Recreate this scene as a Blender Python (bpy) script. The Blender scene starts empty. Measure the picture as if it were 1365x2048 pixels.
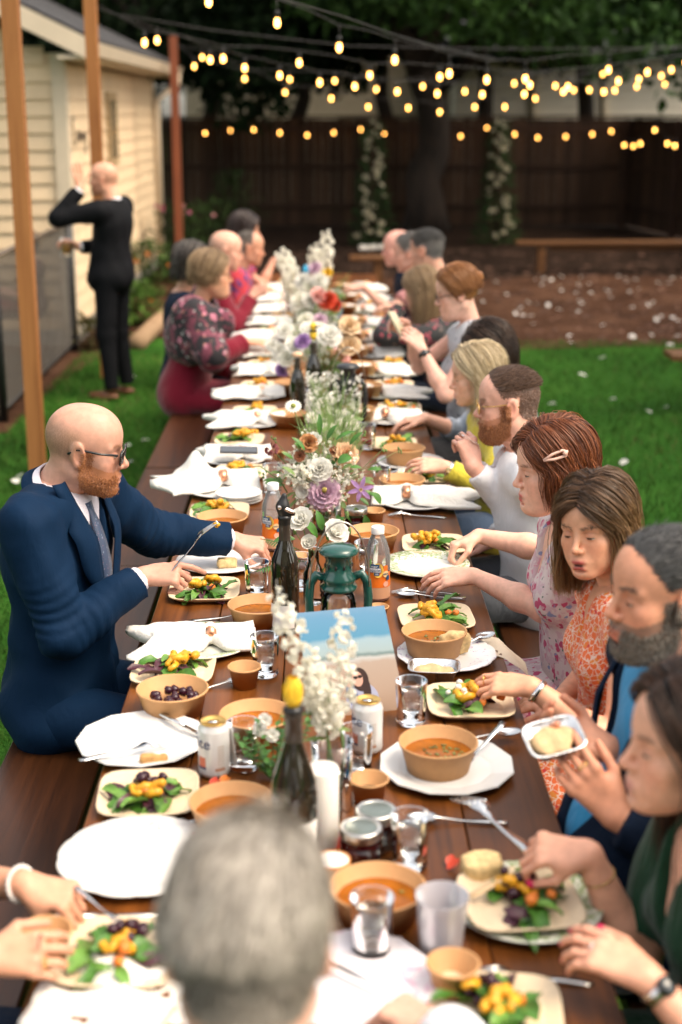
import bpy, bmesh, math, random
import numpy as np
from mathutils import Vector, Matrix, Quaternion
R = math.radians
scene = bpy.context.scene
# ---------------------------------------------------------------- camera
CAM_H, PITCH, YAW, FPX = 2.107, math.atan(806 / 2844), R(0.812), 2844.0
cam_data = bpy.data.cameras.new('camera')
cam = bpy.data.objects.new('camera', cam_data)
scene.collection.objects.link(cam)
cam.location = (0, 0, CAM_H)
cam.rotation_euler = (R(90) - PITCH, 0, -YAW)
cam_data.sensor_fit = 'VERTICAL'
cam_data.sensor_height = 36.0
cam_data.sensor_width = 24.0
cam_data.lens = 50.0
cam_data.clip_start, cam_data.clip_end = 0.05, 600
cam_data.dof.use_dof = True
cam_data.dof.focus_distance = 3.95
cam_data.dof.aperture_fstop = 2.0
scene.camera = cam
# ---------------------------------------------------------------- sky, sun, exposure
SUN_EL, SUN_AZ = R(56), R(112)          # azimuth clockwise from +Y: low over the camera's right shoulder
world = bpy.data.worlds.new('World')
scene.world = world
world.use_nodes = True
wn = world.node_tree.nodes
wl = world.node_tree.links
sky = wn.new('ShaderNodeTexSky')
sky.sky_type = 'NISHITA'
sky.sun_disc = False
sky.sun_elevation = SUN_EL
sky.sun_rotation = SUN_AZ
sky.air_density, sky.dust_density, sky.ozone_density = 1.0, 3.0, 0.6
hs = wn.new('ShaderNodeHueSaturation')          # thin evening haze: a paler, warmer sky all round
hs.inputs['Saturation'].default_value = 0.45
wl.new(sky.outputs[0], hs.inputs['Color'])
wt = wn.new('ShaderNodeMix'); wt.data_type = 'RGBA'; wt.blend_type = 'MULTIPLY'; wt.inputs['Factor'].default_value = 1.0
wt.inputs['B'].default_value = (1.0, 0.935, 0.83, 1)
wl.new(hs.outputs[0], wt.inputs['A']); wl.new(wt.outputs['Result'], wn['Background'].inputs[0])
wn['Background'].inputs[1].default_value = 0.15
sun_data = bpy.data.lights.new('sun', 'SUN')
sun_data.energy = 0.62
sun_data.angle = R(30)
sun_data.color = (1.0, 0.80, 0.58)
sun = bpy.data.objects.new('sun', sun_data)
scene.collection.objects.link(sun)
sd = Vector((math.sin(SUN_AZ) * math.cos(SUN_EL), math.cos(SUN_AZ) * math.cos(SUN_EL), math.sin(SUN_EL)))
sun.rotation_euler = (-sd).to_track_quat('-Z', 'Y').to_euler()
sun.location = sd * 40
scene.view_settings.view_transform = 'Standard'
scene.view_settings.look = 'None'
scene.view_settings.exposure = 1.84
scene.view_settings.gamma = 1.0
scene.view_settings.use_curve_mapping = False
scene.render.engine = 'CYCLES'
scene.cycles.use_denoising = True
scene.cycles.max_bounces = 8
scene.cycles.transparent_max_bounces = 24
scene.cycles.caustics_reflective = False
scene.cycles.caustics_refractive = False
scene.cycles.sample_clamp_indirect = 6

# ---------------------------------------------------------------- where a photographed point lies in the yard
CR = cam.rotation_euler.to_matrix()
CO = Vector((0, 0, CAM_H))
def ray(px, py):
    return CR @ Vector(((px - 682.5) / FPX, -(py - 1024) / FPX, -1.0))
def at_z(px, py, z=0.75):
    d = ray(px, py); return CO + d * ((z - CAM_H) / d.z)
def at_x(px, py, x):
    d = ray(px, py); return CO + d * (x / d.x)
def at_y(px, py, y):
    d = ray(px, py); return CO + d * (y / d.y)
TT = 0.75                                  # height of the table top

# ---------------------------------------------------------------- object bookkeeping
COL = scene.collection
random.seed(7)
rng = np.random.default_rng(7)
def tag(o, label=None, cat=None, group=None, kind=None):
    if label: o['label'] = label
    if cat: o['category'] = cat
    if group: o['group'] = group
    if kind: o['kind'] = kind
    return o
def empty(name, loc=(0, 0, 0), rz=0.0, label=None, cat=None, group=None):
    o = bpy.data.objects.new(name, None); COL.objects.link(o)
    o.location = loc; o.rotation_euler = (0, 0, rz); o.empty_display_size = 0.05
    return tag(o, label, cat, group)
def link(name, me, mat=None, parent=None, loc=None, rot=None):
    o = bpy.data.objects.new(name, me); COL.objects.link(o)
    if mat is not None and len(me.materials) == 0:
        for m in (mat if isinstance(mat, (list, tuple)) else [mat]): me.materials.append(m)
    elif mat is not None and not isinstance(mat, (list, tuple)) and me.materials[0] != mat:
        o.material_slots[0].link = 'OBJECT'; o.material_slots[0].material = mat
    if parent is not None: o.parent = parent
    if loc is not None: o.location = loc
    if rot is not None: o.rotation_euler = rot
    return o
KIDS = {}
def dup(root, loc=None, rot=None, label=None, scale=None):
    # a thing with its parts and sub-parts
    c = root.copy(); COL.objects.link(c)
    if loc is not None: c.location = loc
    if rot is not None: c.rotation_euler = rot
    if scale is not None: c.scale = scale
    if label: c['label'] = label
    for ch in root.children:
        d = ch.copy(); COL.objects.link(d); d.parent = c
        for g in ch.children:
            e = g.copy(); COL.objects.link(e); e.parent = d
    return c
ORD = ['first', 'second', 'third', 'fourth', 'fifth', 'sixth', 'seventh', 'eighth', 'ninth', 'tenth', 'eleventh', 'twelfth', 'thirteenth', 'fourteenth']

# ---------------------------------------------------------------- mesh collector
class MB:
    def __init__(s): s.v = []; s.f = []; s.c = []; s.m = []; s.cur = 0; s.col = (1, 1, 1)
    def add(s, vs, fs):
        b = len(s.v); s.v.extend([tuple(p) for p in vs]); s.c.extend([s.col] * len(vs))
        s.f.extend([tuple(i + b for i in f) for f in fs]); s.m.extend([s.cur] * len(fs))
    def box(s, c, h, rot=None):
        c = Vector(c); vs = []
        for x in (-1, 1):
            for y in (-1, 1):
                for z in (-1, 1):
                    p = Vector((x * h[0], y * h[1], z * h[2]))
                    if rot is not None: p = rot @ p
                    vs.append(c + p)
        s.add(vs, [(0, 1, 3, 2), (4, 6, 7, 5), (0, 4, 5, 1), (2, 3, 7, 6), (0, 2, 6, 4), (1, 5, 7, 3)]); return s
    def bbox(s, lo, hi, bev=0.0):
        if bev <= 0:
            return s.box([(a + b) / 2 for a, b in zip(lo, hi)], [(b - a) / 2 for a, b in zip(lo, hi)])
        x0, y0, z0 = lo; x1, y1, z1 = hi; b = bev; vs = []
        for z, i in ((z0, b), (z0 + b, 0), (z1 - b, 0), (z1, b)):
            vs += [(x0 + i, y0 + i, z), (x1 - i, y0 + i, z), (x1 - i, y1 - i, z), (x0 + i, y1 - i, z)]
        fs = [(3, 2, 1, 0), (12, 13, 14, 15)]
        for k in range(3):
            for j in range(4):
                fs.append((k * 4 + j, k * 4 + (j + 1) % 4, k * 4 + 4 + (j + 1) % 4, k * 4 + 4 + j))
        s.add(vs, fs); return s
    def tube(s, pts, rad, n=6, caps=True):
        pts = [Vector(p) for p in pts]; N = len(pts)
        if not hasattr(rad, '__len__'): rad = [rad] * N
        up = None; vs = []
        for i, p in enumerate(pts):
            t = (pts[min(i + 1, N - 1)] - pts[max(i - 1, 0)])
            t = t.normalized() if t.length > 1e-9 else Vector((0, 0, 1))
            if up is None:
                up = t.orthogonal().normalized()
            else:
                up = up - t * up.dot(t)
                up = up.normalized() if up.length > 1e-6 else t.orthogonal().normalized()
            w = t.cross(up)
            for j in range(n):
                a = 2 * math.pi * j / n
                vs.append(p + (up * math.cos(a) + w * math.sin(a)) * rad[i])
        fs = []
        for i in range(N - 1):
            for j in range(n):
                fs.append((i * n + j, i * n + (j + 1) % n, (i + 1) * n + (j + 1) % n, (i + 1) * n + j))
        if caps:
            fs.append(tuple(range(n - 1, -1, -1))); fs.append(tuple((N - 1) * n + j for j in range(n)))
        s.add(vs, fs); return s
    def lathe(s, prof, n=32, c=(0, 0, 0), wob=None, sy=1.0, close=True):
        c = Vector(c); vs = []; fs = []; k = len(prof)
        for i in range(n):
            a = 2 * math.pi * i / n
            for (r, z) in prof:
                q = r * (wob(a, r) if wob else 1.0)
                vs.append(c + Vector((q * math.cos(a), q * math.sin(a) * sy, z)))
        for i in range(n):
            j = (i + 1) % n
            for m in range(k - 1):
                fs.append((i * k + m, j * k + m, j * k + m + 1, i * k + m + 1))
        s.add(vs, fs); return s
    def ball(s, c, r, n=10, m=7, rot=None, jit=0.0):
        c = Vector(c)
        if not hasattr(r, '__len__'): r = (r, r, r)
        vs = [Vector((0, 0, r[2]))]
        for i in range(1, m):
            ph = math.pi * i / m
            for j in range(n):
                a = 2 * math.pi * j / n; q = 1 + (random.uniform(-jit, jit) if jit else 0)
                vs.append(Vector((r[0] * math.sin(ph) * math.cos(a) * q, r[1] * math.sin(ph) * math.sin(a) * q, r[2] * math.cos(ph) * q)))
        vs.append(Vector((0, 0, -r[2])))
        fs = [(0, 1 + j, 1 + (j + 1) % n) for j in range(n)]
        for i in range(m - 2):
            for j in range(n):
                a = 1 + i * n
                fs.append((a + j, a + n + j, a + n + (j + 1) % n, a + (j + 1) % n))
        L = len(vs) - 1; a = 1 + (m - 2) * n
        fs += [(L, a + (j + 1) % n, a + j) for j in range(n)]
        s.add([c + ((rot @ p) if rot is not None else p) for p in vs], fs); return s
    def patch(s, o, d, n, L, W, curl=0.0, cup=0.0, shape=None, nu=4, nv=2, tip=0.15, ruf=0.0):
        # a petal or leaf: from o along d, facing n, bending by curl radians over its length
        o = Vector(o); d = Vector(d).normalized(); n = Vector(n); n = (n - d * n.dot(d)).normalized(); w = d.cross(n)
        vs = []; p = o.copy(); st = L / nu
        for i in range(nu + 1):
            t = i / nu
            wd = W * (shape(t) if shape else (math.sin(math.pi * (0.12 + 0.80 * t)) ** 0.8))
            if i == nu and shape is None: wd = W * tip
            for j in range(-nv, nv + 1):
                q = j / nv
                vs.append(p + w * (q * wd / 2) + n * (cup * wd * (q * q) + (random.uniform(-ruf, ruf) if ruf and abs(q) > .4 else 0)))
            a = curl / nu
            d2 = d * math.cos(a) + n * math.sin(a); n = n * math.cos(a) - d * math.sin(a); d = d2
            p = p + d * st
        k = 2 * nv + 1; fs = []
        for i in range(nu):
            for j in range(k - 1):
                fs.append((i * k + j, i * k + j + 1, (i + 1) * k + j + 1, (i + 1) * k + j))
        s.add(vs, fs); return s
    def mesh(s, name, smooth=True, col=False):
        me = bpy.data.meshes.new(name)
        me.from_pydata(s.v, [], s.f)
        if smooth: me.polygons.foreach_set('use_smooth', [True] * len(s.f))
        if any(s.m): me.polygons.foreach_set('material_index', s.m)
        if col:
            a = me.color_attributes.new('col', 'FLOAT_COLOR', 'POINT')
            arr = np.ones((len(s.v), 4), dtype=np.float32); arr[:, :3] = np.array(s.c, dtype=np.float32)
            a.data.foreach_set('color', arr.ravel())
        me.update(); return me
    def build(s, name, mat=None, parent=None, smooth=True, loc=None, rot=None, col=False):
        return link(name, s.mesh(name, smooth, col), mat, parent, loc, rot)
def np_mesh(name, V, F, smooth=True, col=None):
    me = bpy.data.meshes.new(name)
    V = np.asarray(V, dtype=np.float32); F = np.asarray(F, dtype=np.int32); k = F.shape[1]
    me.vertices.add(len(V)); me.vertices.foreach_set('co', V.ravel())
    me.loops.add(F.size); me.loops.foreach_set('vertex_index', F.ravel())
    me.polygons.add(len(F)); me.polygons.foreach_set('loop_start', np.arange(0, F.size, k, dtype=np.int32))
    me.polygons.foreach_set('use_smooth', np.full(len(F), smooth, dtype=bool))
    if col is not None:
        a = me.color_attributes.new('col', 'FLOAT_COLOR', 'POINT')
        c = np.ones((len(V), 4), dtype=np.float32); c[:, :3] = col; a.data.foreach_set('color', c.ravel())
    me.update(calc_edges=True); me.validate(); return me
# ---------------------------------------------------------------- materials
MATS = {}
def new_mat(name):
    m = bpy.data.materials.new(name); m.use_nodes = True
    nt = m.node_tree; return m, nt, nt.nodes, nt.links, nt.nodes['Principled BSDF']
def ramp(N, stops, interp='LINEAR'):
    r = N.new('ShaderNodeValToRGB'); e = r.color_ramp.elements; r.color_ramp.interpolation = interp
    while len(e) < len(stops): e.new(0.5)
    for i, (p, c) in enumerate(stops):
        e[i].position = p; e[i].color = (*c, 1) if len(c) == 3 else c
    return r
def coords(N, L, scale=(1, 1, 1), kind='Object', rot=(0, 0, 0)):
    t = N.new('ShaderNodeTexCoord'); mp = N.new('ShaderNodeMapping')
    mp.inputs['Scale'].default_value = scale; mp.inputs['Rotation'].default_value = rot
    L.new(t.outputs[kind], mp.inputs['Vector']); return mp.outputs['Vector']
def noise(N, L, vec, scale, detail=3, rough=0.55, dist=0.0):
    n = N.new('ShaderNodeTexNoise'); n.inputs['Scale'].default_value = scale; n.inputs['Detail'].default_value = detail
    n.inputs['Roughness'].default_value = rough; n.inputs['Distortion'].default_value = dist
    if vec is not None: L.new(vec, n.inputs['Vector'])
    return n.outputs['Fac']
def bump(N, L, b, fac, strength, dist=0.002):
    bp = N.new('ShaderNodeBump'); bp.inputs['Strength'].default_value = strength; bp.inputs['Distance'].default_value = dist
    L.new(fac, bp.inputs['Height']); L.new(bp.outputs[0], b.inputs['Normal'])
def mat(name, col, rough=0.5, metal=0.0, var=0.0, vs=30, bp=0.0, bs=200, spec=0.5, coat=0.0, sss=0.0, attr=False, rnd=0.0, vec=(1, 1, 1), trans=0.0, ior=1.45, bd=0.002, transl=0.0, sheen=0.0):
    if name in MATS: return MATS[name]
    m, nt, N, L, b = new_mat(name)
    b.inputs['Base Color'].default_value = (*col, 1); b.inputs['Roughness'].default_value = rough
    b.inputs['Metallic'].default_value = metal; b.inputs['Specular IOR Level'].default_value = spec
    b.inputs['Coat Weight'].default_value = coat; b.inputs['Transmission Weight'].default_value = trans; b.inputs['IOR'].default_value = ior
    if sheen: b.inputs['Sheen Weight'].default_value = sheen
    if sss:
        b.inputs['Subsurface Weight'].default_value = sss; b.inputs['Subsurface Scale'].default_value = 0.012
        b.inputs['Subsurface Radius'].default_value = (1.0, 0.35, 0.2)
    out = None
    if attr:
        a = N.new('ShaderNodeAttribute'); a.attribute_name = 'col'; out = a.outputs['Color']
    if var or rnd:
        hsv = N.new('ShaderNodeHueSaturation')
        if out is not None: L.new(out, hsv.inputs['Color'])
        else: hsv.inputs['Color'].default_value = (*col, 1)
        v = None
        if var:
            f = noise(N, L, coords(N, L, vec), vs, 4)
            mr = N.new('ShaderNodeMapRange'); mr.inputs['From Min'].default_value = 0.3; mr.inputs['From Max'].default_value = 0.7
            mr.inputs['To Min'].default_value = 1 - var; mr.inputs['To Max'].default_value = 1 + var
            L.new(f, mr.inputs['Value']); v = mr.outputs[0]
        if rnd:
            oi = N.new('ShaderNodeObjectInfo'); mr2 = N.new('ShaderNodeMapRange')
            mr2.inputs['To Min'].default_value = 1 - rnd; mr2.inputs['To Max'].default_value = 1 + rnd
            L.new(oi.outputs['Random'], mr2.inputs['Value'])
            if v is None: v = mr2.outputs[0]
            else:
                mm = N.new('ShaderNodeMath'); mm.operation = 'MULTIPLY'; L.new(v, mm.inputs[0]); L.new(mr2.outputs[0], mm.inputs[1]); v = mm.outputs[0]
        L.new(v, hsv.inputs['Value']); out = hsv.outputs['Color']
    if out is not None: L.new(out, b.inputs['Base Color'])
    if bp: bump(N, L, b, noise(N, L, coords(N, L, vec), bs, 3), bp, bd)
    if transl:
        tr = N.new('ShaderNodeBsdfTranslucent'); mx = N.new('ShaderNodeMixShader'); mx.inputs[0].default_value = transl
        if out is not None: L.new(out, tr.inputs['Color'])
        else: tr.inputs['Color'].default_value = (*col, 1)
        L.new(b.outputs[0], mx.inputs[1]); L.new(tr.outputs[0], mx.inputs[2]); L.new(mx.outputs[0], N['Material Output'].inputs['Surface'])
    MATS[name] = m; return m
def wood(name, dark, light, grain=(40, 1.6, 40), rough=0.35, coat=0.0, rnd=0.25, knots=True, bp=0.25):
    if name in MATS: return MATS[name]
    m, nt, N, L, b = new_mat(name)
    t = N.new('ShaderNodeTexCoord'); oi = N.new('ShaderNodeObjectInfo')
    ad = N.new('ShaderNodeVectorMath'); ad.operation = 'ADD'
    sc = N.new('ShaderNodeVectorMath'); sc.operation = 'SCALE'; sc.inputs['Scale'].default_value = 31.0
    cb = N.new('ShaderNodeCombineXYZ')
    for k in range(3): L.new(oi.outputs['Random'], cb.inputs[k])
    L.new(cb.outputs[0], sc.inputs[0]); L.new(t.outputs['Object'], ad.inputs[0]); L.new(sc.outputs[0], ad.inputs[1])
    mp = N.new('ShaderNodeMapping'); mp.inputs['Scale'].default_value = grain; L.new(ad.outputs[0], mp.inputs['Vector'])
    n1 = noise(N, L, mp.outputs[0], 1.0, 5, 0.65, 0.6)
    mp2 = N.new('ShaderNodeMapping'); mp2.inputs['Scale'].default_value = tuple(g * 0.12 for g in grain); L.new(ad.outputs[0], mp2.inputs['Vector'])
    n2 = noise(N, L, mp2.outputs[0], 1.0, 3, 0.5, 1.5)
    mx = N.new('ShaderNodeMath'); mx.operation = 'MULTIPLY_ADD'; mx.inputs[1].default_value = 0.55
    sb = N.new('ShaderNodeMath'); sb.operation = 'MULTIPLY'; sb.inputs[1].default_value = 0.45
    L.new(n2, sb.inputs[0]); L.new(n1, mx.inputs[0]); L.new(sb.outputs[0], mx.inputs[2])
    mid = tuple((a + c) / 2 for a, c in zip(dark, light))
    rp = ramp(N, [(0.30, dark), (0.48, mid), (0.68, light)]); L.new(mx.outputs[0], rp.inputs[0])
    hsv = N.new('ShaderNodeHueSaturation'); mr2 = N.new('ShaderNodeMapRange')
    mr2.inputs['To Min'].default_value = 1 - rnd; mr2.inputs['To Max'].default_value = 1 + rnd
    L.new(oi.outputs['Random'], mr2.inputs['Value']); L.new(mr2.outputs[0], hsv.inputs['Value']); L.new(rp.outputs[0], hsv.inputs['Color'])
    out = hsv.outputs[0]
    if knots:
        vo = N.new('ShaderNodeTexVoronoi'); vo.inputs['Scale'].default_value = 1.0
        mp3 = N.new('ShaderNodeMapping'); mp3.inputs['Scale'].default_value = tuple(max(1.2, g * 0.11) for g in grain); L.new(ad.outputs[0], mp3.inputs['Vector'])
        L.new(mp3.outputs[0], vo.inputs['Vector'])
        kr = ramp(N, [(0.02, (0, 0, 0)), (0.13, (1, 1, 1))]); L.new(vo.outputs['Distance'], kr.inputs[0])
        mk = N.new('ShaderNodeMix'); mk.data_type = 'RGBA'; mk.inputs['A'].default_value = (*[c * 0.35 for c in dark], 1)
        L.new(kr.outputs[0], mk.inputs['Factor']); L.new(out, mk.inputs['B']); out = mk.outputs['Result']
    L.new(out, b.inputs['Base Color'])
    rr = N.new('ShaderNodeMapRange'); rr.inputs['To Min'].default_value = rough - 0.08; rr.inputs['To Max'].default_value = rough + 0.14
    L.new(n2, rr.inputs['Value']); L.new(rr.outputs[0], b.inputs['Roughness'])
    b.inputs['Coat Weight'].default_value = coat; b.inputs['Coat Roughness'].default_value = 0.15; b.inputs['Specular IOR Level'].default_value = 0.28
    bump(N, L, b, n1, bp, 0.002)
    MATS[name] = m; return m
def thin_glass(name, tint=(1, 1, 1), gloss=0.9, rough=0.02, haze=0.0, hazecol=(.9, .9, .9)):
    if name in MATS: return MATS[name]
    m, nt, N, L, b = new_mat(name); N.remove(b)
    tr = N.new('ShaderNodeBsdfTransparent'); tr.inputs[0].default_value = (*tint, 1)
    gl = N.new('ShaderNodeBsdfGlossy'); gl.inputs['Roughness'].default_value = rough; gl.inputs['Color'].default_value = (gloss, gloss, gloss, 1)
    fr = N.new('ShaderNodeFresnel'); fr.inputs[0].default_value = 1.5
    mx = N.new('ShaderNodeMixShader'); L.new(fr.outputs[0], mx.inputs[0]); L.new(tr.outputs[0], mx.inputs[1]); L.new(gl.outputs[0], mx.inputs[2])
    o = mx.outputs[0]
    if haze:
        df = N.new('ShaderNodeBsdfDiffuse'); df.inputs[0].default_value = (*hazecol, 1)
        m2 = N.new('ShaderNodeMixShader'); m2.inputs[0].default_value = haze; L.new(o, m2.inputs[1]); L.new(df.outputs[0], m2.inputs[2]); o = m2.outputs[0]
    L.new(o, N['Material Output'].inputs['Surface']); MATS[name] = m; return m
def emit(name, col, s):
    if name in MATS: return MATS[name]
    m, nt, N, L, b = new_mat(name)
    b.inputs['Base Color'].default_value = (*col, 1); b.inputs['Emission Color'].default_value = (*col, 1); b.inputs['Emission Strength'].default_value = s
    MATS[name] = m; return m
def print_mat(name, ground, layers, rough=0.75, bp=0.15, sheen=0.1):
    # patterned cloth: layers of (voronoi scale, threshold, colour, mode)
    if name in MATS: return MATS[name]
    m, nt, N, L, b = new_mat(name); out = None
    for i, (sc, th, col, mode) in enumerate(layers):
        vec = coords(N, L, (1, 1, 1))
        ad = N.new('ShaderNodeVectorMath'); ad.inputs[1].default_value = (i * 3.1, i * 1.7, i * 2.3); L.new(vec, ad.inputs[0])
        if mode == 'noise':
            f = noise(N, L, ad.outputs[0], sc, 4, 0.6)
            st = ramp(N, [(th, (0, 0, 0)), (th + 0.03, (1, 1, 1))]); L.new(f, st.inputs[0])
        else:
            dn = N.new('ShaderNodeTexNoise'); dn.inputs['Scale'].default_value = sc * 1.5; L.new(ad.outputs[0], dn.inputs['Vector'])
            sm = N.new('ShaderNodeVectorMath'); sm.operation = 'SCALE'; sm.inputs['Scale'].default_value = 0.9 / sc; L.new(dn.outputs['Color'], sm.inputs[0])
            a2 = N.new('ShaderNodeVectorMath'); L.new(ad.outputs[0], a2.inputs[0]); L.new(sm.outputs[0], a2.inputs[1])
            vo = N.new('ShaderNodeTexVoronoi'); vo.inputs['Scale'].default_value = sc; L.new(a2.outputs[0], vo.inputs['Vector'])
            if mode == 'edge':
                vo.feature = 'DISTANCE_TO_EDGE'
            st = ramp(N, [(th, (1, 1, 1)), (th + 0.05, (0, 0, 0))]); L.new(vo.outputs['Distance'], st.inputs[0])
        mx = N.new('ShaderNodeMix'); mx.data_type = 'RGBA'; mx.inputs['B'].default_value = (*col, 1)
        if out is None: mx.inputs['A'].default_value = (*ground, 1)
        else: L.new(out, mx.inputs['A'])
        L.new(st.outputs[0], mx.inputs['Factor']); out = mx.outputs['Result']
    L.new(out, b.inputs['Base Color']); b.inputs['Roughness'].default_value = rough; b.inputs['Sheen Weight'].default_value = sheen
    bump(N, L, b, noise(N, L, coords(N, L, (1, 1, .4)), 38, 3), bp, 0.012)
    MATS[name] = m; return m
def cloth(name, col, rough=0.8, fold=0.35, fs=26, weave=0.0, sheen=0.2, var=0.06):
    if name in MATS: return MATS[name]
    m, nt, N, L, b = new_mat(name)
    f = noise(N, L, coords(N, L, (1, 1, .45)), fs, 3, 0.5, 0.8)
    hsv = N.new('ShaderNodeHueSaturation'); hsv.inputs['Color'].default_value = (*col, 1)
    mr = N.new('ShaderNodeMapRange'); mr.inputs['To Min'].default_value = 1 - var; mr.inputs['To Max'].default_value = 1 + var
    L.new(noise(N, L, coords(N, L), 900, 2), mr.inputs['Value']); L.new(mr.outputs[0], hsv.inputs['Value']); L.new(hsv.outputs[0], b.inputs['Base Color'])
    b.inputs['Roughness'].default_value = rough; b.inputs['Sheen Weight'].default_value = sheen; b.inputs['Specular IOR Level'].default_value = 0.10
    bump(N, L, b, f, fold, 0.02)
    MATS[name] = m; return m
# ---------------------------------------------------------------- smooth solids on a grid, turned into meshes
class Solid:
    def __init__(s): s.p = []
    def rc(s, a, b, ra, rb, k=0.01, flat=False, sub=False, wr=None):
        s.p.append(('rc', np.array(a, float), np.array(b, float), ra, rb, k, flat, sub, wr)); return s
    def el(s, c, ax, r, k=0.01, sub=False):
        s.p.append(('el', np.array(c, float), np.array(ax, float), np.array(r, float), None, k, False, sub)); return s
    def bx(s, c, ax, h, rad, k=0.01, sub=False):
        s.p.append(('bx', np.array(c, float), np.array(ax, float), np.array(h, float), rad, k, False, sub)); return s
    def fn(s, lo, hi, f, k=0.01, sub=True):
        s.p.append(('fn', np.array(lo, float), np.array(hi, float), f, None, k, False, sub)); return s
    def box(s, p):
        t = p[0]
        if t == 'rc':
            r = max(p[3], p[4]); return np.minimum(p[1], p[2]) - r, np.maximum(p[1], p[2]) + r
        if t == 'el':
            e = np.sqrt(((p[2] * p[3][None, :]) ** 2).sum(1)); return p[1] - e, p[1] + e
        if t == 'bx':
            e = (np.abs(p[2]) * p[3][None, :]).sum(1) + p[4]; return p[1] - e, p[1] + e
        return p[1], p[2]
    def mesh(s, h=0.006, noise_amp=0.0, noise_f=30.0, seed=0, lo=None, hi=None):
        bs = [s.box(p) for p in s.p if not p[7]]
        lo = np.min([b[0] for b in bs], 0) - 3 * h; hi = np.max([b[1] for b in bs], 0) + 3 * h
        n = np.ceil((hi - lo) / h).astype(int) + 1
        F = np.full(n, 1.0, dtype=np.float32)
        for p in s.p:
            t, k, sub = p[0], max(p[5], 1e-5), p[7]
            b0, b1 = s.box(p); mg = k + 2.5 * h
            i0 = np.clip(np.floor((b0 - mg - lo) / h).astype(int), 0, n); i1 = np.clip(np.ceil((b1 + mg - lo) / h).astype(int) + 1, 0, n)
            if (i1 <= i0).any(): continue
            X = (lo[0] + h * np.arange(i0[0], i1[0], dtype=np.float32))[:, None, None]
            Y = (lo[1] + h * np.arange(i0[1], i1[1], dtype=np.float32))[None, :, None]
            Z = (lo[2] + h * np.arange(i0[2], i1[2], dtype=np.float32))[None, None, :]
            if t == 'rc':
                a, b = p[1], p[2]; ba = b - a; L2 = max(float(ba @ ba), 1e-9)
                dx, dy, dz = X - a[0], Y - a[1], Z - a[2]
                tt = np.clip((dx * ba[0] + dy * ba[1] + dz * ba[2]) / L2, 0, 1)
                d = np.sqrt((dx - tt * ba[0]) ** 2 + (dy - tt * ba[1]) ** 2 + (dz - tt * ba[2]) ** 2) - (p[3] + (p[4] - p[3]) * tt)
                if p[8]:     # cloth creases round a bent joint
                    am, fq, ct, wd = p[8]; sl = tt * math.sqrt(L2)
                    d = d + am * np.sin(fq * sl + 1.8 * np.sin(dx * 23 + dz * 17) + 1.3 * np.sin(dy * 31 - dz * 11)) * np.exp(-((tt - ct) / wd) ** 2)
                if p[6]:
                    u = ba / math.sqrt(L2); d = np.maximum(d, (X - b[0]) * u[0] + (Y - b[1]) * u[1] + (Z - b[2]) * u[2])
            elif t == 'fn':
                d = p[3](X, Y, Z)
            else:
                c, A = p[1], p[2]; dx, dy, dz = X - c[0], Y - c[1], Z - c[2]
                q = [dx * A[0, i] + dy * A[1, i] + dz * A[2, i] for i in range(3)]
                if t == 'el':
                    r = p[3]
                    k0 = np.sqrt(sum((q[i] / r[i]) ** 2 for i in range(3))); k1 = np.sqrt(sum((q[i] / r[i] ** 2) ** 2 for i in range(3)))
                    d = k0 * (k0 - 1.0) / np.maximum(k1, 1e-6)
                else:
                    e = [np.abs(q[i]) - p[3][i] for i in range(3)]
                    d = np.sqrt(sum(np.maximum(v, 0) ** 2 for v in e)) + np.minimum(np.maximum(e[0], np.maximum(e[1], e[2])), 0) - p[4]
            S = F[i0[0]:i1[0], i0[1]:i1[1], i0[2]:i1[2]]
            if sub:
                e = -d; hh = np.maximum(k - np.abs(S - e), 0) / k; S[...] = np.maximum(S, e) + hh * hh * k * 0.25
            else:
                hh = np.maximum(k - np.abs(S - d), 0) / k; S[...] = np.minimum(S, d) - hh * hh * k * 0.25
        if noise_amp:
            g = np.random.default_rng(seed)
            X = (lo[0] + h * np.arange(n[0], dtype=np.float32))[:, None, None]; Y = (lo[1] + h * np.arange(n[1], dtype=np.float32))[None, :, None]; Z = (lo[2] + h * np.arange(n[2], dtype=np.float32))[None, None, :]
            for j in range(5):
                w = g.normal(size=3); w /= np.linalg.norm(w); w *= noise_f * g.uniform(0.5, 1.6); w2 = g.normal(size=3) * noise_f * 0.25; ph = g.uniform(0, 6.28, 2)
                F += (noise_amp / 2.2) * np.sin(X * w[0] + Y * w[1] + Z * w[2] + ph[0] + 1.5 * np.sin(X * w2[0] + Y * w2[1] + Z * w2[2] + ph[1]))
        return surface_nets(F, lo, h)
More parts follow.
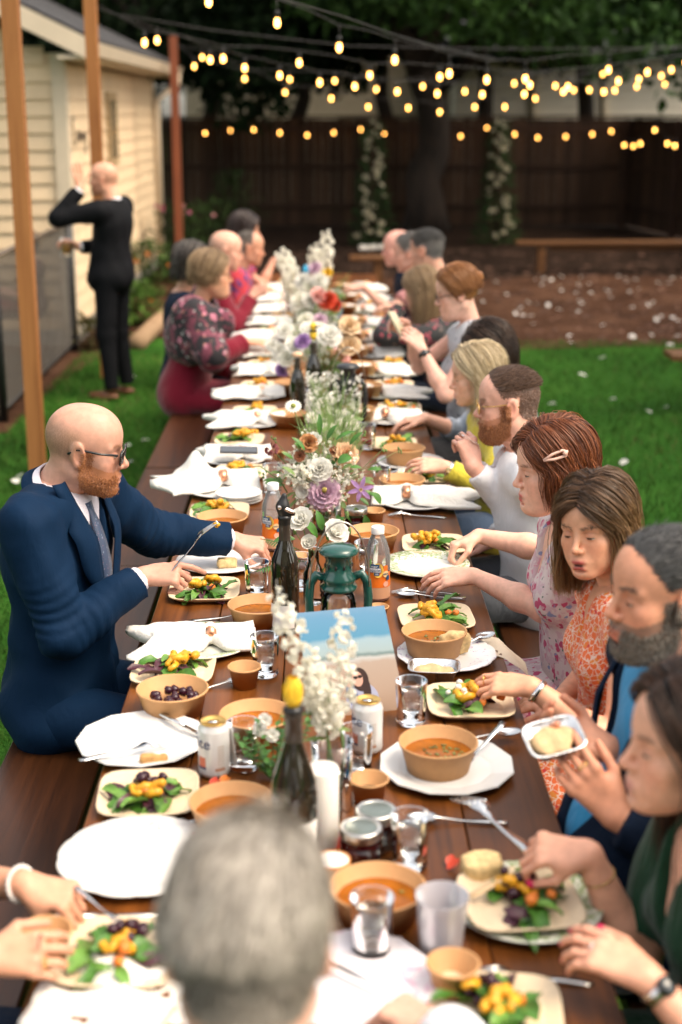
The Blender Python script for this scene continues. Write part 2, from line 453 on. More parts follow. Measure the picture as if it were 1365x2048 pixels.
def surface_nets(F, lo, h):
    ins = F < 0; c = ins.astype(np.int8)
    tot = sum(c[i:c.shape[0] - 1 + i, j:c.shape[1] - 1 + j, k:c.shape[2] - 1 + k] for i in (0, 1) for j in (0, 1) for k in (0, 1))
    I = np.argwhere((tot > 0) & (tot < 8))
    idx = np.full(tot.shape, -1, dtype=np.int32); idx[I[:, 0], I[:, 1], I[:, 2]] = np.arange(len(I))
    acc = np.zeros((len(I), 3), dtype=np.float32); cnt = np.zeros(len(I), dtype=np.float32)
    cor = [(i, j, k) for i in (0, 1) for j in (0, 1) for k in (0, 1)]
    val = {o: F[I[:, 0] + o[0], I[:, 1] + o[1], I[:, 2] + o[2]] for o in cor}
    for a in cor:
        for ax in range(3):
            if a[ax]: continue
            b = list(a); b[ax] = 1; b = tuple(b); va, vb = val[a], val[b]
            m = (va < 0) != (vb < 0)
            t = np.where(m, va / np.where(m, va - vb, 1), 0)
            P = np.array(a, dtype=np.float32)[None, :].repeat(len(I), 0); P[:, ax] = t
            acc[m] += P[m]; cnt[m] += 1
    V = (I + acc / np.maximum(cnt, 1)[:, None]) * h + lo
    Fs = []
    for ax in range(3):
        o1, o2 = (ax + 1) % 3, (ax + 2) % 3
        sl = [slice(None)] * 3; sl2 = [slice(None)] * 3; sl[ax] = slice(0, -1); sl2[ax] = slice(1, None)
        A, B = ins[tuple(sl)], ins[tuple(sl2)]
        E = np.argwhere(A != B); E = E[(E[:, o1] > 0) & (E[:, o2] > 0) & (E[:, o1] < tot.shape[o1]) & (E[:, o2] < tot.shape[o2])]
        if not len(E): continue
        flip = A[E[:, 0], E[:, 1], E[:, 2]]
        q = []
        for d1, d2 in ((-1, -1), (0, -1), (0, 0), (-1, 0)):
            G = E.copy(); G[:, o1] += d1; G[:, o2] += d2; q.append(idx[G[:, 0], G[:, 1], G[:, 2]])
        q = np.stack(q, 1); q[~flip] = q[~flip][:, ::-1]; q = q[(q >= 0).all(1)]; Fs.append(q)
    return V, np.concatenate(Fs) if Fs else np.zeros((0, 4), int)
def vnormals(V, F):
    n = np.cross(V[F[:, 2]] - V[F[:, 0]], V[F[:, 3]] - V[F[:, 1]]); N = np.zeros_like(V)
    for j in range(4): np.add.at(N, F[:, j], n)
    return N / np.maximum(np.linalg.norm(N, axis=1), 1e-9)[:, None]
def unit(v):
    v = np.array(v, float); return v / max(np.linalg.norm(v), 1e-9)
def frame(yaw, pitch=0.0, roll=0.0):
    f0 = np.array([math.cos(yaw), math.sin(yaw), 0]); z = np.array([0, 0, 1.0])
    f = f0 * math.cos(pitch) - z * math.sin(pitch); u = f0 * math.sin(pitch) + z * math.cos(pitch); l = np.cross(u, f)
    u2 = u * math.cos(roll) + l * math.sin(roll); l2 = np.cross(u2, f)
    return np.stack([f, l2, u2], 1)                    # columns forward, left, up
def ik(S, Wr, a, b, pole):
    S, Wr = np.array(S, float), np.array(Wr, float); d = Wr - S; L = np.linalg.norm(d)
    if L > (a + b) * 0.995: 
        q = L / ((a + b) * 0.995); a *= q; b *= q
    x = (a * a - b * b + L * L) / (2 * L); y = math.sqrt(max(a * a - x * x, 0)); u = d / L
    p = np.array(pole, float); p = p - u * (p @ u); return S + u * x + unit(p) * y

POSE = {  # finger bends at knuckle, middle and end joint (degrees) for index..little, and the thumb's direction weights
    'rest': ([(18, 25, 15), (22, 28, 18), (26, 32, 20), (28, 34, 22)], (0.80, 0.55, 0.25), (0.95, 0.15, 0.25)),
    'flat': ([(6, 8, 5), (5, 8, 5), (6, 10, 6), (8, 12, 8)], (0.70, 0.70, 0.10), (0.95, 0.30, 0.05)),
    'pinch': ([(52, 48, 20), (56, 56, 26), (58, 64, 34), (54, 66, 38)], (0.62, 0.45, 0.60), (0.86, -0.05, 0.50)),
    'grip': ([(58, 78, 45), (62, 82, 48), (64, 82, 48), (64, 80, 46)], (0.65, 0.45, 0.60), (0.75, -0.35, 0.55)),
    'cup': ([(30, 42, 28), (30, 44, 28), (32, 46, 30), (34, 46, 30)], (0.60, 0.70, 0.45), (0.85, 0.10, 0.50)),
    'point': ([(30, 14, 8), (58, 70, 40), (64, 78, 44), (64, 80, 44)], (0.72, 0.35, 0.55), (0.88, -0.10, 0.45)),
    'wave': ([(2, 6, 4), (2, 6, 4), (4, 8, 6), (6, 10, 8)], (0.65, 0.78, 0.05), (0.80, 0.58, 0.02)),
}
def hand(S, wrist, d, n, right, pose='rest', sc=1.0, tips=None):
    d = unit(d); n = np.array(n, float); n = unit(n - d * (n @ d)); t = np.cross(n, d) * (1 if right else -1)
    w = np.array(wrist, float); bends, th1, th2 = POSE[pose]
    ax = np.stack([d, t, n], 1)
    S.el(w + d * 0.005 * sc, ax, np.array([0.030, 0.0265, 0.0185]) * sc, 0.012 * sc)
    for off in (0.029, 0.0095, -0.0115, -0.029):
        S.rc(w + d * 0.012 * sc + t * off * 0.45 * sc, w + d * 0.090 * sc + t * off * sc - n * 0.001 * sc, 0.0135 * sc, 0.0098 * sc, 0.013 * sc)
    S.el(w + d * 0.048 * sc - n * 0.007 * sc, ax, np.array([0.040, 0.030, 0.011]) * sc, 0.012 * sc)
    S.rc(w + d * 0.02 * sc + t * 0.018 * sc - n * 0.006 * sc, w + d * 0.055 * sc + t * 0.030 * sc - n * 0.008 * sc, 0.016 * sc, 0.013 * sc, 0.012 * sc)
    for i, (off, ln) in enumerate(((0.030, (0.043, 0.026, 0.020)), (0.0095, (0.048, 0.029, 0.021)), (-0.0115, (0.044, 0.027, 0.020)), (-0.0305, (0.034, 0.020, 0.018)))):
        p = w + d * (0.092 - 0.004 * abs(i - 1)) * sc + t * off * sc; a = 0.0; dd = d.copy()
        spread = t * (0.06 * (1.2 - i))
        for j in range(3):
            a += R(bends[i][j]); v = unit(d * math.cos(a) - n * math.sin(a) + spread * max(math.cos(a), 0))
            r0 = (0.0092, 0.0083, 0.0074)[j] * (0.88 if i == 3 else 1.0) * sc; q = p + v * ln[j] * sc
            S.rc(p, q, r0, r0 * 0.9, 0.0065 * sc if j == 0 else 0.002)
            p = q
        if tips is not None: tips.append((p, v, unit(n * math.cos(a) + d * math.sin(a))))
    p = w + d * 0.030 * sc + t * 0.026 * sc - n * 0.006 * sc
    for (ln, r0, r1, wt, k) in ((0.042, 0.0125, 0.0105, th1, 0.012), (0.031, 0.0100, 0.0090, th2, 0.003), (0.024, 0.0088, 0.0076, th2, 0.002)):
        v = unit(d * wt[0] + t * wt[1] - n * wt[2]); q = p + v * ln * sc; S.rc(p, q, r0 * sc, r1 * sc, k * sc); p = q
    if tips is not None: tips.append((p, v, unit(np.cross(v, np.cross(n, v)) + 0.6 * t)))
    return S

def head_solid(H, A, o):
    # o: options; local axes forward, left, up in metres for an average adult
    S = Solid(); s = o.get('s', 1.0); jw = o.get('jaw', 1.0); no = o.get('nose', 1.0); fat = o.get('fat', 0.0)
    W = lambda f, l, u: H + A @ (np.array([f, l, u]) * s)
    E = lambda c, r, k=0.02, sub=False: S.el(W(*c), A, np.array(r) * s, k * s, sub)
    C = lambda a, b, ra, rb, k=0.012, sub=False: S.rc(W(*a), W(*b), ra * s, rb * s, k * s, False, sub)
    E((-0.014, 0, 0.029), (0.096, 0.0765, 0.087))
    E((0.026, 0, 0.040), (0.064, 0.064, 0.064), 0.03)
    E((0.030, 0, -0.040), (0.060, 0.056 * jw + fat * .3, 0.070), 0.03)
    E((0.040, 0, -0.075), (0.042, 0.042 * jw + fat * .3, 0.040), 0.03)
    for g in (1, -1):
        C((-0.008, g * 0.050 * jw, -0.062), (0.066, g * 0.016 * jw, -0.098), 0.019 + fat * .4, 0.015 + fat * .3, 0.03)
        E((0.056, g * 0.042, -0.026), (0.024, 0.024, 0.022), 0.022)
        E((0.056, g * 0.036, -0.058), (0.022 + fat * .4, 0.018 + fat * .4, 0.024), 0.025)
        C((0.076, g * 0.012, 0.020), (0.066, g * 0.046, 0.018), 0.011, 0.010, 0.014)
    E((0.078, 0, -0.100), (0.019, 0.021, 0.015), 0.02)
    E((0.080, 0, -0.070), (0.018, 0.026, 0.022), 0.018)
    if fat > 0: E((0.045, 0, -0.105), (0.045, 0.045, 0.025 + fat * .5), 0.03)
    for g in (1, -1):
        E((0.094, g * 0.031, 0.001), (0.016, 0.017, 0.0115), 0.012, True)
    for g in (1, -1): E((0.0738, g * 0.0312, -0.001), (0.0136, 0.0140, 0.0130), 0.006)
    n = 0.010 * (no - 1); nw = o.get('nw', 1.0)
    C((0.083, 0, 0.014), (0.106 + n, 0, -0.026), 0.0080 * nw, 0.0088 * nw, 0.010)
    E((0.1090 + n, 0, -0.031), (0.0105, 0.0098 * nw, 0.0092), 0.008)
    C((0.090, 0, -0.040), (0.104 + n, 0, -0.036), 0.010, 0.007, 0.006)
    for g in (1, -1):
        E((0.0965 + n * .6, g * 0.0122 * nw, -0.036), (0.0105, 0.0070, 0.0074), 0.005)
        E((0.101 + n, g * 0.0065, -0.0455), (0.0045, 0.0032, 0.004), 0.003, True)
    op = o.get('mouth', 0.0)
    C((0.0935, 0.016, -0.0665), (0.0935, -0.016, -0.0665), 0.0058, 0.0058, 0.008)
    C((0.0985, 0.006, -0.0655), (0.0985, -0.006, -0.0655), 0.0050, 0.0050, 0.006)
    C((0.0945, 0.013, -0.0785 - op), (0.0945, -0.013, -0.0785 - op), 0.0066, 0.0066, 0.007)
    C((0.106, 0.021, -0.0720 - op * .5), (0.106, -0.021, -0.0720 - op * .5), 0.0042 + op * .4, 0.0042 + op * .4, 0.005, True)
    E((0.094, 0, -0.090), (0.007, 0.016, 0.005), 0.008, True)
    for g in (1, -1):
        ea = A @ np.array([[math.cos(.22), -math.sin(.22) * g, 0], [math.sin(.22) * g, math.cos(.22), 0], [0, 0, 1]])
        tilt = np.array([[math.cos(-.18), 0, math.sin(-.18)], [0, 1, 0], [-math.sin(-.18), 0, math.cos(-.18)]])
        ea = ea @ tilt
        S.el(W(-0.010, g * 0.080, -0.006), ea, np.array([0.0225, 0.0085, 0.0345]) * s, 0.006 * s)
        S.el(W(-0.004, g * 0.089, -0.007), ea, np.array([0.0135, 0.0075, 0.0235]) * s, 0.004 * s, True)
        S.el(W(-0.006, g * 0.077, -0.034), ea, np.array([0.010, 0.007, 0.010]) * s, 0.006 * s)
    return S
def skin_shade(V, H, A, s, o):
    q = ((V - H) @ A) / s; f, l, u = q[:, 0], q[:, 1], q[:, 2]; base = np.array(o['skin']); c = np.tile(base, (len(V), 1))
    def blend(m, col): 
        m = np.clip(m, 0, 1)[:, None]; c[:] = c * (1 - m) + np.array(col) * m
    g = lambda cf, cl, cu, r: np.exp(-(((f - cf) ** 2 + (np.abs(l) - cl) ** 2 + (u - cu) ** 2) / r ** 2))
    red = base * np.array([1.02, 0.72, 0.66])
    blend(0.55 * g(0.07, 0.042, -0.034, 0.026), red); blend(0.45 * g(0.108, 0, -0.03, 0.016), red); blend(0.65 * g(-0.008, 0.088, -0.008, 0.028), red)
    blend(0.50 * g(0.088, 0.031, 0.002, 0.017), base * np.array([.68, .52, .48]))
    blend(0.55 * np.exp(-(((u - 0.0095) / 0.0022) ** 2 + ((np.abs(l) - .031) / .016) ** 4)) * (f > .06), base * np.array([.55, .40, .36]))  # crease shading above each eye, painted into the skin colour
    if o.get('stubble'):
        m = ((u < -0.030 - 0.25 * np.clip(f - 0.02, 0, .06)) & (f > 0.0) & (u > -0.125)) * 1.0
        blend(0.8 * m * (1 - np.exp(-((f - 0.1) ** 2 + (u + .072) ** 2 + (l * .6) ** 2) / .011 ** 2)), o['stubble'])
    if o.get('short'):     # scalp seen between short hairs takes their tone
        sh = o['short']; m = np.clip((np.minimum(sh.get('temple', .035) + .55 * np.clip(u - .03, -.05, .2), sh.get('fmax', .075)) - f) / .008, 0, 1) * np.clip((u + .055 - .9 * np.clip(f + .06, 0, .1)) / .008, 0, 1) * ~((np.abs(l) > .074) & (np.abs(u + .006) < .036) & (np.abs(f + .006) < .030))
        top = np.clip((u - sh.get('fade', .045)) / .02, 0, 1)
        blend(.80 * m * (1 - top), (np.array(sh.get('s0', sh['c0'])) + np.array(sh.get('s1', sh['c1']))) * .5); blend(.85 * m * top, (np.array(sh['c0']) * .6 + np.array(sh['c1']) * .4))
    if o.get('shave'):     # shaved hair shadow round the back and sides
        m = np.clip((0.062 - u - 0.25 * np.clip(f, -.1, .1)) / 0.03, 0, 1) * np.clip((0.012 - f) / 0.03, 0, 1) * np.clip((u + 0.035) / 0.02, 0, 1)
        blend(o.get('shavek', 0.32) * m * (.75 + .25 * np.sin(f * 900 + 3 * np.sin(u * 700)) * np.sin(u * 800 + l * 600)), o['shave'])
    op = o.get('mouth', 0.0)
    lip = np.exp(-(((u + 0.0665) / 0.0062) ** 2 + (l / 0.019) ** 4)) * (f > 0.088); lip2 = np.exp(-(((u + 0.0790 + op) / 0.0072) ** 2 + (l / 0.017) ** 4)) * (f > 0.086)
    blend(1.25 * np.maximum(lip, lip2), o.get('lips', base * np.array([.86, .50, .48])))
    if op: blend(1.3 * np.exp(-(((u + 0.0722 + op * .5) / (0.0022 + op * .32)) ** 4 + (l / 0.013) ** 4)) * (f > 0.07), (0.06, 0.014, 0.012))
    else: blend(.75 * np.exp(-(((u + 0.0722) / 0.0022) ** 2 + (l / 0.02) ** 4)) * (f > 0.085), base * .25)
    blend(0.6 * g(0.100, 0.0068, -0.046, 0.005), base * 0.15)
    return c
def fur(name, V, N, mask, count, L, w, c0, c1, mat_, parent, flow=None, lift=0.5, seed=1, jit=0.35):
    g = np.random.default_rng(seed); idx = np.flatnonzero(mask)
    if not len(idx): return None
    i = g.choice(idx, count); p = V[i] + g.normal(0, 0.0022, (count, 3)); n = N[i]
    d = n * lift + (flow(p) if flow is not None else 0) + g.normal(0, jit, (count, 3)); d -= n * np.minimum((d * n).sum(1) - 0.08, 0)[:, None]; d /= np.linalg.norm(d, axis=1)[:, None]
    s = np.cross(d, n + g.normal(0, .3, n.shape)); s /= np.maximum(np.linalg.norm(s, axis=1), 1e-6)[:, None]
    ln = (L * g.uniform(0.6, 1.25, count))[:, None]; p = p - n * 0.001
    bend = p + d * ln * .55; tip = p + d * ln - n * ln * 0.22
    VV = np.stack([p - s * w, p + s * w, bend + s * w * .8, bend - s * w * .8, tip], 1).reshape(-1, 3)
    b = np.arange(count)[:, None] * 5; F3 = np.concatenate([b + [0, 1, 2], b + [0, 2, 3], b + [3, 2, 4]], 0)
    t = g.uniform(0, 1, count)[:, None]; col = np.repeat(np.array(c0) * (1 - t) + np.array(c1) * t, 5, 0)
    return link(name, np_mesh(name, VV, F3, True, col), mat_, parent)
HAIR_MAT = None
def strands(name, H, A, s, parent, n, part=0.0, front=62, length=0.2, c0=(.1, .05, .03), c1=(.2, .1, .05), tipc=None, seed=3, wave=0.008, back_len=None, off=0.012, hair_r=0.0010, curl=0.0, hairline=0.76, sides=(1, -1), fringe=0.0, low=97, dfront=None, tuck=0.0):
    g = np.random.default_rng(seed); mb_v, mb_f, mb_c = [], [], []; cnt = 0
    er = np.array([0.098, 0.079, 0.090]) * s; cen = H + A @ (np.array([-0.012, 0, 0.030]) * s)
    down = np.array([0, 0, -1.0]); NS, NH, K = 7, 7, 4
    nl = 34; lk = g.uniform(-1, 1, (2, nl + 1, 6))
    for i in range(n):
        side = sides[i % len(sides)]; t = g.uniform(0, 1) ** 0.9; li = int(round(t * nl)); lo_ = lk[(side + 1) // 2, li]; t = t * .5 + (li + .5 * lo_[0]) / nl * .5; t = min(1, max(0, t))
        cf = hairline * (1 - t) - 0.62 * t
        rd = np.array([cf, part, math.sqrt(max(0.05, 1 - cf * cf - part * part))])
        al = R(front + (182 - front) * t + g.normal(0, 5)); ph = R(low + g.normal(0, 3))
        td = np.array([math.cos(al) * math.sin(ph), side * math.sin(al) * math.sin(ph), math.cos(ph)])
        o = (off + g.uniform(-0.009, 0.006) + (g.uniform(0, .012) if g.random() < .05 else 0)) * s; om = math.acos(max(-1, min(1, float(rd @ td)))); pts = []
        lift = g.normal(0, 0.0025) + .0045 * lo_[1]
        for j in range(NS):
            x = j / (NS - 1); dd = (rd * math.sin((1 - x) * om) + td * math.sin(x * om)) / math.sin(om); dd = unit(dd)
            pts.append(cen + A @ (dd * (er + o + lift * math.sin(x * 3.14) + (0.006 if j else -0.004))))
        Lh = (length if back_len is None else length + (back_len - length) * t) * g.uniform(0.88, 1.04) * (1 + .09 * lo_[2])
        outw = A @ np.array([math.cos(al), side * math.sin(al), 0]); outw[2] = 0
        dirv = unit(pts[-1] - pts[-2]); wv = 3 * lo_[3] + g.uniform(-.5, .5); wa = wave * np.array([lo_[4], lo_[5]]) * 1.3 + g.normal(0, wave * .35, 2); sw = np.cross(down, unit(outw + 1e-6))
        p = pts[-1]
        for j in range(1, NH + 1):
            x = j / NH; m = min(1, x * 2.2); v = unit(dirv * (1 - m) + down * m + outw * (curl * x * x - tuck * x)); p = p + v * Lh / NH
            pts.append(p + sw * wa[0] * math.sin(x * 5 + wv) + outw * (wa[1] * math.sin(x * 4 + wv)))
        pts = np.array(pts); M = len(pts); tt = np.linspace(0, 1, M)
        rad = hair_r * np.where(tt < .8, 1.0, (1 - tt) / .2 * .8 + .2) * g.uniform(.7, 1.4)
        tan = np.gradient(pts, axis=0); tan /= np.linalg.norm(tan, axis=1)[:, None]
        a1 = np.cross(tan, unit(g.normal(size=3))); a1 /= np.linalg.norm(a1, axis=1)[:, None]; a2 = np.cross(tan, a1)
        ring = np.stack([pts + (a1 * math.cos(q) + a2 * math.sin(q)) * rad[:, None] for q in (0.0, 2.094, 4.189)], 1)
        mb_v.append(ring.reshape(-1, 3)); u_ = min(1, max(0, .42 + .32 * lo_[1] + .16 * math.sin(al * 27 + seed) + g.normal(0, .2))); cc = np.array(c0) * (1 - u_) + np.array(c1) * u_
        cs = np.tile(cc, (M, 1))
        if tipc is not None: cs = cs * (1 - tt[:, None] ** 1.5) + np.array(tipc) * g.uniform(.7, 1.2) * tt[:, None] ** 1.5
        mb_c.append(np.repeat(cs, 3, 0))
        b = cnt + np.arange(M - 1)[:, None] * 3
        for q in range(3):
            q2 = (q + 1) % 3; mb_f.append(np.concatenate([b + q, b + q2, b + 3 + q2, b + 3 + q], 1))
        cnt += M * 3
    return link(name, np_mesh(name, np.concatenate(mb_v), np.concatenate(mb_f), True, np.concatenate(mb_c)), HAIR_MAT, parent)
def cap_solid(H, A, s, inflate, front_cut, low_cut, extra=None):
    # close cap over the skull (under the strands): cut away in front of a slanted plane and below the nape
    S = Solid(); W = lambda f, l, u: H + A @ (np.array([f, l, u]) * s)
    S.el(W(-0.014, 0, 0.031), A, (np.array([0.096, 0.077, 0.087]) + inflate) * s, 0.02)
    if extra: extra(S, W)
    def cut(X, Y, Z):
        d = [X - H[0], Y - H[1], Z - H[2]]; f = sum(d[i] * A[i, 0] for i in range(3)) / s; u = sum(d[i] * A[i, 2] for i in range(3)) / s
        return -np.maximum(f - front_cut(u), low_cut - u) * s
    b0, b1 = S.box(S.p[0]); S.fn(b0 - .2, b1 + .2, cut, 0.006, True); return S
# ---------------------------------------------------------------- people
SKIN = mat('skin', (.6, .36, .27), 0.46, attr=True, sss=0.10, bp=0.22, bs=300, bd=0.001, spec=0.45, var=.10, vs=55)
EYE = mat('eye_surface', (.8, .8, .8), 0.15, attr=True, spec=0.6)
HAIR_MAT = mat('hair', (.1, .05, .03), 0.38, attr=True, spec=0.55)
CAPM = {}
def mesh_obj(name, VF, mat_, parent, col=None):
    return link(name, np_mesh(name, VF[0], VF[1], True, col), mat_, parent)
def person(label, H, yaw, pitch=0.0, roll=0.0, byaw=None, P=None, o=None, arms=None, top=None, legs=None, res=0.0042, group='wedding guests at the long table', stand=False, neck_off=0.0, gname='person', nd=None):
    o = dict(o or {}); o.setdefault('skin', (.62, .37, .27)); male = o.get('sex', 'm') == 'm'; s = o.setdefault('s', 1.0 if male else 0.94)
    H = np.array(H, float); A = frame(R(yaw), R(pitch), R(roll)); byaw = yaw if byaw is None else byaw; B = frame(R(byaw))
    bf, bl = B[:, 0], B[:, 1]; up = np.array([0, 0, 1.0])
    P = np.array(P if P is not None else (H[0] - bf[0] * .14, H[1] - bf[1] * .14, 0.52), float)
    N = H - A[:, 2] * 0.055 * s - up * (nd if nd is not None else 0.105 if male else 0.118) * s - bf * (0.072 + neck_off) * s          # base of the neck
    tu = unit(N - P); tl = unit(bl - tu * (bl @ tu)); tf = np.cross(tl, tu); T = np.stack([tf, tl, tu], 1); LT = np.linalg.norm(N - P)
    sw = (0.188 if male else 0.158) * o.get('build', 1.0); g0 = o.get('girth', 1.0) * (1.0 if male else 0.87)
    root = empty(gname, (P[0], P[1], 0.0), 0.0, label, 'person', group)
    off = Vector((P[0], P[1], 0.0))
    def sub(VF): return (VF[0] - np.array(off), VF[1])
    shade = skin_shade
    # --- body: head, neck, arms, hands and the trunk under the clothes
    HS = head_solid(H, A, o)
    nb = H + A @ (np.array([-0.028, 0, -0.055]) * s); nr = (0.057 if male else 0.046) * o.get('neck', 1.0)
    HS.rc(nb, N - tu * .02, nr * .98 * s, nr * 1.08 * s, 0.03)
    HS.el(N - tu * 0.085, T, (0.07, sw * .75, 0.055), 0.05)
    V, F = HS.mesh(o.get('hres', res)); cols = skin_shade(V, H, A, s, o)
    HV, HF, HN = V, F, vnormals(V, F)
    Vs, Fs, Cs = [V], [F], [cols]; base = len(V)
    lateral = {'L': 1, 'R': -1}; shp = {}
    for k in 'LR': shp[k] = N + tl * lateral[k] * sw - tu * 0.055 + tf * (0.02 + o.get('hunch', 0.0))
    elbows = {}
    la, lb = (0.295, 0.262) if male else (0.272, 0.240)
    nails = o.get('nails')
    for k in 'LR':
        a = (arms or {}).get(k)
        if a is None:
            wr = P + bf * 0.30 + bl * lateral[k] * 0.10 + up * 0.12; a = dict(w=wr, d=bf - up * .2, n=up, pose='rest')
        wr = np.array(a['w'], float); el = ik(shp[k], wr, la, lb, a.get('pole', -up * .8 + bl * lateral[k] * 0.35 - bf * 0.8)); elbows[k] = (el, wr, a)
        S = Solid(); m = 1.0 if male else 0.86
        S.rc(shp[k], el, 0.052 * m, 0.041 * m, 0.02); S.rc(el, el + (wr - el) * .35, 0.041 * m, 0.043 * m, 0.02); S.rc(el + (wr - el) * .35, wr, 0.043 * m, 0.0265 * m, 0.02)
        tips = []
        hand(S, wr, a.get('d', wr - el), a.get('n', up), k == 'R', a.get('pose', 'rest'), (1.0 if male else 0.92) * a.get('sc', 1.0), tips)
        V, F = S.mesh(min(res, 0.004) if a.get('fine', True) else res)
        c = np.tile(np.array(o['skin']), (len(V), 1)) * np.array([1.0, 0.96, 0.95])
        hd = np.linalg.norm(V - wr, axis=1)
        for (tp, tv, tn) in tips:
            dd = np.linalg.norm(V - tp, axis=1); m_ = np.exp(-(dd / .014) ** 2)[:, None] * .35; c = c * (1 - m_) + np.array(o['skin']) * np.array([1.0, .78, .74]) * m_
            if nails is not None:
                rel = V - (tp - tv * .001); m_ = ((rel @ tn > 0.0018) & (np.abs(rel @ tv) < .0088) & (np.linalg.norm(rel, axis=1) < .0115))[:, None]; c = np.where(m_, np.array(nails), c)
        Vs.append(V); Fs.append(F + base); Cs.append(c); base += len(V)
    S = Solid()
    torso(S, P, N, T, shp, g0 * 0.93, sw, LT, o, male)
    V, F = S.mesh(0.012); Vs.append(V); Fs.append(F + base); Cs.append(np.tile(np.array(o['skin']), (len(V), 1))); base += len(V)
    link('body', np_mesh('body', np.concatenate(Vs) - np.array(off), np.concatenate(Fs), True, np.concatenate(Cs)), SKIN, root)
    # --- eyes
    op_, mid, gaze = o.get('eye', 9.0 if male else 11.5), o.get('lid', -14), R(o.get('gaze', -24))
    for g in (1, -1):
        eb = MB(); nu, nv = 18, 7
        for i in range(nu + 1):
            az = -64 + 128 * i / nu; hh = op_ * max(0.0, 1 - (az / 64) ** 2) ** .8
            for j in range(nv + 1):
                t = j / nv; el = R(mid - hh * .9 + (2 * hh + 3.2) * t * .95); a_ = R(az + 6 * g)
                q = np.array([math.cos(el) * math.cos(a_), math.cos(el) * math.sin(a_), math.sin(el)]); ga = q @ np.array([math.cos(gaze), 0, math.sin(gaze)])
                c = (.60, .55, .50)
                if ga > 0.972: c = (.012, .010, .009)
                elif ga > 0.885: c = o.get('iris', (.10, .08, .055))
                if j >= nv - 2: c = np.array(o['skin']) * .06
                elif j == nv - 3: c = tuple(.5 * x for x in c)
                elif j == 0: c = np.array(o['skin']) * .5
                eb.v.append(tuple(H + A @ ((np.array([0.0738, g * 0.0312, -0.001]) + q * (0.0146 if 0 < i < nu else .0136)) * s) - np.array(off))); eb.c.append(tuple(c))
        W_ = nv + 1
        for i in range(nu):
            for j in range(nv): eb.f.append((i * W_ + j, (i + 1) * W_ + j, (i + 1) * W_ + j + 1, i * W_ + j + 1)); eb.m.append(0)
        eb.build('eye', EYE, root, col=True)
    # --- eyebrows, short hair and beard are fine hairs rooted in the skin
    ql = ((HV - H) @ A) / s; f_, l_, u_ = ql.T
    NV = HN; HVl = HV - np.array(off)
    if o.get('brow') is not None:
        arch = 0.0215 + 0.004 * np.sin(np.clip((np.abs(l_) - 0.012) / 0.04, 0, 1) * 2.6)
        for g in (1, -1):
            mk = (np.abs(u_ - arch) < (0.0036 if male else 0.0022)) & (l_ * g > 0.011) & (l_ * g < 0.049) & (f_ > 0.05)
            fur('eyebrow', HVl, NV, mk, (260 if male else 170) if res < .006 else 80, 0.0055, 0.0005, o['brow'], np.array(o['brow']) * 1.4, HAIR_MAT, root, flow=lambda p, g=g: np.tile(A[:, 1] * g * 1.6 + A[:, 2] * .15, (len(p), 1)), lift=.05, seed=5 + g, jit=.12)
    if o.get('short'):
        sh = o['short']; hl = sh.get('line', 0.052); fl = sh.get('flow', (-.6, 0, .1))
        front = lambda u: sh.get('temple', 0.035) + 0.55 * np.clip(u - 0.03, -.05, .2)
        mk = ((f_ < np.minimum(front(u_), sh.get('fmax', 0.075))) & (u_ > -0.055 + 0.9 * np.clip(f_ + 0.06, 0, .1)) & ~((np.abs(l_) > .072) & (np.abs(u_ + .006) < .036) & (np.abs(f_ + .006) < .030)))
        if sh.get('top_only'): mk &= u_ > sh['top_only']
        cnt = sh.get('n', 9000); g1 = np.array(sh['c0']); g2 = np.array(sh['c1'])
        upm = mk & (u_ > sh.get('fade', 0.045)); dnm = mk & ~upm
        flw = lambda p: np.tile(A @ np.array(fl), (len(p), 1)) + (p + np.array(off) - H) @ np.outer(A[:, 1], A[:, 1]) * 3
        fur('hair', HVl, NV, upm, int(cnt * .6), sh.get('L', 0.028), sh.get('w', 0.0011), g1, g2, HAIR_MAT, root, flow=flw, lift=sh.get('lift', .45), seed=11, jit=sh.get('jit', .3))
        fur('hair', HVl, NV, dnm, int(cnt * .5), sh.get('L2', 0.012), 0.0009, np.array(sh.get('s0', g1)), np.array(sh.get('s1', g2)), HAIR_MAT, root, flow=lambda p: np.tile(A @ np.array([-.5, 0, -.7]), (len(p), 1)), lift=.25, seed=12, jit=.25)
    if o.get('beard'):
        bd = o['beard']; ln = -0.046 - 0.30 * np.clip(f_ - 0.015, 0, .07) + np.clip(f_ - .075, 0, .1) * 1.0
        cheek = (u_ < np.where(f_ > .082, -0.056, ln)) & (f_ > 0.004) & (u_ > -0.135) & (f_ > -0.01 + (-0.085 - u_) * 1.0)
        side = (f_ > -0.002) & (f_ < 0.030) & (u_ < 0.004) & (u_ > -.07) & (np.abs(l_) > .045)
        lipm = (np.abs(u_ + 0.0725) < 0.0135) & (np.abs(l_) < 0.021) & (f_ > .082)
        mk = (cheek | side) & ~lipm
        fur('beard', HVl, NV, mk, int(bd.get('n', 9000) * 1.6), bd.get('L', 0.014), 0.00055, bd['c0'], bd['c1'], HAIR_MAT, root, flow=lambda p: np.tile(A @ np.array([.1, 0, -1.0]), (len(p), 1)), lift=.40, seed=21, jit=.3)
    ctx = dict(root=root, off=np.array(off), H=H, A=A, s=s, P=P, N=N, T=T, B=B, shp=shp, elb=elbows, sw=sw, g0=g0, LT=LT, male=male, o=o, sub=sub, LA=la)
    if top: garment(ctx, top)
    lower(ctx, legs or dict(mat=cloth('dark_trousers', (.012, .013, .018))), stand)
    return ctx
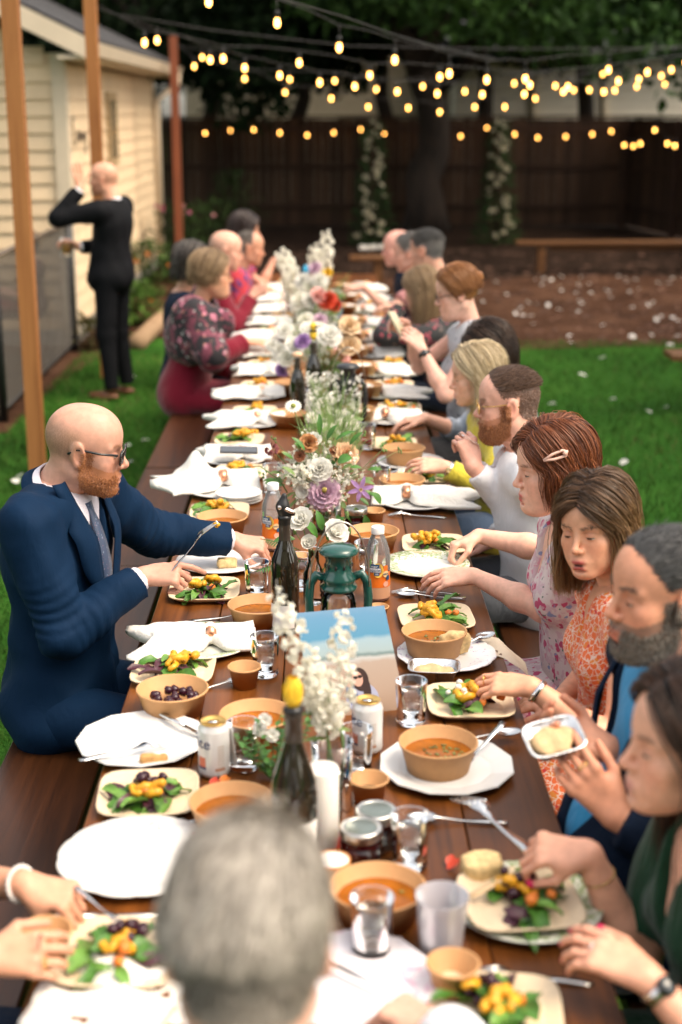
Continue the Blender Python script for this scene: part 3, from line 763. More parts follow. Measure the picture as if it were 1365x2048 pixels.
def torso(S, P, N, T, shp, g, sw, LT, o, male, inf=0.0):
    L = lambda t, f=0.0: P + (N - P) * t + T[:, 0] * f
    b = o.get('belly', 0.0)
    S.el(L(0.70), T, (0.115 * g + inf, sw * .93 + inf, LT * .34), 0.06)
    S.el(L(0.32, .015 + b * .5), T, (0.118 * g + inf + b, 0.158 * g + inf + b * .5, LT * .34), 0.07)
    S.el(L(0.02), T, (0.140 * g + inf, 0.178 * g + inf, 0.15), 0.07)
    S.rc(shp['L'] - (shp['L'] - shp['R']) * .06, shp['R'] + (shp['L'] - shp['R']) * .06, 0.056 * g + inf, 0.056 * g + inf, 0.06)
    S.rc(N - T[:, 2] * .03 - T[:, 0] * .005, L(.75), .06, .08, .05)
    if not male:
        for k in (1, -1): S.el(L(0.66, 0.085 * g) + T[:, 1] * k * 0.072, T, (0.058 + inf * .5, 0.062 + inf * .5, 0.062), 0.05)
def garment(c, t):
    o, T, P, N, shp, LT = c['o'], c['T'], c['P'], c['N'], c['shp'], c['LT']; inf = t.get('inf', 0.012); male = c['male']
    S = Solid(); torso(S, P, N, T, shp, c['g0'], c['sw'], LT, o, male, inf)
    if t.get('skirt'):       # the garment carries on down over the hips
        S.el(P + T[:, 0] * .03 - np.array([0, 0, .04]), T, (0.15, 0.185, 0.11), 0.06)
    m = 1.0 if male else 0.88; sl = t.get('sleeve', 'long')
    for k in 'LR':
        el, wr, a = c['elb'][k]; sr = t.get('sr', 1.0)
        if sl in ('long', 'three'):
            e2 = el + (wr - el) * (0.93 if sl == 'long' else 0.45)
            S.rc(shp[k], el, (0.058 * m + inf) * sr, (0.047 * m + inf) * sr, 0.03, wr=(.0026, 210, .95, .38)); S.rc(el, e2, (0.047 * m + inf) * sr, (0.033 * m + inf * .9) * sr, 0.02, flat=True, wr=(.0024, 220, .08, .42))
        elif sl == 'short':
            S.rc(shp[k], shp[k] + (el - shp[k]) * t.get('sf', .62), (0.060 * m + inf), (0.056 * m + inf), 0.03, flat=True)
        elif sl == 'cap':
            S.rc(shp[k], shp[k] + (el - shp[k]) * .16, (0.052 * m + inf), (0.050 * m + inf), 0.03, flat=True)
    # neck hole, and a V cut down the front
    S.rc(N - T[:, 2] * .045 + T[:, 0] * .01, N + T[:, 2] * .2 + T[:, 0] * .03, t.get('hole', 0.058 if male else .052), 0.085, 0.008, sub=True)
    if t.get('v'):
        vb, vw = t['v']
        apex = P + (N - P) * vb; T_ = T.copy(); ln = np.linalg.norm(N - apex) + .04
        def wedge(X, Y, Z):
            d = [X - apex[0], Y - apex[1], Z - apex[2]]; f = sum(d[i] * T_[i, 0] for i in range(3)); l = sum(d[i] * T_[i, 1] for i in range(3)); u = sum(d[i] * T_[i, 2] for i in range(3))
            return np.maximum(np.abs(l) - vw * np.clip(u / ln, -.02, 1.3), .02 - f) * .8
        S.fn(apex - .3, N + .3, wedge, 0.006, True)
    if t.get('openback'): pass
    V, F = S.mesh(t.get('h', 0.0068), t.get('na', 0.0035), t.get('nf', 42.0), seed=t.get('seed', 1))
    go = mesh_obj(t.get('name', 'jacket'), c['sub']((V, F)), t['mat'], c['root'])
    if t.get('hem'):         # jacket skirts that hang over the bench edge
        pass
    return go
def lower(c, lg, stand):
    P, B, o = c['P'], c['B'], c['o']; bf, bl = B[:, 0], B[:, 1]; S = Solid(); male = c['male']; m = 1.0 if male else .9; up = np.array([0, 0, 1.0])
    Sh = MB(); fx = lg.get('fwd', .43)
    if lg.get('kind') == 'skirt':
        S.el(P + bf * .02 - up * .02, B, (.16, .19, .13), .05); S.el(P + bf * .22 - up * .03, B, (.28, .19, .105), .06); S.el(P + bf * .40 - up * .18, B, (.09, .19, .22), .06)
    for g in (1, -1):
        hip = P + bl * g * .095 * m - up * (.0 if not stand else .02)
        if stand: knee = hip - up * (hip[2] * .46) + bf * .015 + bl * g * .01; ank = np.array([hip[0], hip[1], .09]) + bl * g * .03 - bf * .02
        else: knee = hip + bf * fx + bl * g * .03 - up * .01; ank = np.array([knee[0], knee[1], .09]) + bf * lg.get('shin', .02)
        if lg.get('kind') != 'skirt':
            S.rc(hip, knee, .092 * m, .070 * m, .05); S.rc(knee, ank, .068 * m, .055 * m if stand else .052 * m, .03, flat=True)
        foot = MB()
        foot.ball(Vector(ank + bf * .07 - up * .055) - Vector(c['off']), (.135 * m, .048, .036), 12, 8, rot=Matrix(B.tolist()))
        foot.build('shoe', lg.get('shoe', mat('shoe_leather', (.05, .022, .012), .4)), c['root'])
        if lg.get('kind') == 'skirt':
            leg = Solid(); leg.rc(knee - up * .1, ank, .05, .035, .02); mesh_obj('shin', c['sub'](leg.mesh(.012)), mat('stocking_skin', (.55, .33, .25), .5), c['root'])
    if lg.get('kind') != 'skirt' : S.el(P - up * .01, B, (.14 * m, .175 * m, .13), .05)
    mesh_obj('skirt' if lg.get('kind') == 'skirt' else 'trousers', c['sub'](S.mesh(.012, .003, 25)), lg['mat'], c['root'])
def hair_cap(c, col, inflate=0.006, fc=lambda u: 0.045 + 0.35 * np.clip(u, -.1, .2), low=-0.05, extra=None, name='hair'):
    S = cap_solid(c['H'], c['A'], c['s'], inflate, fc, low, extra)
    V, F = S.mesh(.006, .002, 90)
    return mesh_obj(name, c['sub']((V, F)), HAIR_MAT, c['root'], col=np.tile(np.array(col), (len(V), 1)))
def long_hair(c, n, cap, **kw):
    hair_cap(c, cap, fc=kw.pop('fc', lambda u: 0.030 + 0.60 * np.clip(u - .01, -.1, .2)), low=kw.pop('capl', -0.06))
    o = strands('hair', c['H'] - c['off'], c['A'], c['s'], c['root'], n, **kw)
    return o
def local(c, f, l, u): return Vector(c['H'] + c['A'] @ (np.array([f, l, u]) * c['s']) - c['off'])
def spectacles(c, m, shape='round', half=(0.024, 0.021), lens=True, fw=.0017):
    mb = MB(); gl = MB()
    for g in (1, -1):
        ring = []
        for i in range(20):
            a = 2 * math.pi * i / 20; x, y = math.cos(a), math.sin(a)
            if shape == 'square':
                q = 1 / max(abs(x), abs(y)) ** .65; x, y = x * q * .9, y * q * .9
            ring.append(local(c, 0.1015 - 0.10 * (abs(g * 0.033 + x * half[0]) ** 2) * 6, g * 0.033 + x * half[0], -0.004 + y * half[1]))
        mb.tube(ring + [ring[0]], fw, 6, False); gl.add(ring, [tuple(range(20))])
        mb.tube([local(c, .092, g * (0.033 + half[0]), 0.006), local(c, .05, g * 0.076, 0.006), local(c, -0.012, g * 0.0815, 0.010), local(c, -0.035, g * 0.079, -0.006)], fw + .0003, 6)
    mb.tube([local(c, .102, .010, -.001), local(c, .106, 0, .001), local(c, .102, -.010, -.001)], .0016, 6)
    fr = mb.build('spectacles', m, c['root'])
    if lens: gl.build('lens', thin_glass('lens_glass'), fr)
    return fr
def band(c, k, frac, r, m, name='bracelet', w=0.008, th=0.002, beads=0):
    el, wr, a = c['elb'][k]; p = el + (wr - el) * frac - c['off']; d = unit(wr - el); mb = MB(); x = Vector(unit(np.cross(d, (0.3, .2, 1)))); y = Vector(d).cross(x)
    if beads:
        for i in range(beads):
            q = 2 * math.pi * i / beads; mb.ball(Vector(p) + (x * math.cos(q) + y * math.sin(q)) * (r + .003), .0048, 8, 6)
    else:
        ring = [(Vector(p) + (x * math.cos(2 * math.pi * i / 24) + y * math.sin(2 * math.pi * i / 24)) * q + Vector(d) * z) for q, z in ((r, -w / 2), (r + th, -w / 2), (r + th, w / 2), (r, w / 2)) for i in range(24)]
        mb.add(ring, [(j * 24 + i, j * 24 + (i + 1) % 24, ((j + 1) % 4) * 24 + (i + 1) % 24, ((j + 1) % 4) * 24 + i) for j in range(4) for i in range(24)])
    return mb.build(name, m, c['root'])
def watch(c, k, frac, r, dirv, strap, face):
    b = band(c, k, frac, r, strap, 'watch', .018, .003); el, wr, a = c['elb'][k]; d = unit(wr - el); n = unit(np.array(dirv) - d * (np.array(dirv) @ d)); p = el + (wr - el) * frac - c['off'] + n * (r + .003)
    mb = MB(); q = Vector(n).to_track_quat('Z', 'Y').to_matrix()
    mb.lathe([(0, .006), (.013, .006), (.0155, .003), (.0155, -.004), (0, -.004)], 20); mb.v = [tuple(q @ Vector(v) + Vector(p)) for v in mb.v]
    mb.build('watch_case', face, b)
def collar(c, m, r=0.062, h=0.038, open_=28, name='collar', tilt=0.0):
    T, N = c['T'], c['N']; A = c['A']; mb = MB(); vs = []; n = 26
    ax = unit(c['H'] + A @ np.array([-.03, 0, -.06]) - N); l = unit(T[:, 1] - ax * (T[:, 1] @ ax)); f = np.cross(l, ax)
    for i in range(n + 1):
        a = R(open_ / 2 + (360 - open_) * i / n); d = f * math.cos(a) + l * math.sin(a); fr = max(math.cos(a), 0)
        b = N - c['off'] + f * (.012 + .012 * fr) - ax * (.028 + .03 * fr)
        for (q, z) in ((r + .004, 0.01), (r - .002, h), (r + .003, h + .003), (r + .016, -.004 - .012 * fr)):
            vs.append(Vector(b + d * q + ax * z))
    fs = [(i * 4 + j, (i + 1) * 4 + j, (i + 1) * 4 + j + 1, i * 4 + j + 1) for i in range(n) for j in range(3)]
    mb.add(vs, fs); return mb.build(name, m, c['root'])
def lapels(c, m, vb, vw, w=0.075, inf=0.012):
    # folded lapels along the two edges of a jacket's V
    T, N, P = c['T'], c['N'], c['P']; apex = P + (N - P) * vb; ln = np.linalg.norm(N - apex) + .04; g0 = c['g0']
    for s in (1, -1):
        mb = MB(); rows = 14; vs = []
        for i in range(rows):
            t = i / (rows - 1); u = t * ln; edge = vw * t; ww = w * min(1, t * 2.2 + .1) * (1.0 if t < .70 else (.72 if t < .74 else .66))
            for j in range(4):
                l = edge + ww * j / 3; ctr = apex + T[:, 2] * u; tt = vb + (1 - vb) * (u / ln)
                rr = 0.128 * g0 + inf + 0.014 - .05 * max(0, tt - .78) / .22; f = rr * math.sqrt(max(.02, 1 - (l / (c['sw'] * 1.06 + inf)) ** 2)) * (1 - .25 * max(0, tt - .75) / .25) - .004 + (.006 if j in (1, 2) else 0)
                vs.append(Vector(ctr + T[:, 0] * f + T[:, 1] * s * l - c['off']))
        mb.add(vs, [(i * 4 + j, i * 4 + j + 1, (i + 1) * 4 + j + 1, (i + 1) * 4 + j) for i in range(rows - 1) for j in range(3)])
        lo = mb.build('lapel', m, c['root']); md = lo.modifiers.new('t', 'SOLIDIFY'); md.thickness = .004; md.offset = 1
def cuff(c, k, m, r=.036, f0=.90, f1=.985):
    el, wr, a = c['elb'][k]; S = Solid(); S.rc(el + (wr - el) * f0, el + (wr - el) * f1, r, r * .96, .002, flat=True)
    mesh_obj('cuff', c['sub'](S.mesh(.005)), m, c['root'])
# ================================================================= the setting
def ground_mat(name, stops, s1, s2, rough=0.9, bp=0.5, bd=0.03):
    m, nt, N, L, b = new_mat(name); v = coords(N, L)
    n1 = noise(N, L, v, s1, 5, 0.6); n2 = noise(N, L, v, s2, 5, 0.65)
    mx = N.new('ShaderNodeMath'); mx.operation = 'MULTIPLY_ADD'; mx.inputs[1].default_value = 0.5; h = N.new('ShaderNodeMath'); h.operation = 'MULTIPLY'; h.inputs[1].default_value = 0.5
    L.new(n2, h.inputs[0]); L.new(n1, mx.inputs[0]); L.new(h.outputs[0], mx.inputs[2])
    r = ramp(N, stops); L.new(mx.outputs[0], r.inputs[0]); L.new(r.outputs[0], b.inputs['Base Color']); b.inputs['Roughness'].default_value = rough
    b.inputs['Specular IOR Level'].default_value = 0.05
    bump(N, L, b, n2, bp, bd); return m
LAWN = ground_mat('lawn', [(0.35, (.012, .042, .005)), (0.5, (.024, .090, .010)), (0.68, (.050, .125, .018))], 1.3, 60)
MULCH = ground_mat('mulch', [(0.34, (.014, .0065, .004)), (0.5, (.058, .027, .015)), (0.66, (.125, .066, .040))], 1.6, 26, bp=.9)
def sheet(name, pts, m, z, kind='structure', label=None):
    me = bpy.data.meshes.new(name); me.from_pydata([(x, y, z) for x, y in pts], [], [tuple(range(len(pts)))]); me.update()
    return tag(link(name, me, m), label, None, None, kind)
def grid_sheet(name, x0, x1, y0, y1, nx, ny, m, fz):
    xs = np.linspace(x0, x1, nx); ys = np.linspace(y0, y1, ny); X, Y = np.meshgrid(xs, ys, indexing='ij'); Z = fz(X, Y)
    V = np.stack([X, Y, Z], -1).reshape(-1, 3); i = np.arange(nx - 1)[:, None] * ny + np.arange(ny - 1)[None, :]; i = i.ravel()
    F = np.stack([i, i + ny, i + ny + 1, i + 1], 1); return tag(link(name, np_mesh(name, V, F), m), None, None, None, 'structure')
sheet('lawn', [(-90, -40), (90, -40), (90, 160), (-90, 160)], LAWN, 0.0)
edge = [(-1.45 + .12 * math.sin(i * 1.9), 11.2 + i * .5) for i in range(8)]
bed = [(9.5, 13.5), (6.8, 13.0), (5.4, 13.35), (4.3, 12.75), (3.4, 13.05), (2.4, 12.9), (1.2, 12.75), (0.2, 13.0), (-.9, 12.8), (-1.6, 13.6), (-2.6, 14.6), (-3.0, 20.5), (-4, 30), (14, 30), (14, 14)]
sheet('mulch_bed', bed, MULCH, 0.006)
sheet('side_soil', [(-2.6, 9.2), (-2.12, 9.4), (-2.08, 11.2), (-1.95, 12.4), (-1.55, 13.4), (-2.4, 14.4), (-3.4, 14.5), (-3.4, 9.2)], MULCH, 0.010)
SHADESOIL = ground_mat('soil_shade_paint', [(0.32, (.008, .005, .0035)), (0.5, (.022, .013, .009)), (0.70, (.045, .028, .018))], 1.6, 26, bp=.9)
sheet('painted_shade_sheet', [(-1.4, 18.4), (.5, 18.7), (2.0, 18.3), (3.5, 18.8), (5.0, 18.5), (9, 18.7), (14, 18.6), (14, 30.5), (-4.2, 30.5), (-3, 21), (-2.0, 19)], SHADESOIL, 0.012)  # darker soil colour paints the trees' shade over the back of the bed
# blades of grass, stuff nobody could count
def blades(name, spots, n, h0, h1, m, c0, c1, seed=1):
    g = np.random.default_rng(seed); P = spots(g, n); n = len(P)
    h = g.uniform(h0, h1, n)[:, None]; a = g.uniform(0, 6.28, n); s = np.stack([np.cos(a), np.sin(a), 0 * a], 1) * .0035; lean = np.stack([g.normal(0, .5, n), g.normal(0, .5, n), np.ones(n)], 1)
    P = np.concatenate([P, np.zeros((n, 1))], 1); tip = P + lean * h; V = np.stack([P - s, P + s, tip], 1).reshape(-1, 3); F = np.arange(3 * n).reshape(-1, 3)
    t = g.uniform(0, 1, n)[:, None]; col = np.array(c0) * (1 - t) + np.array(c1) * t
    pt = np.sin(P[:, 0] * 2.3 + 1.7 * np.sin(P[:, 1] * 1.1)) * np.sin(P[:, 1] * 1.9 + np.sin(P[:, 0] * 3.1)); dry = g.uniform(0, 1, n) < .03 + .10 * np.clip(pt, 0, 1); col[dry] = np.array([.15, .125, .05]) * g.uniform(.6, 1.2, (dry.sum(), 1)); col = np.repeat(col * (1 + .38 * pt)[:, None], 3, 0)
    return tag(link(name, np_mesh(name, V, F, False, col), m), 'short green lawn grass around the tables', None, None, 'stuff')
GR = mat('grass_blade', (.05, .1, .02), .7, attr=True, spec=.12, transl=0.25, var=.45, vs=.8)
def lawn_spots(g, n):
    a = np.stack([g.uniform(-2.6, -.6, n), g.uniform(1.2, 12.6, n)], 1); b = np.stack([g.uniform(.7, 5.2, n), g.uniform(2.8, 13.2, n)], 1); q = np.concatenate([a, b])
    keep = ~((q[:, 0] < -2.12) & (q[:, 1] > 9.0)); return q[keep]
blades('grass', lawn_spots, 62000, .025, .065, GR, (.020, .078, .010), (.078, .180, .028))
# fallen petals
def petals():
    g = np.random.default_rng(5); mb = MB()
    spots = [(g.uniform(1.2, 5.6), g.uniform(13.2, 18.5)) for _ in range(105)] + [(g.uniform(1.0, 4.5), g.uniform(8, 13.2)) for _ in range(34)] + [(g.uniform(-2, -1), g.uniform(6, 12)) for _ in range(14)]
    for x, y in spots:
        a = g.uniform(0, 6.28); mb.patch((x, y, .045 if y < 13 else .02), (math.cos(a), math.sin(a), .15), (g.normal(0, .3), g.normal(0, .3), 1), g.uniform(.045, .075), g.uniform(.04, .055), g.uniform(-.6, .9), .2, None, 3, 1)
    o = mb.build('fallen_petals', mat('petal_white', (.72, .70, .66), .6, transl=.3)); tag(o, 'scattered pale flower petals on mulch and grass', None, None, 'stuff')
petals()
# bark chips and leaf litter
def litter():
    g = np.random.default_rng(15); mb = MB()
    for _ in range(1500):
        x, y = g.uniform(-1.2, 6.2), g.uniform(13.0, 22); a = g.uniform(0, 6.28); s = g.uniform(.015, .04); t = g.uniform(.5, 1.5)
        mb.col = (.11 * t, .055 * t, .035 * t); mb.box((x, y, .012), (s, s * .4, .006), Matrix.Rotation(a, 3, 'Z') @ Matrix.Rotation(g.normal(0, .4), 3, 'X'))
    tag(mb.build('bark_litter', mat('bark_chip', (.1, .05, .03), .9, attr=True), None, False, col=True), 'brown bark chips covering the bed', None, None, 'stuff')
litter()

# ---------------------------------------------------------------- shed
SIDE = mat('siding_paint', (.70, .53, .34), .65, var=.07, vs=3, bp=.15, bs=60, rnd=.04)
SIDEG = SIDE
TRIM = mat('trim_paint', (.60, .50, .37), .55, var=.05, vs=6)
SHING = mat('roof_shingle', (.035, .034, .036), .9, var=.4, vs=14, bp=.6, bs=60, bd=.01)
def shed():
    XW, Y0, Y1, EZ = -2.27, 13.1, 20.0, 2.58
    r = empty('garden_shed', (-4.7, 16.5, 0), 0, 'cream lap-sided shed with dark roof beside the lawn', 'shed'); o = Vector((-4.7, 16.5, 0))
    def part(mb, name, m, parent=r, smooth=False):
        mb.v = [tuple(Vector(v) - o) for v in mb.v]; return mb.build(name, m, parent, smooth)
    core = part(MB().bbox((-7.1, Y0 + .03, 0), (XW - .03, Y1 - .03, EZ)), 'wall', SIDE)
    part(MB().bbox((-7.13, Y0 - .02, 0), (XW + .02, Y1 + .02, .14)), 'foundation', mat('concrete', (.30, .28, .26), .9, var=.15, vs=9))
    ex = .145; nb = int((EZ - .16) / ex)
    me = None
    for i in range(nb):       # side wall clapboards (each thicker at its lower edge)
        z = .16 + i * ex; mb = MB()
        mb.add([(XW, Y0, z), (XW + .020, Y0, z), (XW + .004, Y0, z + ex + .012), (XW, Y0, z + ex + .012), (XW, Y1, z), (XW + .020, Y1, z), (XW + .004, Y1, z + ex + .012), (XW, Y1, z + ex + .012)],
               [(0, 1, 2, 3), (7, 6, 5, 4), (1, 5, 6, 2), (0, 4, 5, 1), (3, 2, 6, 7), (0, 3, 7, 4)])
        part(mb, 'clapboard', SIDE, core)
    for i in range(nb + 9):   # gable wall towards the table
        z = .16 + i * ex; xr = XW - max(0, (z + ex - EZ) / .48)
        if xr < -6.6: break
        mb = MB(); xl = -7.1
        mb.add([(xl, Y0 + .03, z), (xl, Y0, z), (xl, Y0 + .026, z + ex + .012), (xl, Y0 + .03, z + ex + .012), (xr - .06, Y0 + .03, z), (xr - .06, Y0, z), (xr - .06, Y0 + .026, z + ex + .012), (xr - .06, Y0 + .03, z + ex + .012)],
               [(3, 2, 1, 0), (4, 5, 6, 7), (2, 6, 5, 1), (1, 5, 4, 0), (7, 6, 2, 3), (4, 7, 3, 0)])
        part(mb, 'clapboard', SIDE, core)
    part(MB().bbox((XW - .085, Y0 - .035, .1), (XW + .036, Y0 - .005, EZ)), 'corner_board', TRIM)
    part(MB().bbox((XW + .004, Y0 - .004, .1), (XW + .037, Y0 + .085, EZ)), 'corner_board', TRIM)
    part(MB().bbox((XW + .004, Y1 - .09, .1), (XW + .037, Y1 + .03, EZ)), 'corner_board', TRIM)
    # roof slab: eave overhang on the lit side, ridge away to the left
    rf = MB(); e = (XW + .30, EZ + .02); rg = (-4.7, EZ + .02 + (e[0] + 4.7) * .48); e2 = (-7.4, e[1]); ya, yb = Y0 - .34, Y1 + .3
    for (p, q) in ((e, rg), (rg, e2)):
        rf.add([(p[0], ya, p[1] + .10), (q[0], ya, q[1] + .10), (q[0], yb, q[1] + .10), (p[0], yb, p[1] + .10), (p[0], ya, p[1] + .06), (q[0], ya, q[1] + .06), (q[0], yb, q[1] + .06), (p[0], yb, p[1] + .06)],
               [(0, 3, 2, 1), (4, 5, 6, 7), (0, 1, 5, 4), (2, 3, 7, 6), (0, 4, 7, 3), (1, 2, 6, 5)])
    roof = part(rf, 'roof', SHING)
    for k in range(14):       # shingle courses
        t = k / 14; x = e[0] + (rg[0] - e[0]) * t; z = e[1] + .102 + (rg[1] - e[1]) * t; t2 = (k + 1) / 14 + .02; x2 = e[0] + (rg[0] - e[0]) * t2; z2 = e[1] + .102 + (rg[1] - e[1]) * t2; mb = MB()
        mb.add([(x, ya, z + .014), (x, yb, z + .014), (x2, yb, z2 + .004), (x2, ya, z2 + .004), (x, ya, z), (x, yb, z)], [(0, 1, 2, 3), (4, 5, 1, 0)]); part(mb, 'shingle', SHING, roof)
    fb = MB()                 # sloping barge board of the gable and soffit
    fb.add([(e[0] + .02, ya - .03, e[1] - .10), (rg[0], ya - .03, rg[1] - .10), (rg[0], ya - .03, rg[1] + .075), (e[0] + .02, ya - .03, e[1] + .075), (e[0] + .02, ya, e[1] - .10), (rg[0], ya, rg[1] - .10), (rg[0], ya, rg[1] + .075), (e[0] + .02, ya, e[1] + .075)],
           [(0, 3, 2, 1), (4, 5, 6, 7), (0, 1, 5, 4), (2, 3, 7, 6), (0, 4, 7, 3)])
    part(fb, 'barge_board', TRIM, roof)
    part(MB().bbox((XW + .03, ya, EZ - .06), (e[0], yb, EZ - .03)), 'soffit', TRIM, roof)
    gt = MB(); x = e[0] + .002
    for y_ in (0,): gt.add([(x, ya, e[1] + .05), (x, ya, e[1] - .06), (x + .07, ya, e[1] - .06), (x + .105, ya, e[1] + .045), (x, yb, e[1] + .05), (x, yb, e[1] - .06), (x + .07, yb, e[1] - .06), (x + .105, yb, e[1] + .045)], [(0, 1, 5, 4), (1, 2, 6, 5), (2, 3, 7, 6), (0, 3, 2, 1), (4, 5, 6, 7)])
    part(gt, 'gutter', TRIM, roof)
    part(MB().tube([(x + .05, yb - .2, e[1] - .03), (x + .05, yb - .2, e[1] - .16), (XW + .08, yb - .38, e[1] - .38), (XW + .08, yb - .38, .1)], .04, 8), 'downspout', TRIM, roof, True)
    w = part(MB().bbox((XW + .01, 15.55, 1.52), (XW + .045, 16.25, 2.28)), 'window', mat('tan_trim', (.36, .25, .13), .6))
    part(MB().bbox((XW + .04, 15.63, 1.60), (XW + .05, 16.17, 2.20)), 'pane', mat('dim_pane', (.25, .19, .11), .15), w)
    # thin black metal script beside the corner, its strokes too soft to read
    s = MB(); pts = lambda L: [(XW + .05, 13.22 + a * 1.4, 1.62 + b) for a, b in L]
    s.tube(pts([(.12, .40), (.02, .42), (.03, .31), (.09, .30), (.03, .29), (.02, .19), (.10, .17), (.17, .22)]), .007, 5)
    s.tube(pts([(.17, .22), (.22, .30), (.24, .20), (.29, .29), (.33, .20), (.38, .28), (.42, .22), (.40, .18), (.46, .27), (.49, .21), (.53, .27), (.54, .20), (.52, .08), (.48, .10), (.56, .17)]), .006, 5)
    o2 = s.build('script_sign', mat('black_wire', (.05, .035, .025), .5)); tag(o2, 'thin dark metal cursive sign fixed to the cream shed wall', 'sign')
shed()
# ---------------------------------------------------------------- chain-link side fence with grey screen
def mesh_fence():
    X, ya, yb, h = -2.22, 9.75, 12.75, 1.14
    r = empty('mesh_fence', (X, ya, 0), 0, 'low black-posted mesh fence running up to the shed corner', 'fence')
    BL = mat('black_metal', (.010, .011, .012), .45)
    for y, hh in ((ya, 1.22), (yb, 1.28)):
        MB().tube([(0, y - ya, 0), (0, y - ya, hh)], .038, 10).build('post', BL, r)
    MB().tube([(0, 0, h), (0, yb - ya, h)], .020, 8).build('rail', mat('rail_steel', (.10, .075, .055), .5), r)
    MB().tube([(0, 0, .08), (0, yb - ya, .08)], .012, 6).build('rail', BL, r)
    wires = MB(); st = .075; W = yb - ya; n = int(W / st)
    for i in range(-16, n + 1):
        for s in (1, -1):
            a = i * st; p0, p1 = (a, .08), (a + 1.06, h)
            if s < 0: p0, p1 = (a + 1.06, .08), (a, h)
            lo, hi = (p0, p1) if p0[0] < p1[0] else (p1, p0); t0 = max(0, (0 - lo[0]) / 1.06); t1 = min(1, (W - lo[0]) / 1.06)
            if t1 <= t0: continue
            q = lambda t: (0.004 * s, lo[0] + 1.06 * t, lo[1] + (hi[1] - lo[1]) * t)
            wires.tube([q(t0), q(t1)], .0028, 4, False)
    tag(wires.build('wire_mesh', mat('wire_grey', (.10, .09, .08), .5), r), None, None, None, 'stuff')
    sc = MB()
    for i in range(12): sc.patch((-.012, W * i / 12, .06), (0, 0, 1), (1, 0, .02), 1.05, W / 12, 0, 0, lambda t: 1, 4, 1)
    sc.build('privacy_screen', thin_glass('screen_cloth', (1, 1, 1), .0, .5, .55, (.12, .105, .085)), r)
mesh_fence()
# ---------------------------------------------------------------- timber posts that carry the lights
PW = wood('post_timber', (.20, .072, .020), (.38, .165, .052), (30, 30, 1.6), .6, 0, .12, True, .3)
PW2 = wood('post_red_timber', (.13, .038, .018), (.25, .075, .032), (30, 30, 1.6), .6, 0, .1, True, .3)
def post(px, py, h, m, label, x=None):
    p = at_z(px, py, 0) if x is None else Vector((x, py, 0)); r = .0455
    o = MB().bbox((-r, -r, 0), (r, r, h), .004).build('timber_post', m, None, False, loc=p); tag(o, label, 'post', 'timber posts for the string lights'); return p
PA = post(77, 948, 3.05, PW, 'pale square timber post standing closest behind the bald man in navy')
PB = post(None, 11.45, 2.93, PW, 'pale square timber post rising behind the standing man in black', -1.74)
PC = post(None, 17.9, 2.94, PW2, 'reddish square timber post beyond the shed gutter end', -1.75)
# ---------------------------------------------------------------- board fence round the yard
FB = wood('fence_board', (.019, .0095, .005), (.056, .029, .015), (20, 20, 1.2), .85, 0, .35, False, .4)
FR = wood('fence_rail', (.018, .009, .005), (.042, .020, .011), (1.5, 20, 20), .85, 0, .2, False, .4)
FY, FX = 26.5, 5.65
def board_fence(name, a, b, label, seed):
    a, b = Vector(a), Vector(b); d = (b - a); Ln = d.length; u = d.normalized(); ang = math.atan2(u.y, u.x)
    r = empty(name, a, ang, label, 'fence'); g = random.Random(seed); w = .138; n = int(Ln / (w + .004))
    protos = [MB().bbox((0, .0, .05), (w, .019, 1.93 + k * .008), .002).mesh('board', False) for k in range(3)]
    for i in range(n):
        o = link('board', protos[g.randrange(3)], FB, r, (i * (w + .004), .05 + g.uniform(-.002, .002), 0))
    for z in (.35, 1.05, 1.72): MB().bbox((0, .012, z), (Ln, .05, z + .085)).build('rail', FR, r, False)
    MB().bbox((0, .0, 1.955), (Ln, .12, 1.99)).build('cap_rail', FR, r, False)
    for i in range(int(Ln / 2.4) + 1): MB().bbox((i * 2.4 - .045, -.075, 0), (i * 2.4 + .045, .011, 1.94), .003).build('post', FR, r, False)
board_fence('board_fence', (-6.5, FY, 0), (FX + .3, FY, 0), 'dark brown board fence across the back of the yard', 1)
board_fence('board_fence', (FX - .05, FY + .1, 0), (7.2, 15.0, 0), 'dark brown board fence along the yard edge beyond the benches', 2)
# ---------------------------------------------------------------- houses beyond the fence
NS = mat('neighbour_siding', (.50, .43, .32), .7, var=.06, vs=2, rnd=.05)
def neighbour(name, x0, x1, y, ez, label, m, roofm, rise, seed, downs=()):
    r = empty(name, ((x0 + x1) / 2, y, 0), 0, label, 'house'); cx = (x0 + x1) / 2
    w = MB().bbox((x0 - cx, .05, 0), (x1 - cx, 7, ez)).build('wall', m, r, False)
    for i in range(int((ez - 1.2) / .16)):
        z = 1.2 + i * .16; mb = MB(); a, b = x0 - cx, x1 - cx
        mb.add([(a, .05, z), (a, .0, z), (a, .045, z + .165), (b, .05, z), (b, .0, z), (b, .045, z + .165)], [(1, 4, 5, 2), (0, 3, 4, 1), (0, 1, 2), (5, 4, 3)]); mb.build('clapboard', m, w, False)
    rf = MB(); rf.add([(x0 - cx - .4, -.5, ez - .05), (x1 - cx + .4, -.5, ez - .05), (x1 - cx + .4, 3.6, ez + rise), (x0 - cx - .4, 3.6, ez + rise), (x0 - cx - .4, -.5, ez - .2), (x1 - cx + .4, -.5, ez - .2), (x1 - cx + .4, 7.4, ez - .05), (x0 - cx - .4, 7.4, ez - .05)],
                      [(0, 1, 2, 3), (4, 5, 1, 0), (3, 2, 6, 7)]); rf.build('roof', roofm, r, False)
    for dx in downs: MB().bbox((dx - cx - .05, -.08, 0), (dx - cx + .05, .0, ez - .1)).build('downspout', TRIM, r, False)
    return r
neighbour('neighbour_house', -3.0, 2.2, 33, 4.4, 'beige house behind the board fence, seen under dark branches', NS, SHING, 2.4, 1)
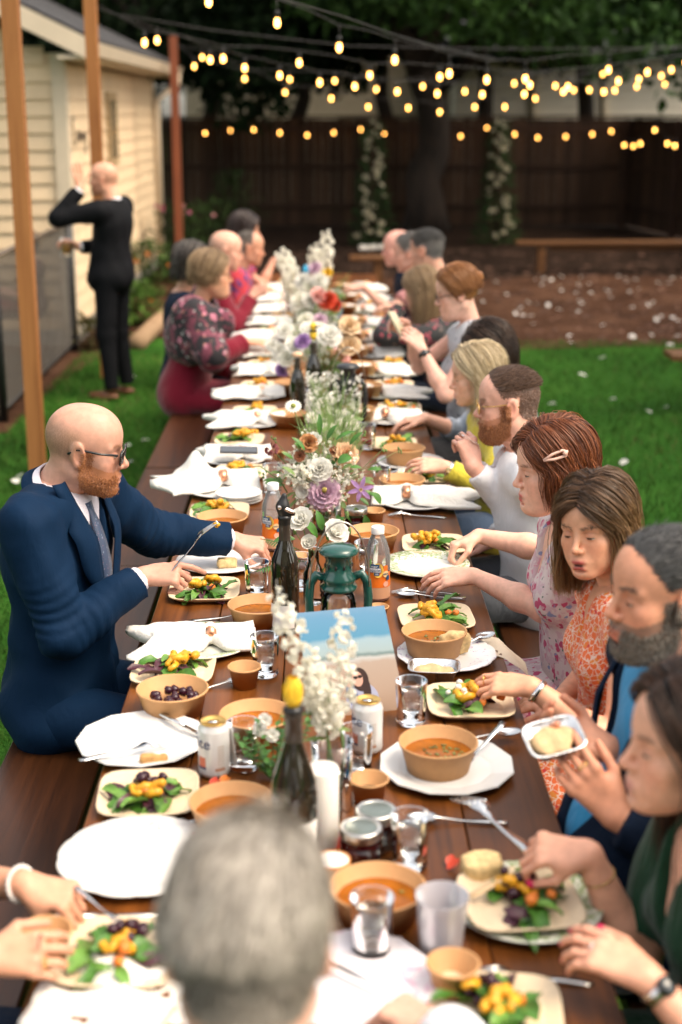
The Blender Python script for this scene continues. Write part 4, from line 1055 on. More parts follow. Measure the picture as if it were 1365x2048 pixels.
neighbour('neighbour_house', 2.9, 8.2, 31.5, 3.3, 'paler house behind the fence beside the big tree trunk', mat('neighbour_pale', (.60, .54, .44), .7, var=.05, vs=2), mat('grey_roof', (.085, .088, .095), .9, var=.2, vs=8), 2.2, 2, (4.6, 6.1))
neighbour('added_unseen_house', -7, 7, -13, 5.2, 'unseen house added behind the camera to block low sky light', NS, SHING, 2.2, 3)  # out of view, added to block low sky light from behind the camera
# ---------------------------------------------------------------- trees
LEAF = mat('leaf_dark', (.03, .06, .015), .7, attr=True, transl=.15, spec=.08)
BARK = mat('bark', (.022, .014, .009), .95, var=.4, vs=5, bp=1.0, bs=18, bd=.03, vec=(1, 1, .25))
def leaf_cloud(clumps, n, size, c0, c1, seed):
    g = np.random.default_rng(seed); cl = np.array(clumps, float); w = cl[:, 3] * cl[:, 4] * cl[:, 5]; w /= w.sum(); i = g.choice(len(cl), n, p=w)
    d = g.normal(size=(n, 3)); d /= np.linalg.norm(d, axis=1)[:, None]; rr = g.uniform(.25, 1.0, n) ** .45
    P = cl[i, :3] + d * rr[:, None] * cl[i, 3:6] + g.normal(0, .05, (n, 3))
    a = g.normal(size=(n, 3)); a[:, 2] -= .5; a /= np.linalg.norm(a, axis=1)[:, None]; b = np.cross(a, g.normal(size=(n, 3))); b /= np.linalg.norm(b, axis=1)[:, None]
    s = (size * g.uniform(.6, 1.3, n))[:, None]
    V = np.stack([P, P + a * s * .5 + b * s * .28, P + a * s, P + a * s * .5 - b * s * .28], 1).reshape(-1, 3); F = np.arange(4 * n).reshape(-1, 4)
    t = g.uniform(0, 1, n)[:, None]; cc = g.uniform(.7, 1.25, len(cl))[i][:, None]; col = np.repeat((np.array(c0) * (1 - t) + np.array(c1) * t) * cc, 4, 0)
    return V, F, col
def tree(name, base, h, r, limbs, clumps, n, size, c0, c1, label, seed, group=None):
    root = empty(name, base, 0, label, 'tree', group); b = Vector(base); g = random.Random(seed)
    tr = MB(); pts = [(g.uniform(-.05, .05) * i, g.uniform(-.05, .05) * i, h * i / 6) for i in range(7)]
    tr.tube(pts, [r * (1.35 if i == 0 else 1.05 - .06 * i) for i in range(7)], 14)
    top = Vector(pts[-1])
    for (dx, dy, dz, rr, start) in limbs:
        s = Vector(pts[max(0, min(6, int(start * 6)))]); e = s + Vector((dx, dy, dz)); m1 = s.lerp(e, .35) + Vector((g.uniform(-.2, .2), 0, dz * .08)); m2 = s.lerp(e, .7) + Vector((0, g.uniform(-.2, .2), dz * .06))
        tr.tube([s, m1, m2, e], [rr, rr * .8, rr * .55, rr * .2], 8)
    tr.build('trunk', BARK, root)
    V, F, c = leaf_cloud(clumps, n, size, c0, c1, seed); V = V - np.array(b); link('crown', np_mesh('crown', V, F, False, c), LEAF, root)
tb = at_z(852, 462, 0)
gg = random.Random(4); cl = []
for i in range(46):
    a = gg.uniform(0, 6.28); q = gg.uniform(.5, 6.3); cl.append((tb.x + math.cos(a) * q, tb.y - 1.0 + math.sin(a) * q * .9, gg.uniform(4.3, 8.2), gg.uniform(.9, 1.6), gg.uniform(.9, 1.6), gg.uniform(.6, 1.1)))
for (px, py, y, r1) in ((1040, 62, 20.5, .55), (1130, 90, 20, .5), (1205, 100, 21, .6), (1010, 90, 22, .4), (1300, 110, 19, .45), (1345, 180, 19.5, .35), (1090, 30, 20, .8), (1190, 40, 19.5, .8), (930, 25, 22, .7), (720, 10, 22.5, .7), (640, 25, 22, .5), (1290, 55, 20, .6)):
    p = at_y(px, py, y); cl.append((p.x, p.y, p.z, r1 * 1.2, r1, r1 * .62))
tree('shade_tree', tb, 2.75, .34, [(-1.6, .4, 3.6, .20, 1), (1.2, -.5, 3.4, .22, 1), (2.6, -1.5, 2.2, .13, .85), (.1, 1.2, 4.0, .18, 1), (3.0, -3.2, 1.6, .08, 1), (-3, -1, 2.6, .1, 1)], cl, 52000, .19, (.006, .017, .004), (.026, .058, .012), 'large dark-trunked tree rising in front of the back fence', 4)
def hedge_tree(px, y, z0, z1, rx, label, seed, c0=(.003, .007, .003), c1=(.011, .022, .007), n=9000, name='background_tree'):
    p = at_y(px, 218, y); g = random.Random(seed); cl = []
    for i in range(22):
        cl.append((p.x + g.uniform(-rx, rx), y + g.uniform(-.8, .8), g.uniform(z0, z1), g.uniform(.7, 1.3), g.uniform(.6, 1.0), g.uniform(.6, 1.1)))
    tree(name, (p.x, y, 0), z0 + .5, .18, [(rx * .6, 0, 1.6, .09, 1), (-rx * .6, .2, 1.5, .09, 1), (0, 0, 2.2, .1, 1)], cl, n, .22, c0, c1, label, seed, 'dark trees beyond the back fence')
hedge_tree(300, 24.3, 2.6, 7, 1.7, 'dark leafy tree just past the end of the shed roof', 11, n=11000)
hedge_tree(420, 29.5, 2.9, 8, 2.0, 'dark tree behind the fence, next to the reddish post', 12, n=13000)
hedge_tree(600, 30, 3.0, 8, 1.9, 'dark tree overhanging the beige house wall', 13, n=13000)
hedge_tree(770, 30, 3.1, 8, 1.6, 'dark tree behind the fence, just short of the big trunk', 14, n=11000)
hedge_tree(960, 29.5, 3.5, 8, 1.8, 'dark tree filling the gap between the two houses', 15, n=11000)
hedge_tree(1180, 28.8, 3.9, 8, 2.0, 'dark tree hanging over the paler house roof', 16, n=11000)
hedge_tree(1420, 27, 2.3, 7, 1.5, 'tree with brighter leaves past the fence corner', 17, (.012, .026, .008), (.04, .075, .02), 9000)
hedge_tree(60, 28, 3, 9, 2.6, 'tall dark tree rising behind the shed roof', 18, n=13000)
for k, (px, y) in enumerate(((4800, 5.0), (3300, 8.5), (2700, 12.5), (-3600, 5.5), (-2100, 8.5))):   # unseen trees added on both sides to cut sky light from the horizon
    hedge_tree(px, y, 2.2, 7, 1.8, ('added unseen side tree level with the woman in green', 'added unseen side tree level with the blonde woman', 'added unseen side tree near the mulch edge', 'added unseen side tree behind the bald man', 'added unseen side tree this side of the shed')[k], 50 + k, n=7000)
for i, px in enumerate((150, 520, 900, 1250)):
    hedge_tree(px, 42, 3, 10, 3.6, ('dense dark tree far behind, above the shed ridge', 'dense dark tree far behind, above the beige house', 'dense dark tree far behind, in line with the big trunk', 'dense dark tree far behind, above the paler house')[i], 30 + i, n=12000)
# ---------------------------------------------------------------- string lights
BULB = emit('bulb_glow', (1.0, .43, .09), 5.0)
SOCK = mat('socket_black', (.012, .011, .010), .5)
WIRE = mat('wire_dark', (.030, .028, .026), .6)
bulb_me = MB().lathe([(0, -.066), (.008, -.063), (.0145, -.054), (.0165, -.042), (.0145, -.028), (.011, -.016), (.010, -.008)], 14).mesh('bulb')
sock_me = MB().lathe([(0, .034), (.011, .034), (.0145, .028), (.016, -.012), (0, -.012)], 10).mesh('socket')
def string(bulbs, d0, d1, label, ends=None, hang=.055, sag=True):
    P = []
    for i, (x, y) in enumerate(bulbs):
        t = i / max(1, len(bulbs) - 1); P.append(at_y(x, y, d0 + (d1 - d0) * t) + Vector((0, 0, .05)))
    r = empty('string_light', P[0], 0, label, 'string lights', 'string lights over the table and along the fence'); o = P[0]
    path = []
    for i, p in enumerate(P):
        q = p + Vector((0, 0, hang)); path.append(q - o)
        if i < len(P) - 1: path.append((p.lerp(P[i + 1], .5) + Vector((0, 0, hang + .012))) - o)
    if ends:
        if ends[0] is not None: path = [Vector(ends[0]) - o] + path
        if ends[1] is not None: path = path + [Vector(ends[1]) - o]
    MB().tube(path, .0034, 5).build('wire', WIRE, r)
    for p in P:
        MB().tube([p + Vector((0, 0, hang)) - o, p + Vector((0, 0, .02)) - o], .0035, 4).build('lead', WIRE, r)
        s = link('socket', sock_me, SOCK, r, p - o); link('bulb', bulb_me, BULB, s)
PT = lambda p, z: Vector((p.x, p.y, z))
string([(418, 8), (555, 50), (679, 99), (790, 124), (899, 151), (974, 163), (1051, 161), (1217, 143), (1372, 128)], 8.6, 13.0, 'nearest string of glowing bulbs dropping across the top of the yard', (PT(PA, 3.03), None), .10)
string([(290, 89), (447, 121), (599, 129), (740, 154), (880, 157), (1060, 173), (1136, 177), (1237, 165), (1295, 147)], 11.2, 14.0, 'string of bulbs starting right by the shed gutter', (PT(PB, 2.9), None))
string([(315, 84), (421, 123), (490, 139), (560, 154), (640, 168), (710, 176), (795, 186), (875, 190), (965, 192), (1049, 191), (1127, 186), (1208, 186), (1278, 161), (1343, 142)], 12.0, 16.0, 'string of bulbs sagging low in front of the big trunk', (PT(PB, 2.86), None))
string([(389, 135), (490, 160), (580, 161), (670, 164), (753, 181), (846, 175), (930, 185), (1029, 169), (1111, 174), (1179, 182), (1230, 183), (1274, 175), (1323, 154)], 17.6, 18.5, 'string of bulbs hung from the reddish post', (PT(PC, 2.9), None))
string([(405, 117), (571, 187), (663, 199), (737, 216), (817, 218), (880, 226), (950, 216), (1010, 216), (1071, 199), (1148, 182), (1206, 150), (1330, 171)], 18.2, 20.5, 'lowest overhead string of bulbs, level with the fence top', (PT(PC, 2.84), None))
string([(411, 268), (462, 262), (508, 261), (560, 267), (615, 272), (668, 267), (722, 260), (769, 268), (845, 272), (922, 274), (974, 258), (1030, 270), (1076, 277), (1132, 275), (1185, 270), (1223, 264)], 26.3, 26.3, 'string of bulbs pinned along the dark back fence', None, .045)
string([(1249, 292), (1267, 294), (1281, 289), (1310, 262), (1335, 289), (1350, 293)], 24.5, 21.5, 'short string of bulbs on the side fence near the corner', None, .045)
def bare_wire(pts, label):
    P = [at_y(*p) for p in pts]; o = MB().tube([p - P[0] for p in P], .0038, 5).build('support_cable', WIRE, None, loc=P[0]); tag(o, label, 'cable')
bare_wire([(535, -10, 7.0), (683, 32, 7.6), (785, 68, 8.2), (890, 98, 9.0), (990, 118, 10)], 'bare dark cable running down from the top of the picture')
bare_wire([(245, 30, 11.4), (420, 60, 12.0), (700, 92, 13), (990, 98, 14), (1365, 96, 15)], 'slack cable stretched between the posts across the yard')
bare_wire([(1000, 150, 11), (1180, 135, 11.5), (1260, 125, 12), (1380, 108, 12.5)], 'pale cable rising at the far end of the strings')
# ---------------------------------------------------------------- floral columns beside the trunk
def floral_column(px, base_y, y, label, seed):
    b = at_y(px, base_y, y); b.z = 0; top = at_y(px, 246, y).z; r = empty('floral_column', b, 0, label, 'floral column', 'flower-covered columns at the ceremony spot'); g = random.Random(seed)
    MB().tube([(0, 0, 0), (0, 0, top)], .03, 8).build('pole', FR, r)
    lf = MB()
    for i in range(900):
        z = g.uniform(.02, 1) ** 1.3 * top; w = .16 + .26 * max(0, 1 - z / top) ** 1.6; a = g.uniform(0, 6.28); q = w * g.uniform(.3, 1)
        t = g.uniform(.6, 1.4); lf.col = (.020 * t, .045 * t, .014 * t); d = Vector((math.cos(a), math.sin(a), g.uniform(-.6, .8)))
        lf.patch((math.cos(a) * q, math.sin(a) * q, z), d, (0, -.4, 1), g.uniform(.06, .13), .035, g.uniform(-.8, .8), .1, None, 2, 1)
    lf.build('foliage', LEAF, r, col=True)
    wm = mat('petal_cream', (.62, .56, .40), .6, transl=.2)
    for i in range(30):
        z = .12 + (top - .1) * (i + g.random()) / 30; w = .10 + .22 * max(0, 1 - z / top) ** 1.6; a = g.uniform(-2.7, -.4); mb = MB(); c = Vector((math.cos(a) * w, math.sin(a) * w, z)); rr = g.uniform(.032, .060)
        for k in range(9):
            d = Vector((g.gauss(0, 1), g.gauss(0, 1) - .4, g.gauss(0, 1))).normalized(); mb.patch(c, d, Vector((d.y, -d.x, .5)), rr * 1.4, rr * 1.1, .8, .2, None, 2, 1)
        mb.build('flower', wm, r)
floral_column(745, 470, 23.0, 'flower-covered column standing close to the big tree trunk, away from the bench', 3)
floral_column(993, 462, 23.2, 'flower-covered column beside the long bench at the back', 5)
# ---------------------------------------------------------------- planting by the shed
def shrub(px, py, h, w, label, seed, c0, c1, blooms=None, n=500, z=0.0):
    b = at_z(px, py, z); r = empty('garden_plant', b, 0, label, 'plant', 'plants along the shed wall'); g = random.Random(seed); lf = MB()
    for i in range(10): 
        a = g.uniform(0, 6.28); lf.col = (.03, .05, .015); lf.tube([(0, 0, 0), (math.cos(a) * w * .3, math.sin(a) * w * .3, h * .6), (math.cos(a) * w * .6, math.sin(a) * w * .6, h * .95)], .005, 4)
    for i in range(n):
        a = g.uniform(0, 6.28); zz = h * g.uniform(.03, 1); q = w * math.sqrt(g.random()) * math.sin(math.pi * (.15 + .75 * zz / h)); t = g.random()
        lf.col = tuple(c0[k] * (1 - t) + c1[k] * t for k in range(3))
        lf.patch((math.cos(a) * q, math.sin(a) * q, zz), (math.cos(a), math.sin(a), g.uniform(-.2, 1)), (0, 0, 1), g.uniform(.05, .13), g.uniform(.02, .05), g.uniform(-1, .3), .1, None, 2, 1)
    lf.build('foliage', LEAF, r, col=True)
    if blooms:
        for i in range(blooms[1]):
            a = g.uniform(3.3, 6.1); zz = h * g.uniform(*blooms[2]); q = w * .7; mb = MB(); c = Vector((math.cos(a) * q, math.sin(a) * q, zz))
            for k in range(8): mb.patch(c, (math.cos(k * .785), -.5 + .2 * math.sin(k), math.sin(k * .785)), (0, -1, .3), .035, .022, .3, .1, None, 2, 1)
            mb.build('bloom', mat('bloom_' + blooms[0][0], blooms[0][1], .6), r)
DK0, DK1 = (.010, .022, .007), (.035, .065, .018)
shrub(355, 560, .95, .45, 'tall dark plant with pink blooms below the reddish post', 1, DK0, DK1, (('pink', (.42, .10, .19)), 5, (.85, 1.0)), 700)
shrub(420, 548, .95, .5, 'dark leafy plant behind the seated guests', 2, DK0, DK1, (('pale_pink', (.45, .2, .22)), 3, (.8, 1)), 700)
shrub(300, 590, .62, .38, 'medium green plant against the shed wall with orange flowers', 3, (.025, .05, .012), (.07, .13, .03), (('orange', (.55, .16, .02)), 5, (.55, .95)), 600)
shrub(268, 650, .42, .32, 'low bright green plant beside the standing man', 4, (.03, .07, .014), (.10, .19, .035), (('orange_red', (.5, .12, .02)), 3, (.6, 1.0)), 600)
shrub(185, 700, .30, .25, 'small brownish weeds at the foot of the shed corner', 5, (.05, .05, .02), (.12, .10, .04), None, 250)
shrub(470, 500, 1.2, .5, 'tall dark shrub near the back fence, beyond the seated guests', 6, DK0, (.025, .045, .014), None, 700)
lg = at_z(275, 700, 0); l2 = at_z(372, 588, 0)
tag(MB().tube([lg - lg, (l2 - lg) * .5 + Vector((.05, 0, .01)), l2 - lg], .085, 10).build('garden_log', wood('log_timber', (.18, .11, .06), (.33, .22, .13), (20, 3, 20), .8, 0, .1), None, loc=lg + Vector((0, 0, .06))), 'weathered log edging the planting bed by the shed', 'log')
# ================================================================= tables and benches
TW = wood('table_wood', (.024, .0065, .0014), (.185, .058, .010), (34, 1.3, 34), .34, .0, .22, True, .22)
BW = wood('bench_wood', (.010, .0035, .0012), (.068, .022, .006), (34, 1.3, 34), .38, .06, .22, True, .3)
TX0, TX1 = -0.4725, 0.468
def long_table(y0, y1, label, i):
    r = empty('farm_table', (0, (y0 + y1) / 2, 0), 0, label, 'table', 'farm tables set end to end'); c = (y0 + y1) / 2; L = (y1 - y0) / 2; n = 5; w = (TX1 - TX0) / n
    for k in range(n):
        MB().bbox((TX0 + k * w + .0012, -L + random.uniform(0, .004), TT - .042), (TX0 + (k + 1) * w - .0012, L - random.uniform(0, .004), TT - random.uniform(0, .0008)), .0025).build('plank', TW, r, False)
    for s in (-1, 1): MB().bbox((TX0 + .06 if s < 0 else TX1 - .085, -L + .08, TT - .14), (TX0 + .085 if s < 0 else TX1 - .06, L - .08, TT - .045)).build('apron', TW, r, False)
    for sx in (TX0 + .10, TX1 - .10):
        for sy in (-L + .15, L - .15): MB().bbox((sx - .04, sy - .04, 0), (sx + .04, sy + .04, TT - .045), .004).build('leg', TW, r, False)
jy = at_z(290, 935, .43).y
yend = at_z(640, 547, TT).y
cuts = [1.62, jy - 1.9, jy + .35, jy + 2.75, jy + 5.15, yend]
tl = ['long wooden table at the grey-haired man with the wine bottles on it', 'long wooden table with the main mixed flower arrangement on it', 'long wooden table carrying the black lantern', 'long wooden table beneath the shawled woman\'s place', 'wooden table at the far end of the row']
for i in range(5): long_table(cuts[i] + .003, cuts[i + 1] - .003, tl[i], i)
def bench(x0, x1, y0, y1, label, h=.43, m=None, group='benches along the tables'):
    m = m or BW; r = empty('wooden_bench', ((x0 + x1) / 2, (y0 + y1) / 2, 0), 0, label, 'bench', group); W = (x1 - x0) / 2; L = (y1 - y0) / 2
    ax = L > W
    MB().bbox((-W, -L, h - .045), (W, L, h), .004).build('seat', m, r, False)
    for s in (-1, 1):
        p = (0, s * (L - .28)) if ax else (s * (W - .34), 0); hx, hy = (W * .8, .03) if ax else (.05, L * .8)
        MB().bbox((p[0] - hx, p[1] - hy, 0), (p[0] + hx, p[1] + hy, h - .047), .003).build('leg', m, r, False)
    MB().bbox((-.02, -L + .35, h - .13) if ax else (-W + .45, -.02, h - .13), (.02, L - .35, h - .05) if ax else (W - .45, .02, h - .05)).build('stretcher', m, r, False)
bench(-.856, -.594, .75, jy - 1.55, 'dark worn bench beside the pearl-bracelet hand')
bench(-.856, -.594, jy - 1.545, jy - .015, 'brown bench under the bald man in the navy suit')
bench(-.856, -.594, jy + .015, jy + 2.4, 'empty brown bench stretch in front of the shawled woman')
bench(-.856, -.594, jy + 2.43, jy + 4.8, 'bench under the guests in red at the far end')
bench(.594, .856, 1.3, 3.55, 'bench under the bearded man in navy and the woman in green')
bench(.594, .856, 3.58, 5.95, 'bench under the red-haired woman in the floral dress')
bench(.594, .856, 5.98, 8.35, 'bench under the woman holding a phone')
bench(.594, .856, 8.38, 10.8, 'bench under the long-haired woman in black florals')
RB = wood('bench_orange', (.060, .024, .008), (.17, .075, .026), (1.5, 30, 30), .45, .1, .1, True, .2)
p0, p1 = at_z(1032, 482, .42), at_z(1420, 478, .42)
bench(p0.x, p1.x, p0.y - .14, p0.y + .14, 'long low orange-brown bench on the mulch near the fence corner', .42, RB, 'empty ceremony benches')
p0 = at_z(700, 512, .42)
bench(p0.x, p0.x + 1.05, p0.y - .14, p0.y + .14, 'dim bench beyond the table end with white flowers lying on it', .42, RB, 'empty ceremony benches')
p1 = at_z(1336, 704, .43)
bench(p1.x, p1.x + 1.8, p1.y - .14, p1.y + .14, 'bench end poking in at the edge of the lawn', .43, RB, 'empty ceremony benches')
for k, (px, py) in enumerate(((735, 505), (765, 503))):
    b = at_z(px, py, .425); mb = MB(); g = random.Random(k)
    for i in range(26):
        d = Vector((g.gauss(0, 1), g.gauss(0, 1), abs(g.gauss(0, .7)))).normalized(); mb.patch(Vector((g.uniform(-.09, .09), g.uniform(-.05, .05), .03)), d, (0, 0, 1), .07, .055, .5, .2, None, 2, 1)
    tag(mb.build('flower_bunch', mat('petal_white', (.72, .70, .66), .6), None, loc=b), ('white flower bunch on the far bench, nearer the stock blooms', 'white flower bunch on the far bench, nearer the bald far guest')[k], 'flowers')
# ================================================================= tableware
def plate_print(name, base, ink, r0, r1, sc, th, second=None):
    m, nt, N, L, b = new_mat(name); t = N.new('ShaderNodeTexCoord'); sp = N.new('ShaderNodeSeparateXYZ'); L.new(t.outputs['Object'], sp.inputs[0]); cx = N.new('ShaderNodeCombineXYZ'); L.new(sp.outputs[0], cx.inputs[0]); L.new(sp.outputs[1], cx.inputs[1])
    ln = N.new('ShaderNodeVectorMath'); ln.operation = 'LENGTH'; L.new(cx.outputs[0], ln.inputs[0])
    rm = ramp(N, [(0, (0, 0, 0)), (r0 / .2, (0, 0, 0)), (r0 / .2 + .012, (1, 1, 1)), (r1 / .2, (1, 1, 1)), (min(1, r1 / .2 + .012), (0, 0, 0))]); ml = N.new('ShaderNodeMath'); ml.operation = 'MULTIPLY'; ml.inputs[1].default_value = 5.0; L.new(ln.outputs['Value'], ml.inputs[0]); L.new(ml.outputs[0], rm.inputs[0])
    f = noise(N, L, cx.outputs[0], sc, 4, .7, 1.2); fr = ramp(N, [(th, (0, 0, 0)), (th + .05, (1, 1, 1))]); L.new(f, fr.inputs[0])
    mu = N.new('ShaderNodeMath'); mu.operation = 'MULTIPLY'; L.new(rm.outputs[0], mu.inputs[0]); L.new(fr.outputs[0], mu.inputs[1])
    mx = N.new('ShaderNodeMix'); mx.data_type = 'RGBA'; mx.inputs['A'].default_value = (*base, 1); mx.inputs['B'].default_value = (*ink, 1); L.new(mu.outputs[0], mx.inputs['Factor']); o = mx.outputs['Result']
    if second:
        f2 = noise(N, L, cx.outputs[0], second[1], 2, .5); r2 = ramp(N, [(second[2], (0, 0, 0)), (second[2] + .04, (1, 1, 1))]); L.new(f2, r2.inputs[0]); m2 = N.new('ShaderNodeMath'); m2.operation = 'MULTIPLY'; L.new(r2.outputs[0], m2.inputs[0]); L.new(rm.outputs[0], m2.inputs[1])
        mx2 = N.new('ShaderNodeMix'); mx2.data_type = 'RGBA'; mx2.inputs['B'].default_value = (*second[0], 1); L.new(o, mx2.inputs['A']); L.new(m2.outputs[0], mx2.inputs['Factor']); o = mx2.outputs['Result']
    L.new(o, b.inputs['Base Color']); b.inputs['Roughness'].default_value = .22; MATS[name] = m; return m
CHINA = mat('white_china', (.70, .69, .67), .20, var=.02, vs=5, spec=.5)
STONE = mat('matte_plate', (.70, .68, .67), .38, var=.04, vs=20)
GREENP = plate_print('green_rim_china', (.66, .66, .58), (.26, .33, .16), .085, .132, 70, .47)
ROSEP = plate_print('rose_rim_china', (.70, .68, .65), (.26, .36, .16), .100, .130, 46, .60, ((.62, .16, .18), 30, .66))
PINKP = plate_print('pink_tint_china', (.78, .72, .74), (.70, .42, .52), .080, .138, 18, .55)
LILAC = plate_print('violet_rim_china', (.80, .79, .78), (.42, .28, .46), .075, .130, 55, .58)
KRAFT = mat('kraft_paper', (.50, .27, .115), .62, var=.05, vs=60, bp=.08, bs=300)
PALM = mat('palm_leaf_plate', (.66, .52, .35), .55, var=.06, vs=22, bp=.1, bs=120, vec=(1, 6, 1))
STEEL = mat('polished_steel', (.62, .61, .60), .16, 1.0, var=.05)
COPPER = mat('copper_ring', (.72, .34, .20), .28, 1.0)
LINEN = cloth('napkin_linen', (.70, .67, .62), .85, .35, 60, 0, .1, .03)
SOUP = mat('soup', (.27, .080, .003), .22, var=.3, vs=30, spec=.25)
def prof_plate(r, lip=.016, foot=.5):
    return [(0, .004), (r * foot * .98, .004), (r * foot, .0), (r * (foot + .05), .0), (r * .70, .006), (r * .985, lip - .001), (r, lip + .001), (r * .99, lip + .0035), (r * .72, .0105), (r * .66, .008), (0, .008)]
PL = {'round': (MB().lathe(prof_plate(.135), 48).mesh('plate'), STONE), 'white': (MB().lathe(prof_plate(.135), 48).mesh('plate'), CHINA), 'green': (MB().lathe(prof_plate(.135), 48).mesh('plate'), GREENP),
      'dodec': (MB().lathe(prof_plate(.146), 12).mesh('plate', False), CHINA), 'pink': (MB().lathe(prof_plate(.14), 10).mesh('plate', False), PINKP), 'lilac': (MB().lathe(prof_plate(.125), 60, wob=lambda a, r: 1 + .03 * abs(math.sin(a * 7)) * (r > .1)).mesh('plate'), LILAC),
      'rose': (MB().lathe(prof_plate(.148), 72, wob=lambda a, r: 1 + .025 * (abs(math.sin(a * 6)) ** .6) * (r > .11)).mesh('plate'), ROSEP)}
def plate(kind, px, py, label, z=TT, rz=None):
    me, m = PL[kind]; o = link('dinner_plate', me, m, None, at_z(px, py, z + .001), (0, 0, random.uniform(0, 6) if rz is None else rz)); return tag(o, label, 'plate', 'dinner plates on the tables')
def square_mesh():
    mb = MB(); n = 40; rows = [(.074, .006), (.078, .004), (.098, .018), (.102, .0185), (.1025, .016), (.080, .0), (.0, .0)]
    def sq(a, r):
        e = 5.0; c, s = math.cos(a), math.sin(a); return r / (abs(c) ** e + abs(s) ** e) ** (1 / e)
    vs = []; fs = []
    rows = [(0, .006)] + rows
    for (r, z) in rows:
        for i in range(n):
            a = 2 * math.pi * (i + .5) / n; q = sq(a, r); vs.append((q * math.cos(a), q * math.sin(a), z))
    for k in range(len(rows) - 1):
        for i in range(n): fs.append((k * n + i, k * n + (i + 1) % n, (k + 1) * n + (i + 1) % n, (k + 1) * n + i))
    mb.add(vs, fs); return mb.mesh('square_plate')
SQ = square_mesh()
def square_plate(px, py, label, z=TT, rz=None, tilt=None):
    return tag(link('salad_plate', SQ, PALM, None, at_z(px, py, z + .0005), tilt or (0, 0, random.uniform(-.08, .08) if rz is None else rz)), label, 'plate', 'square palm-leaf salad plates')
# --- salad pieces
LEAFG = [mat('salad_green_a', (.060, .165, .022), .4, var=.3, vs=40, transl=.15), mat('salad_green_b', (.13, .27, .045), .4, var=.3, vs=40, transl=.15), mat('salad_purple', (.055, .012, .022), .4, var=.3, vs=40)]
lp = lambda sh, L, W, cu, rf: MB().patch((0, 0, 0), (1, 0, .15), (0, 0, 1), L, W, cu, .18, sh, 5, 2, ruf=rf).mesh('leaf')
LEAFM = [lp(lambda t: math.sin(math.pi * min(1, .08 + t * .9)) ** .7, .062, .036, -.9, .003), lp(lambda t: math.sin(math.pi * min(1, .05 + t * .92)), .070, .026, -1.2, .004), lp(lambda t: .3 + .7 * abs(math.sin(t * 9)), .075, .028, -.8, .004)]
SQM = MB().tube([(math.cos(a) * .017, math.sin(a) * .012, .004 * math.sin(a * 2)) for a in [i * .42 for i in range(13)]], [.006, .009, .007, .010, .007, .009, .0065, .0095, .007, .009, .007, .009, .006], 8).mesh('squash_ring')
CUM = MB().ball((0, 0, 0), (.011, .010, .009), 7, 5, jit=.18).mesh('cube')
SEEDM = MB().ball((0, 0, 0), (.004, .0025, .0012), 6, 4).mesh('seed')
YEL = mat('yellow_squash', (.62, .30, .015), .4, var=.25, vs=60); ORG = mat('orange_carrot', (.62, .17, .02), .45, var=.2, vs=50); BEET = mat('beet_purple', (.030, .004, .012), .25, var=.3, vs=50); FETA = mat('white_cheese', (.80, .77, .70), .7)
def salad(px, py, label, z=TT, n=14, y=5, c=2, b=0, w=0, seed=0, full=True, loc=None):
    p = at_z(px, py, z + .008) if loc is None else Vector(loc); r = empty('salad', p, 0, label, 'salad', 'salads on palm-leaf plates'); g = random.Random(seed + 100)
    for i in range(int(n * 1.7)):
        a = g.uniform(0, 6.28); q = .074 * math.sqrt(g.random()); k = g.choice((0, 0, 1, 1, 2)); m = LEAFG[g.choice((0, 0, 0, 1, 1, 2))]
        o = bpy.data.objects.new('leaf', LEAFM[k]); COL.objects.link(o); o.parent = r; o.location = (q * math.cos(a) - .02 * math.cos(a), q * math.sin(a) * .8, .004 + .012 * g.random()); o.rotation_euler = (g.uniform(-.5, .5), g.uniform(-.6, .1), g.uniform(0, 6.28))
        if not LEAFM[k].materials: LEAFM[k].materials.append(LEAFG[0])
        o.material_slots[0].link = 'OBJECT'; o.material_slots[0].material = m; o.scale = [g.uniform(.75, 1.15)] * 3
    def piece(me, m, nm, cnt, cx, cy, sp, zz, s=1.0):
        for i in range(cnt):
            o = bpy.data.objects.new(nm, me); COL.objects.link(o); o.parent = r; o.location = (cx + g.gauss(0, sp), cy + g.gauss(0, sp), zz + .007 * g.random() + .003 * i); o.rotation_euler = (g.uniform(-.5, .5), g.uniform(-.5, .5), g.uniform(0, 6)); o.scale = [s * g.uniform(.8, 1.2)] * 3
            if not me.materials: me.materials.append(YEL)
            o.material_slots[0].link = 'OBJECT'; o.material_slots[0].material = m
    piece(SQM, YEL, 'squash_ring', y, g.uniform(-.012, .018), g.uniform(-.015, .01), .016, .018)
    piece(CUM, ORG, 'carrot_piece', c, .022, -.006, .022, .018, 1.0)
    piece(CUM, BEET, 'beet_piece', b, -.002, .022, .018, .018, 1.05)
    piece(CUM, FETA, 'cheese_crumb', w, -.012, .012, .022, .022, .8)
    return r
